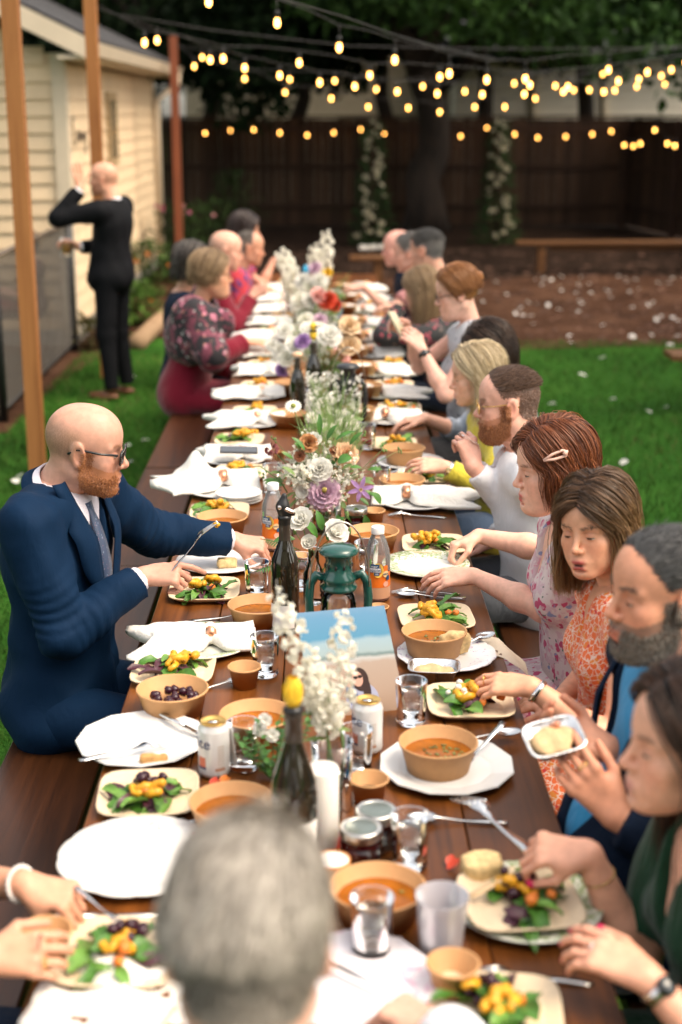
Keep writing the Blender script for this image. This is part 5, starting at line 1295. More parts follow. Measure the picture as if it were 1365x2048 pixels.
# --- kraft bowls and cups
def kraft(r0, r1, h):
    return MB().lathe([(0, .003), (r0 - .002, .003), (r0, .0), (r1 - .002, h - .004), (r1 + .0022, h - .003), (r1 + .0026, h), (r1, h + .0018), (r1 - .002, h), (r0 - .0015, .006), (0, .006)], 48)
BOWL = kraft(.066, .082, .062).mesh('bowl'); CUPM = kraft(.029, .039, .052).mesh('cup')
SOUPM = MB().lathe([(0, .036), (.0735, .036), (.0745, .0355)], 40).mesh('soup'); SOUPL = MB().lathe([(0, .022), (.0695, .022), (.0705, .0215)], 40).mesh('soup')
def bowl(px, py, label, soup=True, seeds=0, z=TT, beet=False, loc=None, seed=1):
    p = at_z(px, py, z + .0005) if loc is None else Vector(loc); o = tag(link('kraft_bowl', BOWL, KRAFT, None, p), label, 'bowl', 'kraft paper bowls'); g = random.Random(seed)
    if soup: link('soup', SOUPM, SOUP, o)
    for i in range(seeds):
        a = g.uniform(0, 6.28); q = .05 * math.sqrt(g.random()); s = link('seed', SEEDM, mat('pumpkin_seed', (.12, .13, .035), .5, rnd=.6), o, (q * math.cos(a) + .012, q * math.sin(a) - .012, .0372), (g.uniform(-.3, .3), g.uniform(-.3, .3), g.uniform(0, 6))); s.scale = [g.uniform(1, 1.7)] * 3
    if beet:
        for i in range(26):
            a = g.uniform(0, 6.28); q = .058 * math.sqrt(g.random()); s = link('beet_piece', MB().ball((0, 0, 0), (.012, .011, .010), 7, 5, jit=.15).mesh('beet_piece'), BEET, o, (q * math.cos(a), q * math.sin(a), .028 + .012 * g.random()), (g.uniform(0, 3), g.uniform(0, 3), 0))
    return o
def cup(px, py, label, z=TT, s=1.0, fill=None):
    o = tag(link('kraft_cup', CUPM, KRAFT, None, at_z(px, py, z + .0005)), label, 'cup', 'small kraft paper cups'); o.scale = (s, s, s)
    if fill: link('filling', MB().lathe([(0, .022), (.0325, .022)], 24).mesh('filling'), fill, o)
    return o
# --- glass
GLASS = thin_glass('clear_glass', (.97, .98, .98)); 
def solid_glass(name, col=(1, 1, 1), ior=1.33, rough=0.0):
    if name in MATS: return MATS[name]
    m, nt, N, L, b = new_mat(name); b.inputs['Base Color'].default_value = (*col, 1); b.inputs['Transmission Weight'].default_value = 1; b.inputs['IOR'].default_value = ior; b.inputs['Roughness'].default_value = rough; MATS[name] = m; return m
WATER = thin_glass('water', (.93, .95, .96), .9)
HEAVY = solid_glass('heavy_glass', (.97, .98, .98), 1.45)
TUM = MB().lathe([(.0300, .020), (.0305, .035), (.0350, .104), (.0365, .105), (.0368, .104), (.0335, .036), (.0325, .020)], 36).mesh('tumbler')
TUMB = MB().lathe([(0, .0), (.028, .0), (.0325, .003), (.0335, .009), (.0315, .013), (.0332, .018), (.031, .022), (0, .022)], 36).mesh('tumbler_base')
TUMW = MB().lathe([(0, .0225), (.0298, .0225), (.0333, .078), (.0325, .0785), (0, .0785)], 32).mesh('water')
TUML = MB().lathe([(0, .0225), (.0298, .0225), (.0308, .042), (0, .0425)], 32).mesh('drink')
def tumbler(px, py, label, drink=None, z=TT, low=False, s=1.0, loc=None):
    p = at_z(px, py, z + .0005) if loc is None else Vector(loc); o = tag(link('tumbler', TUM, GLASS, None, p), label, 'glass', 'drinking glasses'); o.scale = (s, s, s)
    link('base', TUMB, HEAVY, o)
    if drink is not False:
        link('drink', TUML if low else TUMW, drink or WATER, o)
    return o
# --- cutlery
def fork_mesh():
    mb = MB(); H = lambda x: .004 + .010 * math.exp(-((x - .055) / .03) ** 2)
    xs = [-.10, -.085, -.05, -.01, .02, .035]; ws = [.0065, .0075, .0058, .0032, .0032, .006]; vs = []
    xs += [.045, .055]; ws += [.0115, .0125]
    for x, w in zip(xs, ws):
        for (yy, zz) in ((-w, 0), (w, 0), (w, .0018), (-w, .0018)): vs.append((x, yy, H(x) + zz - .003 * (x < -.08)))
    fs = [(3, 2, 1, 0)] + [(i * 4 + j, i * 4 + (j + 1) % 4, (i + 1) * 4 + (j + 1) % 4, (i + 1) * 4 + j) for i in range(len(xs) - 1) for j in range(4)]; mb.add(vs, fs)
    for k in range(4):
        y0 = (k - 1.5) * .0068; mb.tube([(.052, y0, H(.052) + .001), (.075, y0, H(.075) - .001), (.098, y0 * .92, .0035), (.102, y0 * .9, .005)], [.0022, .0017, .0013, .0006], 5)
    return mb.mesh('fork')
def spoon_mesh():
    mb = MB(); xs = [-.10, -.085, -.05, -.01, .03, .045]; ws = [.0065, .0075, .0058, .0032, .0032, .005]; vs = []; H = lambda x: .004 + .008 * math.exp(-((x - .05) / .03) ** 2)
    for x, w in zip(xs, ws):
        for (yy, zz) in ((-w, 0), (w, 0), (w, .0018), (-w, .0018)): vs.append((x, yy, H(x) + zz))
    mb.add(vs, [(3, 2, 1, 0)] + [(i * 4 + j, i * 4 + (j + 1) % 4, (i + 1) * 4 + (j + 1) % 4, (i + 1) * 4 + j) for i in range(len(xs) - 1) for j in range(4)])
    b = []; fs = []; n = 16
    for (q, z) in ((0, -.0045), (.5, -.003), (.85, .001), (1, .005), (1.02, .0055), (.9, .003), (.5, -.0015), (0, -.003)):
        for i in range(n):
            a = 2 * math.pi * i / n; b.append((.070 + .030 * q * math.cos(a), .019 * q * math.sin(a) * (1 - .18 * math.cos(a)), z + .0065))
    for k in range(7):
        for i in range(n): fs.append((k * n + i, k * n + (i + 1) % n, (k + 1) * n + (i + 1) % n, (k + 1) * n + i))
    mb.add(b, fs); return mb.mesh('spoon')
def knife_mesh():
    mb = MB(); mb.tube([(-.11, 0, .006), (-.10, 0, .006), (-.05, 0, .006), (-.005, 0, .006)], [.004, .0062, .0055, .0045], 8)
    mb.add([(-.005, -.0045, .005), (.10, -.006, .005), (.115, .003, .005), (-.005, .0055, .005), (-.005, -.0045, .0066), (.10, -.006, .0062), (.115, .003, .0062), (-.005, .0055, .0066)], [(3, 2, 1, 0), (4, 5, 6, 7), (0, 1, 5, 4), (1, 2, 6, 5), (2, 3, 7, 6), (3, 0, 4, 7)]); return mb.mesh('knife')
CUT = {'fork': fork_mesh(), 'spoon': spoon_mesh(), 'knife': knife_mesh()}
def cutlery(kind, px, py, ang, label, z=TT, m=None, rot=None, loc=None, s=1.0):
    o = link(kind, CUT[kind], None, None, at_z(px, py, z + .001) if loc is None else loc, rot or (0, 0, R(ang)))
    if not CUT[kind].materials: CUT[kind].materials.append(STEEL)
    if m: o.material_slots[0].link = 'OBJECT'; o.material_slots[0].material = m
    o.scale = (s, s, s); return tag(o, label, kind, 'cutlery on the tables')
# --- napkins
def napkin_mesh(seed, peak=0.0, L=.30):
    g = random.Random(seed); nu, nv = 30, 15; top = []; ph = [g.uniform(0, 6.28) for _ in range(4)]; ring = g.uniform(.10, .2)
    for i in range(nu + 1):
        t = i / nu; x = (t - .5) * L; d = (t - .62) / .07; pinch = 1 - .70 * math.exp(-d * d); fl = (.55 + .55 * abs(t - .62) / .6)
        for j in range(nv + 1):
            v = j / nv - .5; w = (.062 + .085 * fl * (1.25 if t < .6 else .8)) * pinch; y = v * 2 * w * .72 + .012 * math.sin(t * 7 + ph[0])
            dome = (1 - (2 * v) ** 2) * (.020 + .014 * pinch); folds = .0075 * math.sin(v * 19 + ph[1] + 1.5 * math.sin(t * 4 + ph[2])) * (1.2 - pinch * .5) + .004 * math.sin(v * 33 + t * 6 + ph[3])
            z = .005 + dome + folds + (.018 * math.exp(-(d * 1.2) ** 2)) * (1 - (2 * v) ** 2)
            if peak: z += peak * math.exp(-((t - .33) / .13) ** 2) * max(0, 1 - abs(2 * v - .2) * 1.3)
            if t < .12: z *= .55 + t * 3.7; y += .025 * math.sin(v * 7 + ph[0]) * (1 - t / .12); x -= .02 * math.cos(v * 9 + ph[1]) * (1 - t / .12)
            top.append((x, y, max(z, .004)))
    fs = [(i * (nv + 1) + j, (i + 1) * (nv + 1) + j, (i + 1) * (nv + 1) + j + 1, i * (nv + 1) + j + 1) for i in range(nu) for j in range(nv)]
    b = len(top); bot = [(x, y, max(.001, z - .012 if z > .03 else .001)) for x, y, z in top]; fs += [tuple(b + q for q in f[::-1]) for f in fs]
    W = nv + 1
    for i in range(nu): fs += [(i * W, i * W + b, (i + 1) * W + b, (i + 1) * W), (i * W + nv, (i + 1) * W + nv, (i + 1) * W + nv + b, i * W + nv + b)]
    for j in range(nv): fs += [(j, j + 1, j + 1 + b, j + b), (nu * W + j, nu * W + j + b, nu * W + j + 1 + b, nu * W + j + 1)]
    mb = MB(); mb.add(top + bot, fs); return mb.mesh('napkin')
NAP = [napkin_mesh(k) for k in range(5)] + [napkin_mesh(9, .085)]
RINGM = MB().add([], []) or None
rm_ = MB(); rm_.lathe([(.0255, -.013), (.0272, -.013), (.0272, .013), (.0255, .013), (.0255, -.013)], 28); rm_.v = [(z, x * 1.12, y * .80 + .026) for x, y, z in rm_.v]; RINGM = rm_.mesh('ring')
def napkin(px, py, ang, label, k=None, z=TT + .016, loc=None, s=1.0, ring=True):
    k = random.randrange(5) if k is None else k
    o = link('cloth_napkin', NAP[k], LINEN, None, at_z(px, py, z) if loc is None else loc, (0, 0, R(ang))); o.scale = (s, s, s); tag(o, label, 'napkin', 'white cloth napkins with copper rings')
    if ring: link('ring', RINGM, COPPER, o, (.036, .006, .0))
    return o
# --- bread
CRUST = mat('bread_crust', (.46, .255, .085), .8, var=.35, vs=40, bp=.5, bs=90, bd=.004); CRUMB = mat('bread_crumb', (.62, .45, .22), .85, var=.25, vs=90, bp=.5, bs=140, bd=.003)
def bread(px, py, size, ang, label, z=TT, m=None, loc=None, rot=None, slice_=False):
    S = Solid(); sx, sy, sz = size; I = np.eye(3)
    S.bx((0, 0, sz), I, (sx - .006, sy - .006, sz - .006), .006, .004)
    if slice_: S.el((0, 0, sz * 1.55), I, (sx * .95, sy * .98, sz * .9), .02)
    V, F = S.mesh(.004, .0022, 190, seed=int(px)); me = np_mesh('bread', V, F)
    return tag(link('bread_piece', me, m or CRUMB, None, at_z(px, py, z) if loc is None else loc, rot or (0, 0, R(ang))), label, 'bread')
# ================================================================= flowers
WHITEP = mat('petal_pure_white', (.84, .83, .78), .6, transl=.45); CREAMP = mat('petal_cream_white', (.86, .84, .75), .6, transl=.45); LAVP = mat('petal_lavender', (.62, .43, .54), .55, transl=.25, var=.15, vs=60)
PEACHP = mat('petal_peach', (.76, .52, .32), .55, transl=.25, var=.15, vs=50); RUSTP = mat('petal_rust', (.36, .14, .07), .6, var=.3, vs=60); PURPP = mat('petal_purple', (.40, .24, .50), .55, var=.2, vs=80, transl=.2); YELP = mat('petal_yellow', (.75, .48, .03), .5)
REDP = mat('petal_red', (.52, .05, .02), .5); PINKPT = mat('petal_pink', (.72, .38, .34), .55, transl=.2)
STEM = mat('stem_green', (.10, .17, .045), .5); LEAFL = mat('leaf_fresh', (.065, .18, .032), .42, var=.25, vs=30, transl=.2); LEAFO = mat('leaf_olive', (.16, .25, .075), .5, var=.25, vs=30, transl=.2); WISP = mat('wispy_green', (.24, .36, .11), .6, transl=.2)
def head_basis(d):
    d = Vector(d).normalized(); return d, d.orthogonal().normalized(), d.cross(d.orthogonal().normalized())
def rose(c, d, r, rings=4, n=7, g=random, open_=1.0):
    mb = MB(); d, a, b = head_basis(d); c = Vector(c)
    for k in range(rings):
        t = (k + 1) / rings; m = n + k
        for i in range(m):
            an = 2 * math.pi * (i + .5 * k) / m + g.uniform(-.15, .15); o = a * math.cos(an) + b * math.sin(an); tilt = (.22 + .95 * t * open_)
            dd = d * math.cos(tilt) + o * math.sin(tilt); mb.patch(c - d * r * .35 + o * r * .10 * t, dd, -o * math.cos(tilt) + d * math.sin(tilt), r * (.75 + .42 * t), r * (.75 + .25 * t), .55 - .9 * t * open_, .16, lambda u: (.35 + .75 * math.sin(min(1, u * 1.05) * 1.75)) * (1 if u < .95 else .75), 4, 2, ruf=r * .09)
    return mb
def daisy(c, d, r, n=16, cup=.25):
    mb = MB(); d, a, b = head_basis(d)
    for i in range(n):
        an = 2 * math.pi * i / n; o = a * math.cos(an) + b * math.sin(an); mb.patch(Vector(c) + o * r * .15, o + d * cup, d, r * .85, r * .32, -.3, .1, None, 3, 1)
    return mb
def spike(p0, p1, r, n, g, head=.7):
    # a stock: ruffled florets packed round the upper part of a stem
    mb = MB(); p0, p1 = Vector(p0), Vector(p1); ax = (p1 - p0); d, a, b = head_basis(ax)
    for i in range(n):
        t = 1 - head * (i + .5) / n; an = i * 2.4 + g.uniform(-.3, .3); q = r * (.45 + .55 * min(1, (1 - t) * 2.4 + .2)); o = a * math.cos(an) + b * math.sin(an); c = p0 + ax * t + o * q * .75
        for k in range(6):
            dd = (o * g.uniform(.3, 1) + d * g.uniform(-.6, .8) + Vector((g.gauss(0, .6), g.gauss(0, .6), g.gauss(0, .6)))).normalized(); mb.patch(c, dd, Vector((g.gauss(0, 1), g.gauss(0, 1), g.gauss(0, 1))), q * .62, q * .62, g.uniform(.2, 1.2), .2, lambda u: .4 + .7 * math.sin(u * 2.2), 3, 1, ruf=q * .05)
    return mb
def arrangement(label, loc, cat='flowers', name='flower_arrangement'): return empty(name, loc, 0, label, cat, 'table flowers')
def stem(r, p0, p1, rad=.0018, bend=.02, m=None, name='stem'):
    p0, p1 = Vector(p0), Vector(p1); mid = p0.lerp(p1, .55) + Vector((random.uniform(-bend, bend), random.uniform(-bend, bend), 0)); MB().tube([p0, p0.lerp(mid, .6), mid, p1], [rad, rad, rad, rad * .7], 5).build(name, m or STEM, r)
def leaf(r, p, d, L, W, m=None, n=(0, -.5, 1), curl=-.7): MB().patch(p, d, n, L, W, curl, .12, lambda t: math.sin(math.pi * min(1, .04 + t * .94)) ** .8, 6, 2).build('leaf', m or LEAFL, r)
def fern(r, p, d, L, n=16, m=None):
    mb = MB(); d = Vector(d).normalized(); p = Vector(p); s = d.cross(Vector((0, 0, 1))).normalized(); pts = []
    for i in range(n + 1):
        t = i / n; q = p + d * L * t + Vector((0, 0, -.12 * L * t * t)); pts.append(q)
        w = L * .26 * math.sin(math.pi * (.12 + .85 * t)) 
        for k in (1, -1): mb.patch(q, s * k + d * .35, (0, 0, 1), w, w * .22, -.4, .05, None, 2, 1)
    mb.tube(pts, .0012, 4); mb.build('fern_frond', m or LEAFL, r)
# ---------------------------------------------------------------- the mixed arrangement in the middle of the table
def main_bouquet():
    Y = 4.55; base = at_z(655, 1085, TT); g = random.Random(12)
    base = Vector((at_y(652, 1000, Y).x, Y, TT))
    v = tag(MB().lathe([(0, .003), (.044, .003), (.047, .0), (.050, .02), (.048, .10), (.040, .125), (.043, .14), (.0445, .14), (.042, .124), (.050, .10), (.052, .02)], 36).build('glass_vase', GLASS, None, loc=base), 'clear glass vase holding the mixed lavender and cream bouquet', 'vase')
    link('water', MB().lathe([(0, .004), (.045, .004), (.0475, .08), (0, .08)], 28).mesh('water'), WATER, v)
    r = arrangement('mixed bouquet with a big lavender bloom and purple clematis', base)
    hub = Vector((0, 0, .13)); L = lambda px, py, dy=0.0: at_y(px, py, Y + dy) - base
    def put(px, py, dy, mb_fn, m, nm, rad=.0018):
        c = L(px, py, dy); stem(r, hub + Vector((g.uniform(-.02, .02), g.uniform(-.02, .02), -.08)), c, rad); o = mb_fn(c).build(nm, m, r); return o
    to = lambda x, z: Vector((x, -1, z))
    put(649, 985, -.07, lambda c: rose(c, to(.05, .5), .046, 5, 9, g, 1.25), LAVP, 'lavender_bloom')
    cc = L(649, 983, -.10); MB().ball(cc + Vector((0, -.004, .006)), (.009, .006, .009), 10, 6, jit=.2).build('bloom_eye', mat('flower_eye', (.30, .24, .05), .7, var=.5, vs=400), r)
    put(640, 938, -.05, lambda c: rose(c, to(-.2, .7), .034, 4, 7, g, 1.0), WHITEP, 'white_bloom')
    put(607, 983, -.06, lambda c: rose(c, to(-.4, .2), .024, 3, 6, g, .6), WHITEP, 'white_bloom')
    put(628, 880, .03, lambda c: rose(c, to(.1, 1.2), .026, 4, 6, g, .7), WHITEP, 'white_bloom')
    put(693, 908, .02, lambda c: rose(c, to(.3, .7), .036, 4, 7, g, 1.1), PEACHP, 'peach_bloom')
    put(668, 903, .03, lambda c: rose(c, to(-.1, .7), .018, 3, 6, g, .5), RUSTP, 'rust_bud')
    put(618, 886, .0, lambda c: rose(c, to(.3, .5), .026, 3, 6, g, 1.0), mat('petal_tan', (.46, .22, .09), .55, transl=.2, var=.2, vs=60), 'tan_bloom')
    put(600, 912, .0, lambda c: rose(c, to(-.3, .5), .017, 3, 6, g, .9), RUSTP, 'rust_bloom')
    def scab(c):
        mb = MB()
        for i in range(70):
            d = Vector((g.gauss(0, 1), g.gauss(0, 1) - .4, g.gauss(0, 1))).normalized(); mb.patch(c + d * .014, d, (d.z, d.x, d.y), .012, .008, .6, .2, None, 2, 1)
        return mb
    put(544, 899, -.02, scab, mat('scabiosa', (.20, .05, .05), .7, rnd=.2, var=.3, vs=200), 'burgundy_scabiosa'); put(560, 912, .0, lambda c: rose(c, to(.4, -.3), .016, 3, 6, g, 1.1), mat('petal_tan2', (.50, .26, .12), .6), 'tan_bloom')
    put(587, 813, .05, lambda c: daisy(c, to(0, 1.3), .030, 18), WHITEP, 'daisy'); MB().ball(L(587, 813, .045) + Vector((0, -.006, .004)), (.009, .006, .008), 10, 6).build('daisy_eye', mat('daisy_green', (.24, .27, .06), .7), r)
    # clematis star
    c = L(722, 978, -.12); mb = MB()
    for i in range(6):
        an = i * 1.047 + .25; o = Vector((math.cos(an), -.25, math.sin(an))); mb.patch(c + o * .003, o, (0, -1, .2), .042, .015, -.35, .12, lambda t: math.sin(math.pi * min(1, .1 + t * .88)) ** .8, 5, 1)
    stem(r, hub, c + Vector((0, .01, 0))); mb.build('purple_clematis', PURPP, r); e = MB()
    for i in range(18): a = i * 2.4; e.tube([c, c + Vector((math.cos(a) * .006, -.012, math.sin(a) * .006))], [.0012, .0006], 4)
    e.build('clematis_eye', mat('stamen', (.62, .46, .20), .7), r)
    for (px, py, dy, tx) in ((598, 945, -.05, .04), (575, 930, -.01, .03), (690, 960, -.03, .028), (705, 940, 0, .024), (612, 955, -.07, .03), (570, 950, -.03, .02), (660, 1012, -.08, .022), (686, 990, -.06, .025), (590, 905, .02, .024), (655, 895, .05, .025), (625, 915, .0, .026), (672, 950, -.05, .026), (585, 965, -.05, .024), (600, 1000, -.06, .022), (630, 1020, -.08, .022), (612, 870, .04, .02), (705, 915, .0, .022), (560, 935, .0, .02), (720, 950, -.02, .02), (645, 955, -.04, .02)):
        c = L(px, py, dy); d = (c - hub).normalized(); sp = spike(c - d * .07, c + d * .02, tx * .8, 12, g, .95); stem(r, hub, c); sp.build('white_stock', CREAMP if g.random() < .6 else WHITEP, r)
    for (px, py, dx, dz, Lf, W) in ((676, 925, .6, .5, .05, .045), (730, 1030, .25, -1, .075, .032), (712, 1015, .1, -1, .06, .035), (745, 985, .8, -.6, .05, .03), (690, 1022, .7, -.5, .06, .035), (655, 880, .3, 1, .06, .02), (672, 880, .8, .8, .07, .018), (590, 950, -.5, .7, .05, .02), (700, 935, .9, .3, .04, .018), (640, 1030, -.2, -1, .05, .025), (580, 1000, -.8, -.2, .05, .02), (600, 1020, -.7, -.6, .06, .025), (715, 960, .9, .1, .06, .022), (565, 965, -.9, .3, .06, .02), (700, 890, .5, 1, .06, .02), (640, 870, .0, 1, .07, .018), (610, 900, -.5, 1, .06, .018), (735, 940, 1, .4, .05, .02), (675, 1030, .3, -1, .06, .03)):
        leaf(r, L(px, py, g.uniform(-.09, .0)), (dx, -.2, dz), Lf, W, LEAFL if g.random() < .75 else LEAFO)
    for k in range(46):
        a = g.uniform(0, 6.28); q = g.uniform(.3, 1); c = L(648 + 92 * q * math.cos(a), 965 + 70 * q * math.sin(a), g.uniform(-.04, .08)); leaf(r, c, (math.cos(a), -.4, -math.sin(a) + .3), g.uniform(.03, .055), g.uniform(.012, .02), LEAFL if k % 2 else LEAFO)
    for (px, py, dy) in ((715, 880, .02), (727, 870, .02), (770, 895, .0), (755, 940, -.02), (800, 900, -.04), (548, 880, .06), (530, 950, .05)):
        c = L(px, py, dy); stem(r, hub, c, .0011, .03); b = MB()
        for k in range(5): b.ball(c + Vector((g.uniform(-.008, .008), g.uniform(-.008, .008), g.uniform(-.012, .012))), (.0032, .0032, .005), 6, 5)
        b.build('bud_sprig', LEAFO, r)
    MB().tube([L(475, 935, .12), L(520, 932, .06), L(560, 960, 0), L(575, 985, -.02)], [.001, .0022, .003, .0025], 5).build('grass_blade', LEAFO, r)
    # feathery green haze behind
    w = MB()
    for i in range(260):
        c = L(g.uniform(590, 740), g.uniform(800, 905), g.uniform(.03, .30)); p = hub.lerp(c, .6) + Vector((g.uniform(-.02, .02), 0, 0)); w.tube([p, p.lerp(c, .6) + Vector((g.uniform(-.01, .01), 0, .01)), c + Vector((g.uniform(-.02, .02), 0, g.uniform(-.01, .01)))], [.0008, .0007, .0004], 3, False)
    tag(w.build('feathery_wisps', WISP, r), None, None, None, 'stuff')
main_bouquet()
# ---------------------------------------------------------------- white lisianthus with ferns in a small bottle
def lisianthus():
    base = at_z(628, 1205, TT); Y = base.y; g = random.Random(3); r = arrangement('three white lisianthus blooms with fern fronds by the green lantern', base)
    v = tag(MB().lathe([(0, .003), (.026, .003), (.029, .0), (.030, .01), (.030, .09), (.016, .12), (.015, .16), (.0175, .163), (.0165, .16), (.0135, .16), (.0145, .12), (.028, .09)], 28).build('bud_vase', GLASS, None, loc=base), 'clear bottle vase with the white lisianthus', 'vase')
    L = lambda px, py, dy=0.0: at_y(px, py, Y + dy) - base; hub = Vector((0, 0, .15))
    for (px, py, dx, rr, op) in ((603, 1040, -.35, .034, .75), (672, 1064, .5, .034, .8), (620, 1088, -.2, .027, .55)):
        c = L(px, py, -.03); stem(r, hub + Vector((0, 0, -.1)), c, .002); rose(c, (dx, -.7, .7), rr, 3, 5, g, op).build('white_lisianthus', WHITEP, r)
    for (px, py, dx, dz, Lf, W) in ((655, 1080, .3, 1, .085, .042), (635, 1075, -.3, .9, .07, .03), (590, 1078, -.9, .3, .06, .028), (660, 1110, .2, -1, .05, .03), (645, 1060, -.1, 1, .06, .025)):
        leaf(r, L(px, py, g.uniform(-.02, .03)), (dx, -.3, dz), Lf, W)
    fern(r, L(600, 1120, -.02), (-1, -.3, -.05), .13); fern(r, L(600, 1100, -.02), (-1, .1, .4), .12); fern(r, L(665, 1120, 0), (.3, -.3, -1), .06)
    for (px, py) in ((695, 1030), (590, 1062), (700, 1062)):
        c = L(px, py, 0); stem(r, hub, c, .0012, .02); MB().ball(c, (.005, .005, .012), 8, 6).build('bud', LEAFO, r)
lisianthus()
# ---------------------------------------------------------------- tall white stocks standing in front
def stock_vase(px, py, tips, label, vlabel, seed, rad=.038, vr=.037, vh=.17, dy=.0, n=26):
    base = at_z(px, py, TT); g = random.Random(seed); r = arrangement(label, base)
    v = tag(MB().lathe([(0, .012), (vr * .9, .012), (vr, .0), (vr * 1.02, .01), (vr * .98, vh * .5), (vr * 1.08, vh), (vr * 1.12, vh), (vr * 1.03, vh * .5), (vr * 1.08, .01), (vr, -.0005), (0, 0)], 32).build('glass_vase', GLASS, None, loc=base), vlabel, 'vase')
    link('water', MB().lathe([(0, .013), (vr * .88, .013), (vr * .92, vh * .55), (0, vh * .55)], 24).mesh('water'), WATER, v)
    for (tx, ty, hx, hy, d) in tips:
        c = at_y(tx, ty, base.y + d) - base; h = at_y(hx, hy, base.y + d * .6) - base; stem(r, Vector((g.uniform(-.015, .015), g.uniform(-.015, .015), .02)), h, .003, .01)
        spike(h, c, rad, n, g, 1.0).build('white_stock', CREAMP, r)
        for k in range(2): leaf(r, h + Vector((0, 0, -.02 * k)), (g.uniform(-1, 1), -.5, .5), .05, .012, LEAFO)
    return r
stock_vase(665, 1640, [(548, 1182, 640, 1385, .0), (688, 1222, 680, 1420, .05), (610, 1330, 645, 1430, -.03), (655, 1375, 655, 1460, -.05)], 'tall creamy white stock stems in front of the photo card', 'tall clear vase with white stock standing behind the pillar candle', 21, .024, n=30)
stock_vase(585, 640, [(560, 500, 588, 560, 0), (575, 530, 590, 600, -.1), (612, 590, 600, 640, -.2), (590, 560, 590, 610, 0)], 'white stock spray leaning toward the woman in red at the far end', 'far clear vase with leaning white stock', 22, .05, .04, .15)
stock_vase(640, 610, [(655, 462, 645, 560, 0), (628, 490, 640, 580, -.1), (640, 545, 640, 600, 0), (650, 580, 645, 610, 0)], 'tallest far bunch of white stock rising over the table end', 'far clear vase below the tallest white stock', 23, .05, .04, .15)
def far_bouquet(px, py, Y, items, label, seed, w=.16):
    base = at_z(px, py, TT); g = random.Random(seed); r = arrangement(label, base); hub = Vector((0, 0, .1))
    tag(MB().lathe([(0, .002), (.045, .002), (.05, .03), (.046, .12), (.05, .13), (.048, .12), (.052, .03), (.045, 0)], 24).build('glass_vase', GLASS, None, loc=base), 'vase under the ' + label, 'vase')
    for (x, y, m, rr) in items:
        c = at_y(x, y, base.y + g.uniform(-.08, .08)) - base; stem(r, hub, c); rose(c, (g.uniform(-.5, .5), -.8, .7), rr, 3, 6, g, 1.0).build('bloom', m, r)
    w_ = MB()
    for i in range(70):
        c = hub + Vector((g.uniform(-w, w), g.uniform(-.1, .1), g.uniform(.06, .26))); w_.tube([hub, hub.lerp(c, .6) + Vector((g.uniform(-.02, .02), 0, .02)), c], [.0016, .0013, .0008], 3, False)
    tag(w_.build('feathery_wisps', WISP, r), None, None, None, 'stuff')
    for i in range(16):
        a = g.uniform(0, 6.28); leaf(r, hub + Vector((math.cos(a) * .05, math.sin(a) * .05, g.uniform(0, .1))), (math.cos(a), math.sin(a), .5), .08, .03, LEAFO)
    for i in range(6):
        c = hub + Vector((g.uniform(-w, w) * .9, g.uniform(-.1, .1), g.uniform(.02, .2))); spike(hub, c, .028, 7, g, .6).build('white_stock', CREAMP, r)
far_bouquet(640, 800, 7, [(605, 682, PURPP, .034), (630, 700, WHITEP, .045), (575, 715, CREAMP, .04), (600, 735, PEACHP, .05), (660, 670, WHITEP, .05), (700, 650, mat('petal_buff', (.74, .55, .34), .55, transl=.2), .042), (700, 690, MATS['petal_buff'], .045), (655, 720, PEACHP, .05), (565, 740, PURPP, .03), (640, 660, CREAMP, .04), (680, 715, PINKPT, .045), (620, 660, WHITEP, .04), (590, 690, WHITEP, .04)], 'pale mixed bouquet behind the black lantern', 31)
far_bouquet(640, 690, 8.5, [(655, 600, REDP, .05), (640, 590, PINKPT, .045), (670, 612, REDP, .035), (610, 625, WHITEP, .05), (600, 600, CREAMP, .05), (660, 635, WHITEP, .04), (620, 600, WHITEP, .04)], 'far bouquet with the bright red bloom', 32)
far_bouquet(622, 745, 7.5, [(560, 700, WHITEP, .04), (585, 665, CREAMP, .045), (545, 690, WHITEP, .035), (570, 660, WHITEP, .04), (610, 640, CREAMP, .04), (640, 640, LAVP, .035), (555, 730, CREAMP, .04)], 'loose white bouquet spilling toward the shawled woman', 33)
far_bouquet(655, 655, 9.5, [(640, 560, WHITEP, .045), (620, 575, CREAMP, .05), (670, 590, WHITEP, .04), (605, 560, WHITEP, .045), (655, 545, YELP, .03), (630, 535, LAVP, .035)], 'pale bouquet around the blue-stoppered bottle', 34)
far_bouquet(675, 930, 5.6, [(640, 850, WHITEP, .022), (705, 850, CREAMP, .022), (690, 830, WHITEP, .02), (625, 835, CREAMP, .02), (660, 800, WHITEP, .018)], 'small white filler bouquet between the lantern and the mixed bouquet', 35, .11)
# baby's breath round the black lantern
def babys_breath():
    base = at_z(665, 870, TT); r = arrangement('cloud of tiny white blossoms around the black lantern', base); g = random.Random(8); st = MB(); fl = MB()
    for i in range(420):
        c = at_y(g.uniform(612, 722), g.uniform(745, 865), base.y + g.uniform(-.1, .35)) - base
        if c.z < .02: continue
        st.tube([Vector((0, .05, .02)).lerp(c, .5), c], .0007, 3, False)
        for k in range(5): d = Vector((g.gauss(0, 1), g.gauss(0, 1), g.gauss(0, 1))).normalized(); fl.patch(c, d, d.orthogonal(), .011, .010, .5, .2, None, 2, 1)
    tag(st.build('stem', WISP, r), None, None, None, 'stuff'); tag(fl.build('blossom', WHITEP, r), None, None, None, 'stuff')
babys_breath()
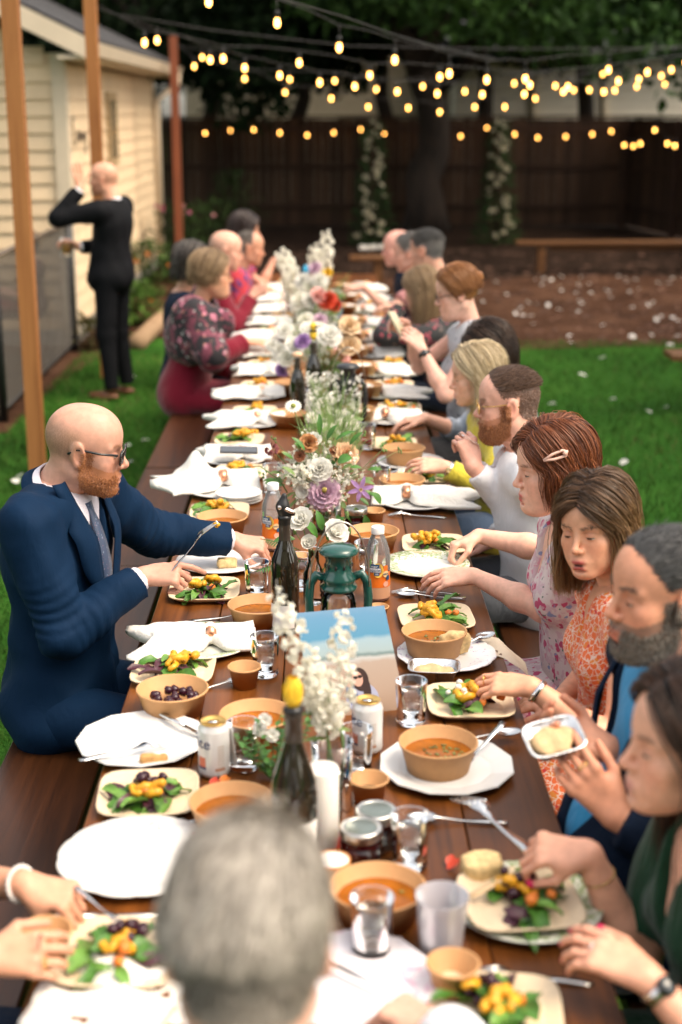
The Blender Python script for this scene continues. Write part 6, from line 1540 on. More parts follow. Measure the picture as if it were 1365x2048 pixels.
# green sprigs spilling by the champagne bottle
def sprigs():
    base = at_z(545, 1560, TT); r = arrangement('green leafy sprigs with tiny white flowers beside the can', base); g = random.Random(18)
    for i in range(14):
        a = g.uniform(0, 6.28); d = Vector((math.cos(a) * .08, math.sin(a) * .05, g.uniform(.05, .16))); stem(r, (0, 0, .0), d, .0014, .02)
        lf = MB()
        for k in range(12):
            t = .25 + .75 * k / 12; p = d * t; lf.patch(p, (g.uniform(-1, 1), g.uniform(-1, 1), g.uniform(-.2, .6)), (0, 0, 1), .018, .013, -.4, .1, None, 2, 1)
        lf.build('leaflets', LEAFL, r)
    for (px, py) in ((520, 1458), (545, 1470), (530, 1440)): 
        c = at_y(px, py, base.y) - base; rose(c, (0, -1, .6), .012, 2, 5, g, 1).build('white_floret', WHITEP, r)
sprigs()
# ================================================================= bottles
DKG = mat('dark_bottle_glass', (.012, .010, .006), .06, spec=.6, coat=.5); FOIL = mat('bottle_foil', (.035, .028, .022), .35, coat=.3); PAPER = mat('paper_label', (.78, .76, .72), .6)
BP = [(0, .0), (.035, .0), (.0375, .004), (.0378, .185), (.0355, .205), (.024, .235), (.0155, .258), (.0140, .29), (.0150, .292), (.0150, .308), (.0125, .310), (0, .310)]
def bottle(px, py, label, prof=BP, s=1.0, foil=(.245, .308), neck=None, lab=None, loc=None):
    b = at_z(px, py, TT) if loc is None else loc; o = tag(MB().lathe([(r * s, z * s) for r, z in prof], 36).build('wine_bottle', DKG, None, loc=b), label, 'bottle')
    if foil:
        pr = [(r * s + .0006, z * s) for r, z in prof if foil[0] <= z <= foil[1]]; MB().lathe(pr, 32).build('foil', FOIL, o)
    if lab:
        z0, z1, a0, a1 = lab; mb = MB(); n = 18; rr = max(r for r, z in prof) * s + .0007; vs = []
        for i in range(n + 1):
            a = R(a0 + (a1 - a0) * i / n); vs += [(rr * math.cos(a), rr * math.sin(a), z0), (rr * math.cos(a), rr * math.sin(a), z1)]
        mb.add(vs, [(2 * i, 2 * i + 2, 2 * i + 3, 2 * i + 1) for i in range(n)]); mb.build('label', PAPER, o)
    return o
b1 = bottle(572, 1262, 'dark wine bottle with a black and silver pouring spout', s=1.0, lab=(.02, .085, 190, 310))
mb = MB(); mb.lathe([(.0155, .300), (.0165, .304), (.016, .312), (.0185, .318), (.0175, .326), (0, .326)], 24); mb.build('spout_collar', mat('spout_black', (.012, .012, .012), .3), b1)
S_ = Solid(); S_.rc((0, 0, .322), (-.004, 0, .350), .0145, .017, .01); S_.rc((-.004, 0, .350), (.000, 0, .378), .016, .008, .01); S_.rc((-.002, -.004, .338), (.024, -.006, .331), .011, .006, .01); V_, F_ = S_.mesh(.003); link('spout', np_mesh('spout', V_, F_), mat('spout_black', (.012, .012, .012), .25, coat=.5), b1)
S_ = Solid(); S_.rc((-.010, -.010, .350), (.022, -.012, .337), .009, .006, .008); V_, F_ = S_.mesh(.003); link('spout_lip', np_mesh('spout_lip', V_, F_), mat('spout_silver', (.75, .66, .60), .18, 1.0), b1)
CHP = [(0, .0), (.040, .0), (.043, .005), (.0435, .150), (.040, .185), (.026, .225), (.0165, .258), (.0145, .295), (.0165, .297), (.0165, .312), (.014, .315), (0, .315)]
b2 = bottle(590, 1735, 'dark champagne bottle topped with a yellow tulip stopper', CHP, 1.0, (.255, .314), lab=(.02, .11, 262, 340))
mb = MB(); mb.lathe([(0, .312), (.018, .313), (.020, .318), (.014, .326), (0, .326)], 20); mb.build('stopper_base', mat('spout_black', (.012, .012, .012), .3), b2)
tp = MB()
for i in range(6):
    a = i * 1.047; o_ = Vector((math.cos(a), math.sin(a), 0)); tp.patch(Vector((0, 0, .326)) + o_ * .011, o_ * .45 + Vector((0, 0, 1)), -o_, .056, .034, .75, .25, lambda t: .62 + .5 * math.sin(t * 2.6) if t < .8 else .75 - (t - .8) * 2.6, 6, 2)
tp.lathe([(0, .324), (.012, .325), (.017, .338), (.018, .352), (.012, .37), (0, .374)], 16)
tp.build('tulip_stopper', YELP, b2)
b3 = bottle(628, 815, 'far dark bottle with a yellow and black bird-shaped stopper', s=1.0)
S_ = Solid(); S_.el((0, 0, .345), np.eye(3), (.017, .016, .024), .01); S_.el((0, 0, .385), np.eye(3), (.016, .015, .018), .01); V_, F_ = S_.mesh(.004); link('stopper', np_mesh('stopper', V_, F_), YELP, b3)
mb = MB(); mb.lathe([(.0165, .358), (.0175, .363), (.0165, .368)], 16); mb.tube([(.008, -.012, .385), (.030, -.018, .382)], [.006, .001], 6); mb.build('stopper_band', SOCK, b3)
b4 = bottle(612, 640, 'far dark bottle with a bright blue stopper', s=1.0)
mb = MB(); mb.lathe([(0, .306), (.017, .308), (.020, .33), (.012, .36), (0, .365)], 16); mb.build('stopper', mat('blue_stopper', (.02, .30, .52), .35), b4)
b5 = bottle(596, 838, 'far dark bottle with a mushroom-like pale stopper', s=.9)
mb = MB(); mb.lathe([(0, .285), (.012, .285), (.026, .292), (.022, .302), (0, .308)], 16); mb.build('stopper', mat('stopper_peach', (.62, .40, .25), .5), b5)
# --- plastic drink bottles: clear body, orange drink, printed label
CLEARP = thin_glass('clear_plastic', (.97, .97, .97), .7, .10, .12, (.9, .9, .9)); DRINK = mat('orange_drink', (.85, .22, .02), .3, transl=.5)
def text(body, size, m, parent, loc, rot, name='lettering', ext=.0003, align='CENTER'):
    cu = bpy.data.curves.new(name, 'FONT'); cu.body = body; cu.size = size; cu.align_x = align; cu.align_y = 'CENTER'; cu.extrude = ext; o = bpy.data.objects.new(name, cu); COL.objects.link(o)
    me = bpy.data.meshes.new_from_object(o.evaluated_get(bpy.context.evaluated_depsgraph_get())); bpy.data.objects.remove(o); bpy.data.curves.remove(cu); return link(name, me, m, parent, loc, rot)
def wrap(o, r):   # bends flat lettering round a bottle of radius r about its own parent's z axis
    mw = Matrix.LocRotScale(o.location, o.rotation_euler, None)
    for v in o.data.vertices:
        p = mw @ v.co; a = p.x / r - math.pi / 2; q = r + (-p.y - r); v.co = Vector((q * math.cos(a), q * math.sin(a), p.z))
    o.location = (0, 0, 0); o.rotation_euler = (0, 0, 0)
def soft_drink(px, py, label, rz):
    P_ = [(0, .004), (.030, .0), (.034, .004), (.0365, .012), (.0365, .055), (.0345, .075), (.0365, .095), (.037, .12), (.034, .150), (.025, .178), (.0165, .196), (.0155, .200)]
    b = at_z(px, py, TT); o = tag(MB().lathe(P_, 36).build('drink_bottle', CLEARP, None, loc=b, rot=(0, 0, rz)), label, 'bottle', 'plastic fruit drink bottles')
    link('drink', MB().lathe([(0, .003), (.033, .005), (.0353, .012), (.0353, .055), (.034, .072), (.0345, .080), (0, .080)], 30).mesh('drink'), DRINK, o)
    MB().lathe([(.0162, .197), (.0185, .197), (.0188, .199), (.0188, .216), (.0175, .2185), (0, .2185)], 28).build('cap', mat('cap_white', (.80, .80, .80), .35), o)
    MB().lathe([(.0371, .046), (.0369, .056), (.0353, .073), (.0366, .090)], 36).build('label_band', mat('label_orange_band', (.78, .17, .015), .4), o)
    MB().lathe([(.0369, .012), (.0371, .0455)], 36).build('label_foot', mat('label_peach_band', (.62, .34, .20), .4), o)
    def shape(pts, m, nm, lift, smooth=False):
        mb = MB(); mb.add([(x, -.0372 - lift, z) for x, z in pts], [tuple(range(len(pts)))]); q = mb.build(nm, m, o, smooth); wrap(q, .0368); return q
    el = lambda cx, cz, rx, rz, n=24: [(cx + rx * math.cos(2 * math.pi * i / n), cz + rz * math.sin(2 * math.pi * i / n)) for i in range(n)]
    def rr(cx, cz, hx, hz): return [(cx - hx, cz - hz), (cx + hx, cz - hz), (cx + hx, cz + hz), (cx - hx, cz + hz)]
    def panel(cx, cz, hx, hz, m, nm, lift):   # subdivided so that it follows the bottle
        mb = MB(); n = 8; vs = []
        for i in range(n + 1): x = cx - hx + 2 * hx * i / n; vs += [(x, -.0372 - lift, cz - hz), (x, -.0372 - lift, cz + hz)]
        mb.add(vs, [(2 * i, 2 * i + 2, 2 * i + 3, 2 * i + 1) for i in range(n)]); q = mb.build(nm, m, o); wrap(q, .0368)
    NAVY = mat('label_navy', (.010, .07, .17), .5); WHT = mat('label_white', (.80, .80, .80), .5); YL = mat('label_yellow', (.80, .50, .08), .5); OR = mat('label_orange', (.78, .18, .02), .5); GRN = mat('label_green', (.25, .55, .16), .5)
    shape(el(-.004, .098, .0155, .022), YL, 'label_pear', .0004); panel(-.026, .118, .003, .012, GRN, 'label_leaf', .0005)
    panel(-.014, .110, .0125, .0058, NAVY, 'label_panel', .0008); panel(-.013, .0985, .0165, .0068, NAVY, 'label_panel', .0010); panel(-.013, .0985, .0155, .0058, WHT, 'label_panel', .0013); panel(-.008, .0868, .0075, .0042, NAVY, 'label_panel', .0008)
    for (t, s, m, x, z) in (('sugar', .0088, WHT, -.014, .1098), ('apple', .0135, NAVY, -.013, .0988), ('100', .0068, WHT, -.008, .0868)):
        q = text(t, s, m, o, (x, -.0388, z), (R(90), 0, 0)); wrap(q, .0368)
    panel(.019, .100, .0072, .011, OR, 'label_panel', .0006); shape(el(.019, .086, .0095, .0095), mat('label_cream', (.80, .58, .30), .5), 'label_disc', .0011); shape(el(.0265, .074, .0062, .0078), NAVY, 'label_drop', .0014); shape(el(.020, .056, .0085, .0085), mat('label_peach', (.80, .42, .30), .5), 'label_disc', .0008)
    q = text('MEGA', .0062, NAVY, o, (.019, -.0392, .086), (R(90), 0, 0)); wrap(q, .0368)
    return o
soft_drink(755, 1198, 'clear fruit drink bottle with white cap, right behind the green lantern', .12)
soft_drink(548, 1098, 'fruit drink bottle half hidden behind the pouring spout', -.25)
# --- beer cans
CANW = mat('can_white', (.74, .74, .74), .30, .25); CANG = mat('can_gold', (.72, .46, .14), .28, .9); CANT = mat('can_print', (.50, .42, .35), .45)
def can(px, py, label, rz):
    b = at_z(px, py, TT); o = tag(MB().lathe([(0, .006), (.022, .004), (.026, .0), (.033, .010), (.0335, .016), (.0335, .104), (.032, .110), (.0275, .1175), (.0275, .121)], 36).build('drink_can', CANW, None, loc=b, rot=(0, 0, rz)), label, 'can', 'white and gold drink cans')
    MB().lathe([(.0275, .1195), (.0282, .1225), (.0268, .1235), (.0250, .1195), (0, .1195)], 32).build('lid', CANG, o)
    MB().lathe([(0, .1205), (.012, .1208), (.013, .1215), (0, .1222)], 16, sy=.6).build('pull_tab', STEEL, o)
    NV = mat('can_navy', (.02, .035, .12), .4)
    q = text('Lite', .034, NV, o, (-.034, -.0341, .082), (R(90), R(0), 0)); wrap(q, .0335)
    def panel(cx, cz, hx, hz, m, lift=.0004):
        mb = MB(); n = 8; vs = []
        for i in range(n + 1): x = cx - hx + 2 * hx * i / n; vs += [(x, -.0335 - lift, cz - hz), (x, -.0335 - lift, cz + hz)]
        mb.add(vs, [(2 * i, 2 * i + 2, 2 * i + 3, 2 * i + 1) for i in range(n)]); q = mb.build('print', m, o); wrap(q, .0335)
    for k in range(8): panel(.014, .076 - k * .0065, .0075, .0012, CANT)
    panel(.012, .0245, .011, .003, mat('can_rust', (.42, .22, .14), .5)); panel(-.030, .040, .010, .011, mat('can_red', (.60, .17, .10), .5)); panel(-.030, .027, .011, .003, NV)
    return o
can(430, 1548, 'white and gold can beside the twelve-sided plate with bread', .1)
can(735, 1502, 'white and gold can in front of the photo card', -.1)
# --- jars, candles
def mason(px, py, label):
    b = at_z(px, py, TT); o = tag(MB().lathe([(0, .004), (.034, .0), (.038, .004), (.039, .05), (.036, .062), (.0345, .066)], 32).build('jam_jar', GLASS, None, loc=b), label, 'jar', 'small jam jars')
    link('jam', MB().lathe([(0, .003), (.035, .005), (.0375, .010), (.0378, .048), (0, .052)], 28).mesh('jam'), mat('red_jam', (.10, .006, .008), .15, coat=.5), o)
    MB().lathe([(.0395, .060), (.0402, .062), (.0402, .076), (.0385, .0785), (.031, .0785), (.0305, .0775)], 36).build('lid_band', mat('zinc_band', (.60, .58, .54), .28, 1.0), o)
    MB().lathe([(.0306, .0775), (.029, .0770), (.027, .0776), (0, .0776)], 32).build('lid', mat('lid_disc', (.24, .27, .24), .30, .8), o); return o
mason(722, 1728, 'jam jar with silver lid closest to the champagne bottle'); mason(752, 1692, 'jam jar with silver lid just behind the other jar'); mason(712, 1060, 'jam jar under the clematis flower')
WAX = mat('white_wax', (.80, .76, .70), .45, sss=.2)
tag(MB().lathe([(0, 0), (.030, 0), (.0312, .003), (.0312, .160), (.029, .1655), (.012, .163), (.002, .1635), (.0012, .172), (0, .172)], 32).build('pillar_candle', WAX, None, loc=at_z(646, 1692, TT)), 'plain white pillar candle next to the champagne bottle', 'candle')
o = tag(MB().lathe([(0, 0), (.031, 0), (.032, .002), (.032, .058), (.030, .058), (.030, .050), (0, .050)], 32).build('jar_candle', mat('candle_glass_brown', (.36, .22, .12), .25), None, loc=at_z(666, 1775, TT)), 'small round candle tin with white wax and orange rim', 'candle')
MB().lathe([(.0300, .0582), (.0325, .0585), (.0325, .0540)], 32).build('rim', mat('orange_rim', (.60, .22, .05), .4), o); MB().lathe([(0, .0555), (.0298, .0555)], 28).build('wax', WAX, o)
# frosted plastic cup with dark drink
FROST = thin_glass('frosted_plastic', (.80, .80, .84), .6, .25, .45, (.62, .60, .64))
o = tag(MB().lathe([(0, .002), (.031, 0), (.0325, .004), (.043, .108), (.0445, .109), (.0442, .106), (.0335, .003)], 36).build('plastic_cup', FROST, None, loc=at_z(882, 1905, TT)), 'frosted plastic cup holding a dark drink', 'cup')
link('drink', MB().lathe([(0, .003), (.031, .004), (.0355, .048), (0, .048)], 28).mesh('drink'), mat('dark_drink', (.006, .012, .012), .2), o)
# lanterns
def lantern(px, py, m, label, s=1.0, globe=None, bail=True):
    b = at_z(px, py, TT); r = empty('oil_lantern', b, random.uniform(-.1, .1), label, 'lantern', 'hurricane lanterns'); r.scale = (s, s, s * 1.13)
    MB().lathe([(0, 0), (.060, 0), (.064, .004), (.064, .030), (.056, .042), (.036, .050), (.034, .062), (.040, .064), (.040, .068), (0, .068)], 40).build('fuel_tank', m, r)
    MB().lathe([(.034, .066), (.044, .090), (.047, .115), (.042, .145), (.033, .165), (.0315, .165), (.0405, .145), (.0455, .115), (.0425, .090), (.0325, .066)], 32).build('globe', globe or GLASS, r)
    MB().lathe([(.038, .160), (.046, .163), (.047, .170), (.038, .176), (.043, .184), (.0445, .192), (.034, .202), (.0335, .236), (.037, .238), (.037, .243), (.049, .247), (.051, .252), (.040, .262), (.012, .266), (0, .266)], 40).build('chimney_cap', m, r)
    for k in range(10):
        a = k * .628; MB().ball((.0338 * math.cos(a), .0338 * math.sin(a), .219), (.0036, .0036, .0055), 8, 6).build('vent_hole', SOCK, r)
    for sgn in (1, -1):
        MB().tube([(sgn * .058, 0, .025), (sgn * .073, 0, .07), (sgn * .076, 0, .14), (sgn * .072, 0, .178), (sgn * .058, 0, .196), (sgn * .040, 0, .190)], [.011, .012, .012, .012, .011, .010], 10).build('side_tube', m, r)
    if bail:
        pts = [(.076 * math.cos(a), -.015 - .05 * math.sin(a), .17 + .165 * math.sin(a)) for a in [math.pi * i / 16 for i in range(17)]]
        MB().tube(pts, .0022, 6).build('handle', mat('bail_wire', (.55, .52, .47), .3, 1.0), r)
    MB().ball((0, 0, .085), (.012, .012, .014), 10, 8).build('burner', mat('brass', (.45, .30, .10), .35, 1.0), r); return r
lantern(678, 1312, mat('green_enamel', (.006, .060, .048), .25, coat=.6, var=.15, vs=9), 'dark green hurricane lantern with wire handle behind the photo card')
lantern(696, 862, mat('black_enamel', (.018, .019, .021), .35, coat=.3), 'black hurricane lantern among the white blossoms', 1.0)
# the photo card leaning on the green lantern
def photo_card():
    m, nt, N, L, b = new_mat('beach_photo'); t = N.new('ShaderNodeTexCoord'); sp = N.new('ShaderNodeSeparateXYZ'); L.new(t.outputs['Object'], sp.inputs[0])
    w = noise(N, L, t.outputs['Object'], 14, 3); ad = N.new('ShaderNodeMath'); ad.operation = 'MULTIPLY_ADD'; ad.inputs[1].default_value = .03; L.new(w, ad.inputs[0]); L.new(sp.outputs[1], ad.inputs[2]); ml = N.new('ShaderNodeMath'); ml.operation = 'MULTIPLY'; ml.inputs[1].default_value = 3.3; L.new(ad.outputs[0], ml.inputs[0])
    r = ramp(N, [(.05, (.25, .165, .115)), (.46, (.27, .21, .17)), (.50, (.32, .32, .31)), (.53, (.10, .145, .145)), (.56, (.22, .28, .29)), (.66, (.21, .29, .33)), (.70, (.060, .18, .28)), (.88, (.08, .19, .30)), (1, (.14, .22, .31))]); L.new(ml.outputs[0], r.inputs[0]); L.new(r.outputs[0], b.inputs['Base Color']); b.inputs['Roughness'].default_value = .55; b.inputs['Specular IOR Level'].default_value = .1
    B_ = at_z(722, 1428, TT); rz = R(14); tilt = R(46); W, H = .222, .270
    o = empty('photo_card', B_, rz, 'glossy beach photo card leaning back on the green lantern', 'photo'); rot = (tilt, 0, 0)
    MB().bbox((-W / 2, 0, -.003), (W / 2, H, 0), .0005).build('card', m, o, False, rot=rot)
    # small printed figure: a generic person with dark hair on the sand
    def disc(cx, cy, rx, ry, col, nm, z):
        mb = MB(); n = 20; mb.add([(cx + rx * math.cos(2 * math.pi * i / n), cy + ry * math.sin(2 * math.pi * i / n), z) for i in range(n)], [tuple(range(n))]); mb.build(nm, mat('print_' + nm, tuple(q * .7 for q in col), .6, spec=.1), o, False, rot=rot)
    disc(.012, .038, .040, .040, (.36, .37, .50), 'shirt', .0010); disc(-.012, .050, .014, .026, (.12, .16, .27), 'sleeve', .0014); disc(.014, .085, .021, .030, (.045, .025, .022), 'dark_hair', .0018); disc(.026, .062, .010, .030, (.040, .022, .020), 'hair_lock', .0021); disc(.008, .086, .013, .019, (.60, .34, .26), 'face', .0024); disc(-.016, .082, .009, .014, (.60, .36, .28), 'hand', .0027)
    disc(.0035, .090, .0055, .0042, (.02, .015, .015), 'sunglass', .0030); disc(.0145, .0915, .0055, .0042, (.02, .015, .015), 'sunglass', .0030)
photo_card()
p = at_z(655, 650, TT); tag(MB().bbox((-.10, -.01, 0), (.10, .01, .15), .001).build('blue_card', mat('slate_blue_card', (.20, .27, .36), .6), None, False, loc=p), 'slate blue card standing among the far flowers', 'card')
# foil trays with dip
FOILM = mat('aluminium_foil', (.72, .71, .70), .26, 1.0, bp=.5, bs=60, bd=.004); DIP = mat('creamy_dip', (.62, .42, .22), .7, var=.2, vs=50, bp=.5, bs=60, bd=.006)
def foil_tray(loc, label, rot=(0, 0, 0), s=1.0):
    mb = MB(); n = 60; rows = [(.0, .004), (.036, .004), (.038, .002), (.050, .036), (.056, .037), (.0565, .0355), (.0515, .0345), (.0395, .001), (0, .001)]; vs = []; fs = []
    for (r, z) in rows:
        for i in range(n):
            a = 2 * math.pi * i / n; e = 4.5; q = r / (abs(math.cos(a)) ** e + abs(math.sin(a)) ** e) ** (1 / e) * (1 + (.018 if i % 2 and .037 < r < .052 else 0)); vs.append((q * 1.15 * math.cos(a), q * .85 * math.sin(a), z))
    for k in range(len(rows) - 1):
        for i in range(n): fs.append((k * n + i, k * n + (i + 1) % n, (k + 1) * n + (i + 1) % n, (k + 1) * n + i))
    mb.add(vs, fs); o = tag(mb.build('foil_tray', FOILM, None, loc=loc, rot=rot), label, 'tray', 'small foil trays of dip'); o.scale = (s, s, s)
    S = Solid(); S.el((0, 0, .018), np.eye(3), (.050, .036, .013), .01); V, F = S.mesh(.005, .003, 120); link('dip', np_mesh('dip', V, F), DIP, o); return o
foil_tray(at_z(868, 1358, TT), 'foil tray of pale dip in front of the red-nailed hand', (0, 0, -.1))
# ================================================================= place settings: bald man's side first, working away from the camera
plate('pink', 705, 1975, 'pink-tinted plate in front of the grey-haired man', rz=.3)
plate('rose', 278, 1725, 'scalloped plate with red rose rim beside the pearl-bracelet hand', rz=2.2)
plate('dodec', 285, 1490, 'twelve-sided white plate with a fork and a bread heel')
plate('green', 405, 1292, 'green-rimmed plate under the near ringed napkin')
plate('round', 440, 1130, 'grey-white plate holding a cube of seeded bread')
plate('dodec', 893, 1542, 'twelve-sided white plate under the seeded soup bowl', rz=.2)
plate('green', 1052, 1818, 'green-rimmed plate in front of the woman in dark green')
plate('lilac', 893, 1318, 'white plate with violet flowers peeking out under the soup bowl')
plate('green', 852, 1137, 'green-rimmed plate under the red-haired woman\'s hands')
plate('white', 832, 1008, 'white plate under the napkin beside the yellow sleeve')
plate('white', 822, 930, 'white plate under the bowl held by the hand with a watch')
plate('white', 448, 985, 'white plate under the tall peaked napkin')
plate('white', 470, 922, 'white plate with a black phone on its napkin')
napkin(395, 1283, 8, 'white napkin in copper ring on the green-rimmed plate', 0, s=1.0)
napkin(425, 968, 10, 'tall peaked napkin with its corner standing up', 5, s=1.12)
napkin(468, 912, 4, 'crumpled napkin with a black phone resting on it', 2)
napkin(835, 998, 174, 'napkin in copper ring trailing over the table edge', 3, s=1.05)
ph = at_z(478, 902, TT + .066); tag(MB().bbox((-.075, -.037, 0), (.075, .037, .009), .003).build('mobile_phone', mat('phone_black', (.012, .013, .015), .2, coat=.4), None, False, loc=ph, rot=(R(6), R(2), .05)), 'black mobile phone lying on a white napkin', 'phone')
square_plate(410, 1187, 'square salad plate at the bald man\'s elbow'); salad(410, 1185, 'salad of greens and yellow squash at the bald man\'s elbow', seed=1, n=18, y=6, c=1)
square_plate(348, 1348, 'square salad plate tucked behind the bowl of beets'); salad(350, 1338, 'salad of spinach and squash behind the bowl of beets', seed=2, n=16, y=5, c=1)
square_plate(298, 1598, 'square salad plate with dark beets by the can', rz=.06); salad(298, 1594, 'salad heaped with dark beets by the can', seed=3, n=18, y=3, c=2, b=8)
square_plate(238, 1918, 'square salad plate next to the grey head', rz=-.05); salad(240, 1910, 'salad with beets next to the grey head', seed=4, n=16, y=4, c=3, b=7)
square_plate(872, 1243, 'square salad plate behind the soup bowl and photo card'); salad(874, 1236, 'salad of arugula and squash behind the soup bowl', seed=5, n=16, y=5, c=2)
square_plate(940, 1412, 'square salad plate topped with white cheese'); salad(940, 1410, 'salad topped with white cheese crumbs', seed=6, n=16, y=5, c=4, w=6)
square_plate(1040, 1812, 'square salad plate lying on the green-rimmed plate', z=TT + .017, rz=.1); salad(1040, 1805, 'beet and squash salad in front of the woman in dark green', z=TT + .017, seed=7, n=18, y=4, c=4, b=7)
square_plate(992, 2040, 'square salad plate cut by the bottom edge of the picture', rz=-.1); salad(980, 2025, 'salad cut by the bottom edge of the picture', seed=8, n=14, y=5, c=3, b=6)
square_plate(868, 1096, 'square salad plate beyond the red-haired woman\'s hands'); salad(862, 1090, 'salad beyond the red-haired woman\'s hands', seed=9, n=14, y=6, c=1)
square_plate(440, 1030, 'square salad plate just beyond the outstretched navy sleeve'); salad(436, 1022, 'salad just beyond the outstretched navy sleeve', seed=10, n=14, y=6, c=1)
square_plate(484, 950, 'square salad plate beyond the peaked napkin'); salad(478, 944, 'salad beyond the peaked napkin', seed=11, n=14, y=5, c=2)
square_plate(480, 885, 'square salad plate beyond the phone'); salad(480, 878, 'salad beyond the phone', seed=12, n=12, y=5, c=2)
square_plate(848, 960, 'square salad plate beyond the trailing napkin'); salad(855, 955, 'salad beyond the trailing napkin', seed=13, n=12, y=2, c=3)
square_plate(785, 893, 'square salad plate beyond the hand with a watch'); salad(790, 888, 'salad beyond the hand with a watch', seed=14, n=12, y=4, c=2)
bowl(347, 1425, 'kraft bowl full of dark beets', False, beet=True); bowl(518, 1250, 'kraft soup bowl behind the wine bottle label'); bowl(515, 1478, 'kraft soup bowl behind the green sprigs'); bowl(466, 1658, 'kraft soup bowl touching the grey head', True, 3)
bowl(756, 1835, 'kraft soup bowl behind the front water glass', True, 3); bowl(876, 1536, 'kraft soup bowl with pumpkin seeds on the twelve-sided plate', True, 46, TT + .009, seed=4); bowl(868, 1306, 'kraft soup bowl behind the foil tray', True, 26, TT + .009, seed=6)
bowl(746, 1098, 'kraft soup bowl behind the fruit drink bottle'); bowl(804, 990, 'kraft soup bowl beside the trailing napkin'); bowl(808, 925, 'kraft soup bowl under the hand with a watch', z=TT + .009); bowl(446, 1068, 'kraft bowl under the outstretched navy sleeve')
cup(490, 1372, 'empty small kraft cup by the near water glass'); cup(738, 1603, 'small kraft cup with dark filling behind the jam jars', fill=mat('dark_herbs', (.03, .03, .012), .8)); cup(905, 1985, 'small kraft cup beside the frosted cup', s=1.05); cup(757, 1238, 'tiny kraft cup below the fruit drink bottle', s=.72); cup(748, 1048, 'small kraft cup under the drooping leaf', s=.95); cup(608, 1135, 'small kraft cup behind the wine bottle', s=.8)
cup(92, 1925, 'kraft cup held by the hand with two rings', s=1.15)
tumbler(531, 1350, 'water glass between the napkin plate and the tulip bottle'); tumbler(515, 1192, 'water glass beside the bald man\'s plate'); tumbler(489, 1535, 'water glass with green sprigs behind the left can', False); tumbler(822, 1446, 'water glass at the corner of the photo card'); tumbler(820, 1732, 'water glass next to the jam jars'); tumbler(744, 1905, 'water glass closest to the camera'); tumbler(712, 1548, 'empty glass between the vase and the can', False); tumbler(733, 1150, 'water glass behind the fruit drink bottle'); tumbler(600, 1178, 'glass half hidden by the wine bottle')
tumbler(735, 898, 'frosty glass with red drink behind the bouquet', mat('red_drink', (.50, .03, .03), .15), low=True); tumbler(762, 990, 'pale glass behind the clematis flower', False); tumbler(545, 985, 'clear glass by the scabiosa flowers', False)
cutlery('fork', 248, 1508, 28, 'fork lying across the twelve-sided plate', TT + .018, rot=(0, R(4), R(28))); cutlery('knife', 372, 1458, -48, 'knife resting on the twelve-sided plate edge', TT + .018)
cutlery('spoon', 425, 1377, 24, 'spoon poking out beside the bowl of beets'); cutlery('spoon', 365, 1652, 12, 'spoon above the rose plate'); cutlery('knife', 208, 1838, 3, 'knife below the rose plate'); cutlery('spoon', 452, 1238, 14, 'spoon behind the ringed napkin')
cutlery('fork', 1062, 1960, 172, 'fork beside the small kraft cup near the bottom'); cutlery('fork', 962, 1500, 232, 'fork leaning on the seeded soup bowl', TT + .03, rot=(0, R(18), R(232))); cutlery('spoon', 958, 1478, 12, 'spoon handle behind the seeded soup bowl', TT + .015)
cutlery('fork', 852, 1188, 176, 'fork below the red-haired woman\'s plate'); cutlery('spoon', 862, 1196, 172, 'spoon below the red-haired woman\'s plate'); cutlery('fork', 835, 1034, 172, 'fork below the trailing napkin'); cutlery('fork', 832, 947, 178, 'fork beyond the soup bowl with hands'); cutlery('spoon', 935, 1290, 40, 'fork handle on the violet plate', TT + .02)
cutlery('spoon', 915, 1645, 176, 'spoon lying on bare wood by the pink-nailed hand'); cutlery('knife', 345, 2030, 70, 'knife at the bottom beside the grey head', m=PALM)
cutlery('fork', 1035, 1752, 35, 'wooden fork laid on the beet salad', TT + .05, m=mat('birch_wood', (.62, .43, .24), .6), rot=(0, R(-8), R(28))); cutlery('knife', 668, 1935, -40, 'knife on the pink-tinted plate', TT + .02)
bread(455, 1134, (.030, .016, .014), 12, 'cube of seeded bread on the grey-white plate', TT + .009); bread(308, 1526, (.030, .012, .010), 8, 'bread heel on the twelve-sided plate', TT + .010, CRUST); bread(962, 1752, (.034, .024, .018), 10, 'thick bread slice at the rim of the green plate', TT + .018, slice_=True)
bread(910, 1306, (.036, .012, .024), 8, 'golden bread slice leaning on the soup bowl', TT + .012, CRUMB, slice_=True)
# crumbs, petals and paper
for k, (px, py, m, lb) in enumerate(((668, 1700, REDP, 'red petal scrap near the frosted cup'), (420, 1580, REDP, 'red petal on the wood in front of the left can'), (440, 1575, ORG, 'orange petal on the wood in front of the left can'), (895, 1740, REDP, 'red petal beside the bread slice'))):
    a = at_z(px, py, TT + .001); mb = MB(); mb.patch((0, 0, .002), (1, .3, .2), (0, 0, 1), .03, .022, .6, .2, None, 3, 1); mb.patch((.005, .01, .002), (.3, 1, .3), (0, 0, 1), .025, .02, .4, .2, None, 3, 1); tag(mb.build('flower_petal', m, None, loc=a), lb, 'petal')
mb = MB(); nv = 10; vs = []
for i in range(nv):
    for j in range(6): t = i / (nv - 1); vs.append((t * .13, j * .026 + .006 * math.sin(t * 4), .004 + .005 * math.sin(t * 9 + j) - max(0, t - .42) ** 1.3 * .14))
mb.add(vs, [(i * 6 + j, (i + 1) * 6 + j, (i + 1) * 6 + j + 1, i * 6 + j + 1) for i in range(nv - 1) for j in range(5)])
tag(mb.build('paper_napkin', mat('paper_beige', (.62, .53, .42), .8, transl=.2), None, loc=at_z(965, 1318, TT)), 'beige paper napkin drooping over the table edge by the red-nailed hand', 'napkin')
mb = MB(); vs = []
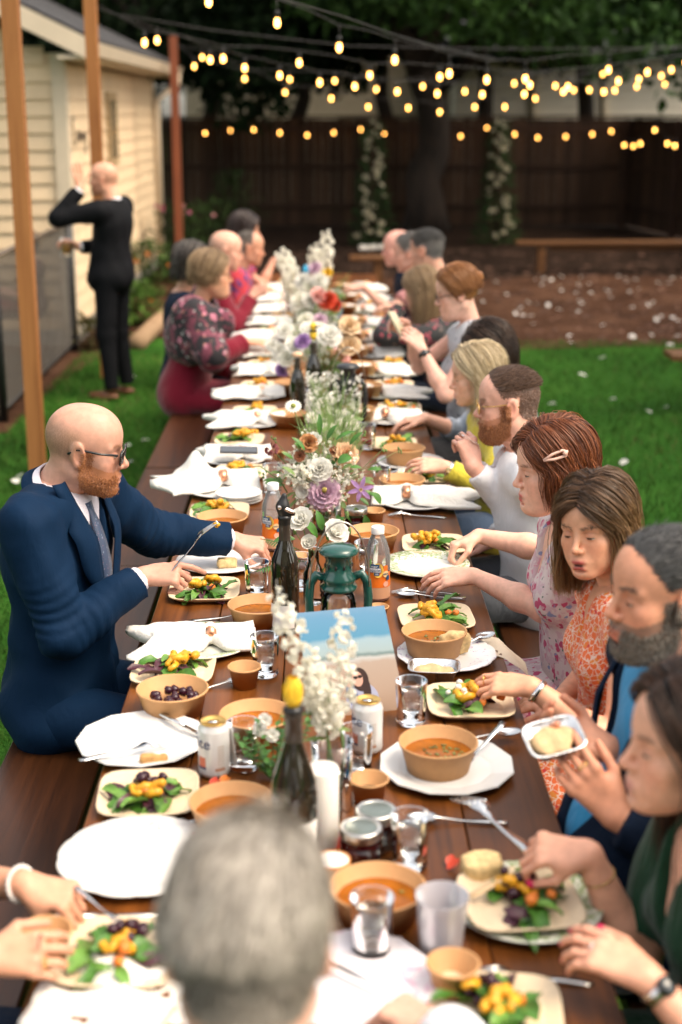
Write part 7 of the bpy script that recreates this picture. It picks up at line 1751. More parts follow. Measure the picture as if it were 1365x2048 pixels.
for i in range(14):
    for j in range(10): vs.append((i * .022, j * .024, .012 + .010 * math.sin(i * .9 + j * .5) + .006 * math.sin(j * 1.7)))
mb.add(vs, [(i * 10 + j, (i + 1) * 10 + j, (i + 1) * 10 + j + 1, i * 10 + j + 1) for i in range(13) for j in range(9)])
o = tag(mb.build('cloth_napkin', LINEN, None, loc=at_z(30, 2085, TT), rot=(0, 0, -.15)), 'loosely spread napkin in the bottom corner beside the two-ring hand', 'napkin', 'white cloth napkins with copper rings'); md = o.modifiers.new('t', 'SOLIDIFY'); md.thickness = .004
for k in range(5): tag(link('paper_plate', MB().lathe([(0, .001), (.06, .001), (.082, .010), (.084, .0105), (.0835, .008), (.06, 0), (0, 0)], 32).mesh('paper_plate'), CHINA, None, at_z(478, 1002, TT) + Vector((random.uniform(-.003, .003), random.uniform(-.003, .003), .006 * k))), ['lowest', 'second', 'middle', 'fourth', 'topmost'][k] + ' plate in the small stack under the peaked napkin\'s side', 'plate', 'stack of small plates')
# ================================================================= the repeated settings farther down the table
def far_setting(Y, side, i, kinds):
    x = side * .305; who = "on the bald man's side" if side < 0 else "on the side with the phone woman"; nth = ORD[i]; g = random.Random(int(Y * 37) + side); z = TT + .001
    me, m = PL[g.choice(('white', 'white', 'green', 'round'))]
    tag(link('dinner_plate', me, m, None, (x, Y, z), (0, 0, g.uniform(0, 6))), f'dinner plate {who}, {nth} of the far settings', 'plate', 'dinner plates on the tables')
    napkin(0, 0, (8 if side < 0 else 172) + g.uniform(-10, 10), f'ringed white napkin {who}, {nth} of the far settings', None, loc=(x + side * .02, Y, TT + .016), s=g.uniform(.95, 1.1))
    sy = Y + .235; tag(link('salad_plate', SQ, PALM, None, (x + side * .03 + .03, sy, z), (0, 0, g.uniform(-.1, .1))), f'square salad plate {who}, {nth} of the far settings', 'plate', 'square palm-leaf salad plates')
    salad(0, 0, f'salad with yellow squash {who}, {nth} of the far settings', loc=(x + side * .03 + .03, sy, TT + .008), n=g.randint(4, 9), y=g.randint(2, 6), c=g.randint(0, 4), b=g.choice((0, 0, 3)), w=g.choice((0, 0, 4)), seed=int(Y * 10) + side)
    bowl(0, 0, f'kraft bowl {who}, {nth} of the far settings', True, 0, loc=(side * g.uniform(.125, .155), Y + g.uniform(-.05, .12), z) if side < 0 else (.19 + g.uniform(-.03, .03), Y - .06, TT + .012 if i < 3 else z))
    if i < 5: tumbler(0, 0, f'water glass {who}, {nth} of the far settings', loc=(side * .09, Y + .27, z))
for i, Y in enumerate((6.22, 6.85, 7.48, 8.08, 8.68, 9.28, 9.88, 10.48, 11.08)): far_setting(Y, -1, i, 0)
for i, Y in enumerate((6.28, 6.86, 7.44, 8.04, 8.64, 9.24, 9.84, 10.44, 11.04)): far_setting(Y, 1, i, 0)
# ================================================================= guests
def aimed(kind, tail, tip, label, m=None, s=1.0, roll=(0, 0, 1)):
    tail, tip = Vector(tail), Vector(tip); d = (tip - tail).normalized(); z = Vector(roll); z = (z - d * z.dot(d)).normalized(); y = z.cross(d)
    M = Matrix((d, y, z)).transposed(); return cutlery(kind, 0, 0, 0, label, m=m, rot=M.to_euler(), loc=(tail + tip) / 2, s=s * (tip - tail).length / .2)
NAVYJ = cloth('navy_suit', (.0024, .0150, .042), .75, .2, 22, sheen=0); DNAVY = cloth('dark_navy_suit', (.006, .013, .030), .75, .35, 22, sheen=0); BLACKS = cloth('black_suit', (.006, .0065, .008), .75, .35, 22, sheen=0)
WSHIRT = cloth('white_shirt', (.70, .70, .73), .8, .22, 30, sheen=.1); LSHIRT = print_mat('dotted_shirt', (.66, .62, .68), [(150, .12, (.12, .14, .32), 'dot')], .8, .1)
BLUES = cloth('bright_blue_shirt', (.03, .26, .50), .7, .4, 26); NAVYT = cloth('navy_trousers', (.010, .016, .032))
FLOR = print_mat('floral_dress', (.66, .55, .54), [(30, .50, (.60, .42, .46), 'noise'), (30, .30, (.50, .06, .15), 'dot'), (36, .22, (.62, .30, .36), 'dot'), (40, .13, (.10, .16, .12), 'dot'), (22, .15, (.24, .28, .46), 'dot')], .75, .3)
ORNG = print_mat('orange_floral_dress', (.72, .13, .025), [(36, .30, (.70, .23, .03), 'dot'), (62, .035, (.74, .56, .46), 'edge'), (30, .13, (.55, .03, .03), 'dot')], .75, .35)
GREEND = cloth('green_dress', (.008, .040, .018), .65, .7, 24, sheen=.15); YELD = cloth('yellow_blouse', (.56, .46, .05), .75, .6, 30); GREYB = cloth('grey_blue_top', (.30, .34, .40), .8, .5, 30); GREYP = print_mat('grey_print_blouse', (.40, .42, .46), [(30, .2, (.12, .13, .16), 'dot')], .8, .4)
BLKF = print_mat('black_floral_top', (.010, .010, .012), [(28, .24, (.42, .06, .09), 'dot'), (30, .12, (.40, .26, .20), 'dot')], .8, .3); MAROON = cloth('maroon_dress', (.16, .005, .018), .75, .5, 20, sheen=.3); REDN = print_mat('red_navy_shirt', (.42, .02, .035), [(16, .52, (.03, .02, .12), 'noise'), (20, .2, (.55, .06, .20), 'dot')], .8, .3)
SHAWL = print_mat('patterned_shawl', (.14, .028, .05), [(15, .47, (.012, .010, .014), 'noise'), (14, .22, (.40, .14, .20), 'dot'), (20, .16, (.36, .34, .34), 'dot'), (24, .13, (.44, .20, .14), 'dot')], .85, .5)
BLKM = mat('frame_black', (.008, .009, .010), .25, coat=.4); GOLD = mat('gold', (.70, .45, .16), .25, 1.0); SILV = mat('silver', (.70, .69, .68), .22, 1.0); BLKST = mat('strap_black', (.012, .012, .013), .5); FACEB = mat('watch_black', (.01, .012, .012), .1, coat=.6)
def ring_on(c, p, d, label_mat, r=.0098):
    mb = MB(); d = Vector(d).normalized(); x = d.orthogonal().normalized(); y = d.cross(x); o = Vector(p) - Vector(c['off']); mb.tube([o + (x * math.cos(a) + y * math.sin(a)) * r for a in [i * .3927 for i in range(17)]], .0016, 6, False); mb.build('finger_ring', label_mat, c['root'])
UP = np.array([0, 0, 1.0])
# ---- bald man in navy (sharp focus)
H = at_x(172, 894, -.625)
wr, wl = at_y(286, 1153, H.y - .06), at_z(466, 1080, .835)
c = person('bald bearded man in navy suit and black glasses reaching across the table', H, 1, 10, 0, -16, (-.735, H.y + .02, .52), dict(skin=(.53, .285, .205), s=1.0, jaw=1.02, nose=1.02, fat=.0, brow=(.26, .12, .05), stubble=(.44, .17, .07), shave=(.20, .12, .07), shavek=.8, beard=dict(c0=(.15, .042, .012), c1=(.52, .21, .075), n=16000, L=.0045), gaze=-25, hres=.003, build=1.04, girth=1.0, neck=1.04, lips=(.50, .24, .19)),
    {'R': dict(w=wr, d=(.95, -.05, .12), n=(.0, -.55, .85), pose='point', pole=(-.35, -.5, -1)), 'L': dict(w=wl, d=(.92, .0, -.18), n=(-.1, -.35, 1), pose='pinch', pole=(0, .5, -.6))},
    dict(mat=NAVYJ, name='jacket', inf=.017, v=(.42, .085), h=.0058, na=.0055, nf=44, sr=1.06, skirt=True, hole=.064), dict(mat=NAVYJ), .0036, nd=.058, neck_off=.012)
garment(c, dict(mat=LSHIRT, name='shirt', inf=.001, sleeve='none', h=.0065, na=.0015)); collar(c, LSHIRT, .072, .048, 30); collar(c, NAVYJ, .080, .026, 70, 'jacket_collar'); lapels(c, NAVYJ, .42, .085, .078, .015)
for k in 'LR': cuff(c, k, LSHIRT, .036)
def tie(c, m, w=.034):
    T, N, P = c['T'], c['N'], c['P']; mb = MB(); vs = []
    for i in range(12):
        t = i / 11; ctr = N + (P - N) * (.06 + .50 * t) + T[:, 0] * (.078 + .055 * math.sin(min(1, t * 1.6) * 1.5) + .012); ww = (.018 if i == 0 else .012 if i == 1 else .016 + (w - .016) * t)
        for j in (-1, 0, 1): vs.append(Vector(ctr + T[:, 1] * j * ww + T[:, 0] * (.004 if j == 0 else 0) - c['off']))
    mb.add(vs, [(i * 3 + j, i * 3 + j + 1, (i + 1) * 3 + j + 1, (i + 1) * 3 + j) for i in range(11) for j in range(2)]); o = mb.build('tie', m, c['root']); md = o.modifiers.new('t', 'SOLIDIFY'); md.thickness = .006
tie(c, print_mat('navy_pattern_tie', (.03, .05, .10), [(90, .2, (.16, .20, .28), 'dot'), (120, .12, (.30, .14, .20), 'dot')], .5, .05)); spectacles(c, BLKM, 'square', (.0275, .021), fw=.0031)
hb = Vector(wr) + Vector((.085, -.01, .005)); aimed('fork', hb - Vector((.035, 0, .022)), at_y(437, 1046, H.y - .03), 'fork with a bite of squash in the bald man\'s hand')
o = MB().ball((0, 0, 0), (.010, .008, .008), 8, 6, jit=.2).build('squash_bite', YEL, None, loc=at_y(434, 1050, H.y - .032)); tag(o, 'bite of yellow squash on the bald man\'s fork', 'food')
bread(505, 1108, (.022, .014, .010), 30, 'morsel of bread under the bald man\'s far fingers', TT + .012)
# ---- red-haired woman in floral dress
H = at_x(1104, 932, .62); wl, wr = at_z(948, 1152, .815), at_z(958, 1072, .835)
c = person('red-haired woman in floral dress with a pale hair clip', H, 189, 9, 0, 180, (.775, H.y + .02, .52), dict(sex='f', nw=.86, skin=(.80, .47, .345), s=.96, fat=.008, jaw=1.02, brow=(.20, .09, .05), gaze=-30, hres=.003, lips=(.52, .10, .10), girth=1.12, nose=.95, build=1.05),
    {'L': dict(w=wl, d=(-.97, .0, -.05), n=(.05, -.45, .9), pose='rest', pole=(.9, -.45, -.7)), 'R': dict(w=wr, d=(-.93, -.12, -.30), n=(0, .2, 1), pose='pinch', pole=(.9, .4, -.6))},
    dict(mat=FLOR, name='dress', inf=.012, sleeve='short', sf=.66, v=(.52, .075), skirt=True, hole=.06), dict(kind='skirt', mat=FLOR), .0036)
long_hair(c, 5200, (.075, .022, .010), part=.22, front=60, length=.115, back_len=.12, c0=(.070, .018, .008), c1=(.235, .070, .022), seed=4, wave=.006, off=.014, curl=-.35, hairline=.80)
mb = MB(); A = [(.050, .098, .050), (.022, .107, .050), (-.012, .110, .055), (-.016, .108, .066), (-.004, .106, .070), (.024, .103, .064), (.050, .098, .050)]; mb.tube([local(c, *p) for p in A], .0038, 8); mb.tube([local(c, -.006, .111, .058), local(c, -.014, .109, .068)], .006, 8); mb.build('hair_clip', mat('clip_pink', (.72, .45, .36), .35), c['root'])
# ---- woman in orange floral dress
H = at_x(1190, 1052, .65); wl = at_z(1064, 1374, .825)
c = person('brown-haired woman in orange floral dress with red nails, talking', H, 231, 5, -6, 182, (.79, H.y + .01, .52), dict(sex='f', skin=(.70, .36, .225), s=.92, brow=(.12, .065, .035), hres=.003, lips=(.50, .10, .09), mouth=.005, nw=.9, eye=11, gaze=-22, nails=(.62, .03, .02), nose=1.05, iris=(.06, .07, .05)),
    {'L': dict(w=wl, d=(-.92, .32, -.02), n=(-.1, -.35, .95), pose='rest', pole=(.9, -.5, -.7)), 'R': dict(w=(.60, H.y + .10, .66), d=(-1, 0, -.1), n=(0, 0, 1), pole=(.3, .6, -.8))},
    dict(mat=ORNG, name='dress', inf=.012, sleeve='cap', v=(.70, .045), skirt=True, hole=.056), dict(kind='skirt', mat=ORNG), .0036)
long_hair(c, 5200, (.060, .034, .020), part=.02, front=58, length=.185, back_len=.20, c0=(.024, .013, .008), c1=(.13, .064, .028), tipc=(.34, .19, .08), seed=6, wave=.007, off=.013, hairline=.87, curl=-.12)
band(c, 'L', .93, .027, SILV, 'bracelet', .012, .003); ring_on(c, Vector(wl) + Vector((-.105, .045, .0)), (-.92, .3, -.1), GOLD)
# ---- bearded man in dark navy, blue shirt
H = at_x(1325, 1180, .645); ty = H.y - .14; tc = at_y(1107, 1482, ty + .07); wl = tc + Vector((.112, -.085, -.115)); wr = tc + Vector((.118, .075, -.050))
c = person('grey-bearded man in dark navy jacket holding a foil tray', H, 194, 4, 0, 186, (.70, H.y + .02, .52), dict(belly=.045, skin=(.64, .30, .185), s=1.0, jaw=1.05, fat=.006, brow=(.06, .05, .045), stubble=(.20, .12, .09), gaze=-30, hres=.0036, nose=1.05, short=dict(c0=(.020, .019, .019), c1=(.10, .098, .096), n=34000, L=.024, L2=.012, jit=.15, fade=.02, lift=.22, temple=.030, fmax=.070, flow=(-.8, 0, .2), w=.0008), beard=dict(c0=(.045, .032, .024), c1=(.30, .25, .20), n=14000, L=.007), build=1.08, girth=1.15, neck=1.1),
    {'L': dict(w=wl, d=(-.66, .30, .68), n=(.15, -.92, -.2), pose='rest', pole=(.9, -.4, -.7), sc=1.05), 'R': dict(w=wr, d=(-.95, -.10, .22), n=(.1, .55, -.85), pose='cup', pole=(.9, .5, -.7), sc=1.05)},
    dict(mat=DNAVY, name='jacket', inf=.018, v=(.22, .15), h=.0068, sr=1.08, skirt=True), dict(mat=NAVYT), .0042)
garment(c, dict(mat=BLUES, name='shirt', inf=.004, sleeve='none', na=.002)); collar(c, BLUES, .070, .034, 70); lapels(c, DNAVY, .22, .15, .06, .018); watch(c, 'L', .90, .030, (0, -1, .3), BLKST, FACEB); ring_on(c, Vector(wl) + Vector((-.07, .0, .105)), (-.6, .1, .5), GOLD, .0105)
foil_tray(tc - Vector((0, 0, .01)), 'foil tray of herbed dip held by the grey-bearded man', (R(28), R(-10), R(12)), .88)
# ---- woman in dark green
H = at_x(1378, 1482, .585); wl, wr = at_z(1295, 1955, .835), at_z(1178, 1708, .865)
c = person('dark-haired woman in green dress with pink nails and a watch', H, 186, 1, 0, 182, (.76, H.y - .02, .52), dict(sex='f', nw=.88, skin=(.70, .37, .25), s=.97, brow=(.05, .03, .02), gaze=-30, lips=(.55, .24, .21), nails=(.62, .015, .10), nose=1.0),
    {'L': dict(w=wl, d=(-.80, .55, .20), n=(-.2, -.35, .9), pose='rest', pole=(1, -.5, -.7)), 'R': dict(w=wr, d=(-.95, .12, .06), n=(-.05, -.45, .9), pose='pinch', pole=(1, .1, -.8))},
    dict(mat=GREEND, name='dress', inf=.016, sleeve='short', sf=.75, v=(.55, .08), skirt=True), dict(kind='skirt', mat=GREEND), .0042)
long_hair(c, 2400, (.022, .012, .008), part=.05, front=64, length=.30, back_len=.34, c0=(.014, .008, .005), c1=(.065, .030, .017), seed=9, wave=.008, off=.013)
watch(c, 'L', .90, .026, (.1, -.6, .8), SILV, FACEB); band(c, 'R', .80, .029, GOLD, 'bracelet', .0025, .0015); ring_on(c, Vector(wl) + Vector((-.075, .055, .015)), (-.8, .55, .1), SILV)
hp = Vector(wr) + Vector((-.105, .01, -.018)); aimed('fork', hp + Vector((.03, -.02, .0)), at_z(918, 1602, TT + .06), 'fork held between pink-nailed fingers'); 
# ---- bearded man with glasses, white shirt
H = at_x(1015, 805, .615); wl = at_y(947, 935, H.y - .02)
c = person('ginger-bearded man with thin glasses in a white shirt lifting a spoon', H, 178, 6, 0, 180, (.80, H.y + .02, .52), dict(skin=(.66, .36, .27), s=.97, jaw=1.06, fat=.012, brow=(.22, .11, .06), stubble=(.40, .16, .08), gaze=-28, short=dict(c0=(.055, .030, .020), c1=(.16, .090, .055), s0=(.09, .048, .032), s1=(.20, .11, .075), n=32000, L=.026, L2=.005, fade=.055, jit=.14, w=.0007, lift=.22, temple=.020, fmax=.055, flow=(-.7, 0, .15)), beard=dict(c0=(.15, .042, .012), c1=(.50, .20, .075), n=13000, L=.010), girth=1.2, build=1.08, neck=1.15),
    {'L': dict(w=wl, d=(-.25, .15, .95), n=(.35, -.9, .2), pose='grip', pole=(1, .1, -.9)), 'R': dict(w=(.60, H.y + .12, .66), d=(-1, 0, -.1), n=(0, 0, 1), pole=(.3, .7, -.8))},
    dict(mat=WSHIRT, name='shirt', inf=.010, v=(.80, .03), na=.005, nf=36, skirt=True), dict(mat=cloth('grey_trousers', (.07, .075, .085))), .0042)
collar(c, WSHIRT, .070, .036, 40); spectacles(c, GOLD, 'round', (.024, .020))
aimed('spoon', Vector(wl) + Vector((.02, .0, .075)), at_y(915, 868, H.y - .01), 'spoon held up by the ginger-bearded man')
# ---- blonde woman in yellow
H = at_x(952, 750, .60); wl = at_z(892, 934, .830)
c = person('blonde woman in yellow-green top reaching for her soup bowl', H, 181, 10, 0, 184, (.77, H.y, .52), dict(sex='f', nw=.86, skin=(.70, .41, .29), s=.93, brow=(.22, .15, .09), gaze=-32, lips=(.58, .20, .18)),
    {'L': dict(w=wl, d=(-.96, .12, .05), n=(-.1, -.55, .8), pose='rest', pole=(.6, -.75, -1)), 'R': dict(w=(.60, H.y + .12, .66), d=(-1, 0, 0), n=(0, 0, 1), pole=(.3, .7, -.8))},
    dict(mat=YELD, name='blouse', inf=.016, sleeve='long', na=.005, skirt=True), dict(mat=cloth('blue_jeans', (.06, .09, .15))), .0048)
long_hair(c, 2000, (.34, .25, .14), part=.05, front=66, length=.20, back_len=.22, c0=(.36, .27, .15), c1=(.66, .54, .36), seed=14, wave=.006, off=.013); watch(c, 'L', .93, .026, (-.2, -.9, .1), SILV, mat('watch_gold_face', (.70, .55, .30), .2, .8))
# ---- dark-haired woman, only the crown of her head shows
H = at_x(978, 703, .70)
c = person('dark-haired woman with bowed head behind the blonde woman', H, 172, 32, 0, 180, (.80, H.y, .52), dict(sex='f', skin=(.62, .36, .26), s=.96, brow=(.05, .03, .02)), {'L': dict(w=(.60, H.y - .10, .66), d=(-1, 0, -.1), n=(0, 0, 1), pole=(.3, -.7, -.8)), 'R': dict(w=(.45, H.y + .14, .82), d=(-1, 0, -.1), n=(0, 0, 1), pole=(.3, .7, -.8))},
    dict(mat=GREYB, name='blouse', inf=.016, sleeve='three', skirt=True, h=.009), dict(mat=NAVYT), .006)
long_hair(c, 1300, (.025, .014, .010), part=.1, front=66, length=.25, back_len=.27, c0=(.018, .010, .007), c1=(.08, .042, .025), seed=15, off=.013)
# ---- auburn woman with a phone
H = at_x(913, 584, .63); wl = at_y(845, 700, H.y - .10); wr = at_y(822, 668, H.y + .06)
c = person('auburn-haired woman with hair tied up, looking at her phone', H, 184, 15, 0, 184, (.76, H.y, .52), dict(sex='f', skin=(.68, .40, .31), s=.94, fat=.006, brow=(.24, .12, .06), gaze=-32, lips=(.55, .25, .22), girth=1.1),
    {'L': dict(w=wl, d=(-.62, .10, .72), n=(.3, -.9, .3), pose='cup', pole=(.5, -.5, -1)), 'R': dict(w=wr, d=(-.75, -.1, .5), n=(-.2, .8, .4), pose='cup', pole=(.3, .7, -.8))},
    dict(mat=GREYP, name='blouse', inf=.016, sleeve='cap', skirt=True, na=.005), dict(mat=cloth('black_skirt', (.010, .010, .012)), kind='skirt'), .0052)
hair_cap(c, (.26, .105, .035), .012, fc=lambda u: .038 + .50 * np.clip(u - .01, -.1, .2), low=-.05)
strands('hair', c['H'] - c['off'], c['A'], c['s'], c['root'], 700, part=.08, front=70, length=.03, c0=(.20, .075, .022), c1=(.42, .19, .07), seed=16, off=.014, tuck=.8, low=95)
mb = MB(); g = random.Random(2)
for i in range(60):
    a0 = g.uniform(0, 6.28); q = [local(c, -.112 + .030 * math.cos(a0 + t) * g.uniform(.8, 1.1), .030 * math.sin(a0 + t), .052 + .022 * math.sin(2 * t + a0)) for t in (0, .6, 1.2, 1.8, 2.4)]; tt = g.random(); mb.col = (.20 + .2 * tt, .075 + .10 * tt, .022 + .045 * tt); mb.tube(q, [.004, .006, .006, .005, .002], 5)
mb.ball(local(c, -.112, 0, .052), .026, 12, 8); mb.build('hair_bun', HAIR_MAT, c['root'], col=True); spectacles(c, mat('frame_dark', (.05, .03, .02), .4), 'round', (.023, .019), False); watch(c, 'L', .90, .026, (0, -1, .2), BLKST, FACEB)
tp = at_y(797, 650, H.y - .02); tag(MB().bbox((-.037, -.004, -.073), (.037, .004, .073), .003).build('mobile_phone', mat('phone_pale', (.45, .40, .26), .3), None, False, loc=tp, rot=(R(-35), R(8), R(62))), 'phone held up by the auburn-haired woman', 'phone')
# ---- farther guests on the same side
H = at_x(842, 580, .57)
c = person('long light-haired woman in black floral top facing away', H, 152, 18, 0, 168, (.76, H.y, .52), dict(sex='f', skin=(.62, .36, .26), s=.97), {'L': dict(w=at_y(800, 612, H.y - .05), d=(-1, 0, 0), n=(0, 0, 1), pole=(.4, -.7, -.8))}, dict(mat=BLKF, name='blouse', inf=.016, sleeve='long', h=.010), dict(mat=NAVYT), .0065)
long_hair(c, 700, (.25, .16, .085), part=.0, front=60, length=.24, back_len=.26, c0=(.20, .125, .065), c1=(.44, .30, .17), seed=17, off=.013)
H = at_x(853, 500, .67)
c = person('grey-haired man in dark jacket seen from behind at the far end', H, 150, 10, 0, 165, (.78, H.y, .52), dict(skin=(.58, .31, .22), s=1.05, short=dict(c0=(.09, .085, .08), c1=(.24, .23, .22), n=9000, L=.026, L2=.014, w=.0018)), None, dict(mat=DNAVY, name='jacket', inf=.018, h=.011), dict(mat=NAVYT), .0065); collar(c, WSHIRT, .068, .046, 34)
H = at_x(818, 505, .60); wl = at_y(728, 574, H.y - .20)
c = person('grey-haired guest stretching a bare arm across the table', H, 176, 12, 0, 178, (.76, H.y, .52), dict(sex='f', skin=(.64, .36, .27), s=1.0, short=dict(c0=(.16, .15, .14), c1=(.32, .30, .28), n=6000, L=.04, L2=.03, w=.002)), {'L': dict(w=wl, d=(-1, 0, -.05), n=(0, -.3, 1), pose='rest', pole=(.2, -.5, -.8))}, dict(mat=cloth('dusky_pink_top', (.40, .18, .18)), name='blouse', inf=.014, sleeve='short', h=.011), dict(mat=NAVYT), .0065)
H = at_x(796, 495, .565)
person('pink-faced balding man in navy at the far corner of the table', H, 184, 8, 0, 180, (.74, H.y, .52), dict(skin=(.66, .34, .27), s=1.05, shave=(.3, .22, .18)), None, dict(mat=DNAVY, name='jacket', inf=.018, h=.011), dict(mat=NAVYT), .0065)
# ---- far guests on the bald man's side
H = at_x(424, 548, -.62)
c = person('woman with bobbed fair hair wrapped in a patterned shawl', H, 8, 4, 0, -6, (-.80, H.y - .02, .52), dict(sex='f', skin=(.60, .32, .20), s=1.02, fat=.008, brow=(.2, .12, .07), girth=1.08, build=1.15), {'R': dict(w=(-.42, H.y - .18, .84), d=(1, 0, 0), n=(0, -.3, 1), pole=(-.2, -.8, -.8))}, dict(mat=MAROON, name='dress', inf=.02, sleeve='long', sr=1.25, skirt=True, h=.010), dict(kind='skirt', mat=MAROON), .006)
long_hair(c, 800, (.22, .14, .075), part=.1, front=66, length=.075, back_len=.085, c0=(.17, .105, .055), c1=(.46, .32, .18), seed=18, off=.018, curl=-.2); spectacles(c, mat('frame_dark', (.05, .03, .02), .4), 'round', (.023, .019), False)
S = Solid(); N_, P_, T_, sh = c['N'], c['P'], c['T'], c['shp']
S.el(N_ - T_[:, 2] * .17 - T_[:, 0] * .01, T_, (.165, .245, .20), .05); S.rc(sh['L'] + T_[:, 2] * .02, sh['R'] + T_[:, 2] * .02, .085, .085, .05); S.rc(sh['R'], c['elb']['R'][0] + (0, 0, .02), .085, .095, .06); S.rc(N_ - T_[:, 2] * .02, N_ - T_[:, 2] * .06, .085, .12, .04)
S.rc(sh['R'] - T_[:, 0] * .05, np.array(at_y(385, 705, H.y - .19)), .09, .075, .06); S.rc(sh['R'] + T_[:, 0] * .03, np.array(at_y(450, 645, H.y - .19)), .09, .07, .06)
S.rc(N_ + T_[:, 0] * .02 + (0, 0, .02), N_ + T_[:, 2] * .2 + T_[:, 0] * .05, .062, .09, .01, sub=True)
link('shawl', np_mesh('shawl', *c['sub'](S.mesh(.010, .006, 26))), SHAWL, c['root'])
H = at_x(388, 528, -.75)
c = person('dark-haired guest mostly hidden behind the shawled woman', H, 5, 5, 0, 0, (-.84, H.y, .52), dict(sex='f', skin=(.58, .32, .22), s=.98), None, dict(mat=DNAVY, name='blouse', inf=.014, h=.012), dict(mat=NAVYT), .0075)
long_hair(c, 450, (.035, .028, .024), part=.1, front=66, length=.10, back_len=.12, c0=(.02, .016, .014), c1=(.09, .075, .065), seed=19, off=.014, hair_r=.003)
H = at_x(452, 500, -.63)
person('bald guest in a maroon jacket beyond the shawled woman', H, 4, 12, 0, 0, (-.78, H.y, .52), dict(skin=(.66, .36, .26), s=1.06, shave=(.25, .17, .13), shavek=.6), {'R': dict(w=(-.46, H.y - .05, .90), d=(.8, .1, .6), n=(0, -1, .3), pose='grip', pole=(-.2, -.6, -1))}, dict(mat=MAROON, name='jacket', inf=.02, h=.011), dict(mat=NAVYT), .0065)
H = at_x(500, 495, -.53)
c = person('balding man in a red and navy patterned shirt with clasped hands', H, 5, 12, 0, 0, (-.72, H.y, .52), dict(skin=(.56, .28, .18), s=1.03, short=dict(c0=(.08, .07, .06), c1=(.2, .18, .16), n=4000, L=.012, top_only=-1, fmax=.01, w=.002)), {'R': dict(w=at_y(512, 585, H.y - .12), d=(.9, .1, .2), n=(0, -.6, .8), pose='grip', pole=(-.2, -.6, -1)), 'L': dict(w=at_y(520, 580, H.y), d=(.9, -.3, .2), n=(0, .2, 1), pose='grip', pole=(-.2, .6, -1))}, dict(mat=REDN, name='shirt', inf=.016, h=.011), dict(mat=NAVYT), .0065)
H = at_x(492, 460, -.58)
c = person('dark-haired woman in red and navy with an arm on the table at the far end', H, 10, 6, 0, -4, (-.74, H.y, .52), dict(sex='f', skin=(.52, .27, .18), s=1.0), {'R': dict(w=at_y(548, 520, H.y - .06), d=(1, 0, -.05), n=(0, 0, 1), pose='rest', pole=(-.1, -.5, -.9))}, dict(mat=REDN, name='dress', inf=.016, sleeve='short', h=.011), dict(mat=NAVYT), .0065)
long_hair(c, 420, (.02, .012, .012), part=0, front=66, length=.05, back_len=.06, c0=(.012, .008, .008), c1=(.05, .03, .025), seed=20, off=.02, hair_r=.004)
# ---- standing man in black
F0 = at_z(236, 796, 0); H = at_y(208, 358, F0.y); wl = at_y(161, 378, F0.y - .16); wr = at_y(158, 494, F0.y + .02)
c = person('bald man in black suit standing by the shed with one arm raised', H, 168, 2, 0, 160, (F0.x, F0.y, .93), dict(skin=(.62, .32, .21), s=1.0, shave=(.3, .16, .1), build=1.0, brow=(.1, .06, .04), stubble=(.45, .2, .12)), {'L': dict(w=wl, d=(-.1, .0, 1), n=(.4, -.8, .0), pose='wave', pole=(-.1, -.25, -1)), 'R': dict(w=wr, d=(-.9, .0, .35), n=(0, .6, .6), pose='cup', pole=(.7, .4, -.8))}, dict(mat=BLACKS, name='jacket', inf=.018, h=.009, v=(.40, .08), skirt=True), dict(mat=BLACKS, shoe=mat('brown_shoe', (.13, .045, .018), .4)), .006, 'guests standing', True)
collar(c, WSHIRT, .064, .04, 30); garment(c, dict(mat=WSHIRT, name='shirt', inf=.010, sleeve='none', h=.010)); cuff(c, 'L', WSHIRT, .036); cuff(c, 'R', WSHIRT, .036)
o = tumbler(0, 0, 'glass of amber drink in the standing man\'s hand', mat('amber_drink', (.55, .26, .06), .2), loc=at_y(134, 512, F0.y + .0), s=1.2)
# ---- grey-haired man at the head of the table, from behind
H = at_y(498, 1872, 1.37); wr = at_z(893, 2062, .83)
c = person('grey-haired man seen from behind at the near end of the table', H, 92, 22, 0, 90, (H.x, H.y - .32, .52), dict(skin=(.60, .33, .24), s=1.07, short=dict(c0=(.12, .10, .08), c1=(.50, .455, .39), s0=(.10, .085, .066), s1=(.38, .34, .285), n=36000, L=.050, L2=.026, fade=.02, w=.0010, temple=.045, fmax=.085, lift=.08, jit=.09, flow=(-.3, .25, -.8)), girth=1.1), {'R': dict(w=wr, d=(-.75, .55, .05), n=(.05, .1, 1), pose='pinch', pole=(.9, -.3, -.6)), 'L': dict(w=(-.28, 1.50, .80), d=(.3, .9, 0), n=(0, 0, 1), pole=(-.9, -.3, -.6))}, dict(mat=WSHIRT, name='shirt', inf=.016, sleeve='long'), dict(mat=NAVYT), .005)
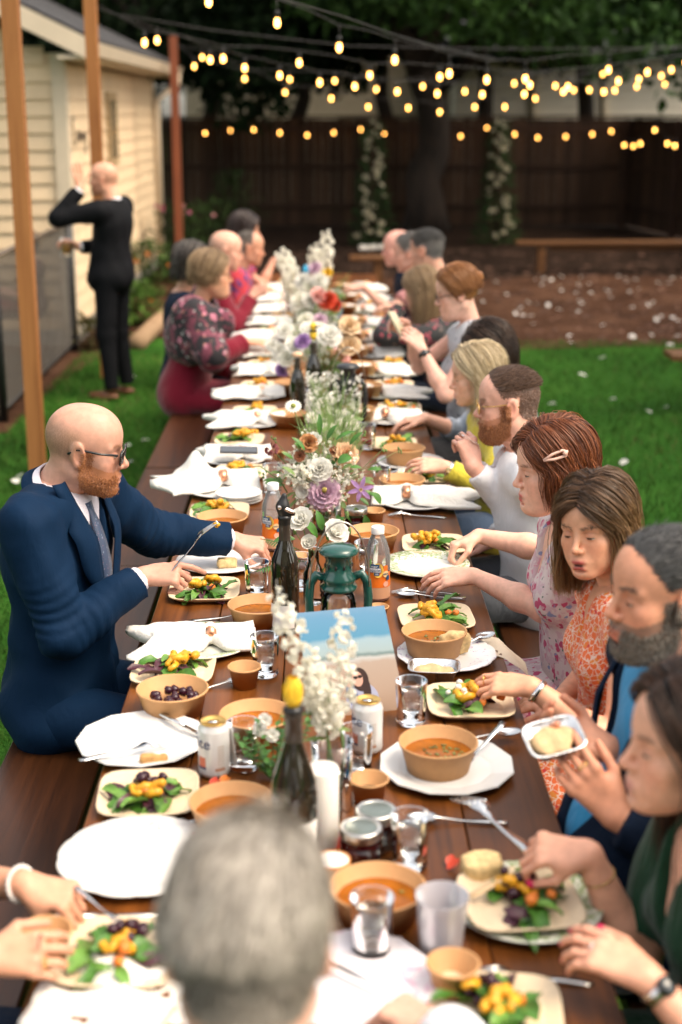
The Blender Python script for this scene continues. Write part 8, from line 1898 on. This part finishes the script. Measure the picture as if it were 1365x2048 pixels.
collar(c, WSHIRT, .072, .04, 30)
bench(-.55, .5, .92, 1.20, 'bench across the near end under the grey-haired man')
# ---- woman at the near corner: only her hands come into the picture
wl, wr = at_z(48, 1768, .825), at_z(-35, 1918, .830)
c = person('woman with pearl bracelet and rings whose hands enter over the near bench', (-.80, 2.10, 1.20), 0, 15, 0, 0, (-.84, 2.08, .52), dict(sex='f', skin=(.58, .30, .19), s=.97, brow=(.1, .06, .04)), {'L': dict(w=wl, d=(.92, -.22, -.16), n=(.05, -.3, .95), pose='pinch', pole=(-.3, .6, -.8)), 'R': dict(w=wr, d=(.97, .05, .05), n=(0, -.75, .65), pose='cup', pole=(-.3, -.7, -.8))}, dict(mat=DNAVY, name='dress', inf=.014, sleeve='cap', skirt=True), dict(kind='skirt', mat=DNAVY), .0045)
long_hair(c, 500, (.06, .034, .02), part=.05, front=64, length=.2, c0=(.045, .024, .014), c1=(.15, .08, .04), seed=25)
band(c, 'L', .97, .026, mat('pearl', (.72, .66, .62), .25, coat=.4), 'pearl_bracelet', beads=22); ring_on(c, Vector(wr) + Vector((.10, -.012, .0)), (1, 0, 0), GOLD); ring_on(c, Vector(wr) + Vector((.09, .01, .025)), (1, 0, 0), BLKM)
hp = Vector(wl) + Vector((.11, -.03, -.02)); aimed('fork', hp - Vector((.02, -.02, -.02)), at_z(248, 1862, TT + .03), 'fork lowered into the beet salad by the pearl-bracelet hand')
# ---- figure in dark red beyond the mesh fence, glimpsed behind the post
q = at_y(62, 640, 12.0)
c = person('small figure in dark red glimpsed through the mesh fence behind the post', (q.x - .05, 12.2, 1.02), 200, 5, 0, 200, (q.x - .03, 12.2, .52), dict(sex='f', skin=(.6, .36, .27), s=.85, build=.8, girth=.8), None, dict(mat=MAROON, name='dress', inf=.014, sleeve='short', h=.012, skirt=True), dict(kind='skirt', mat=MAROON), .008, 'guests beyond the fence')
long_hair(c, 200, (.12, .07, .04), part=0, front=66, length=.1, c0=(.1, .06, .03), c1=(.2, .12, .07), seed=26, hair_r=.004)
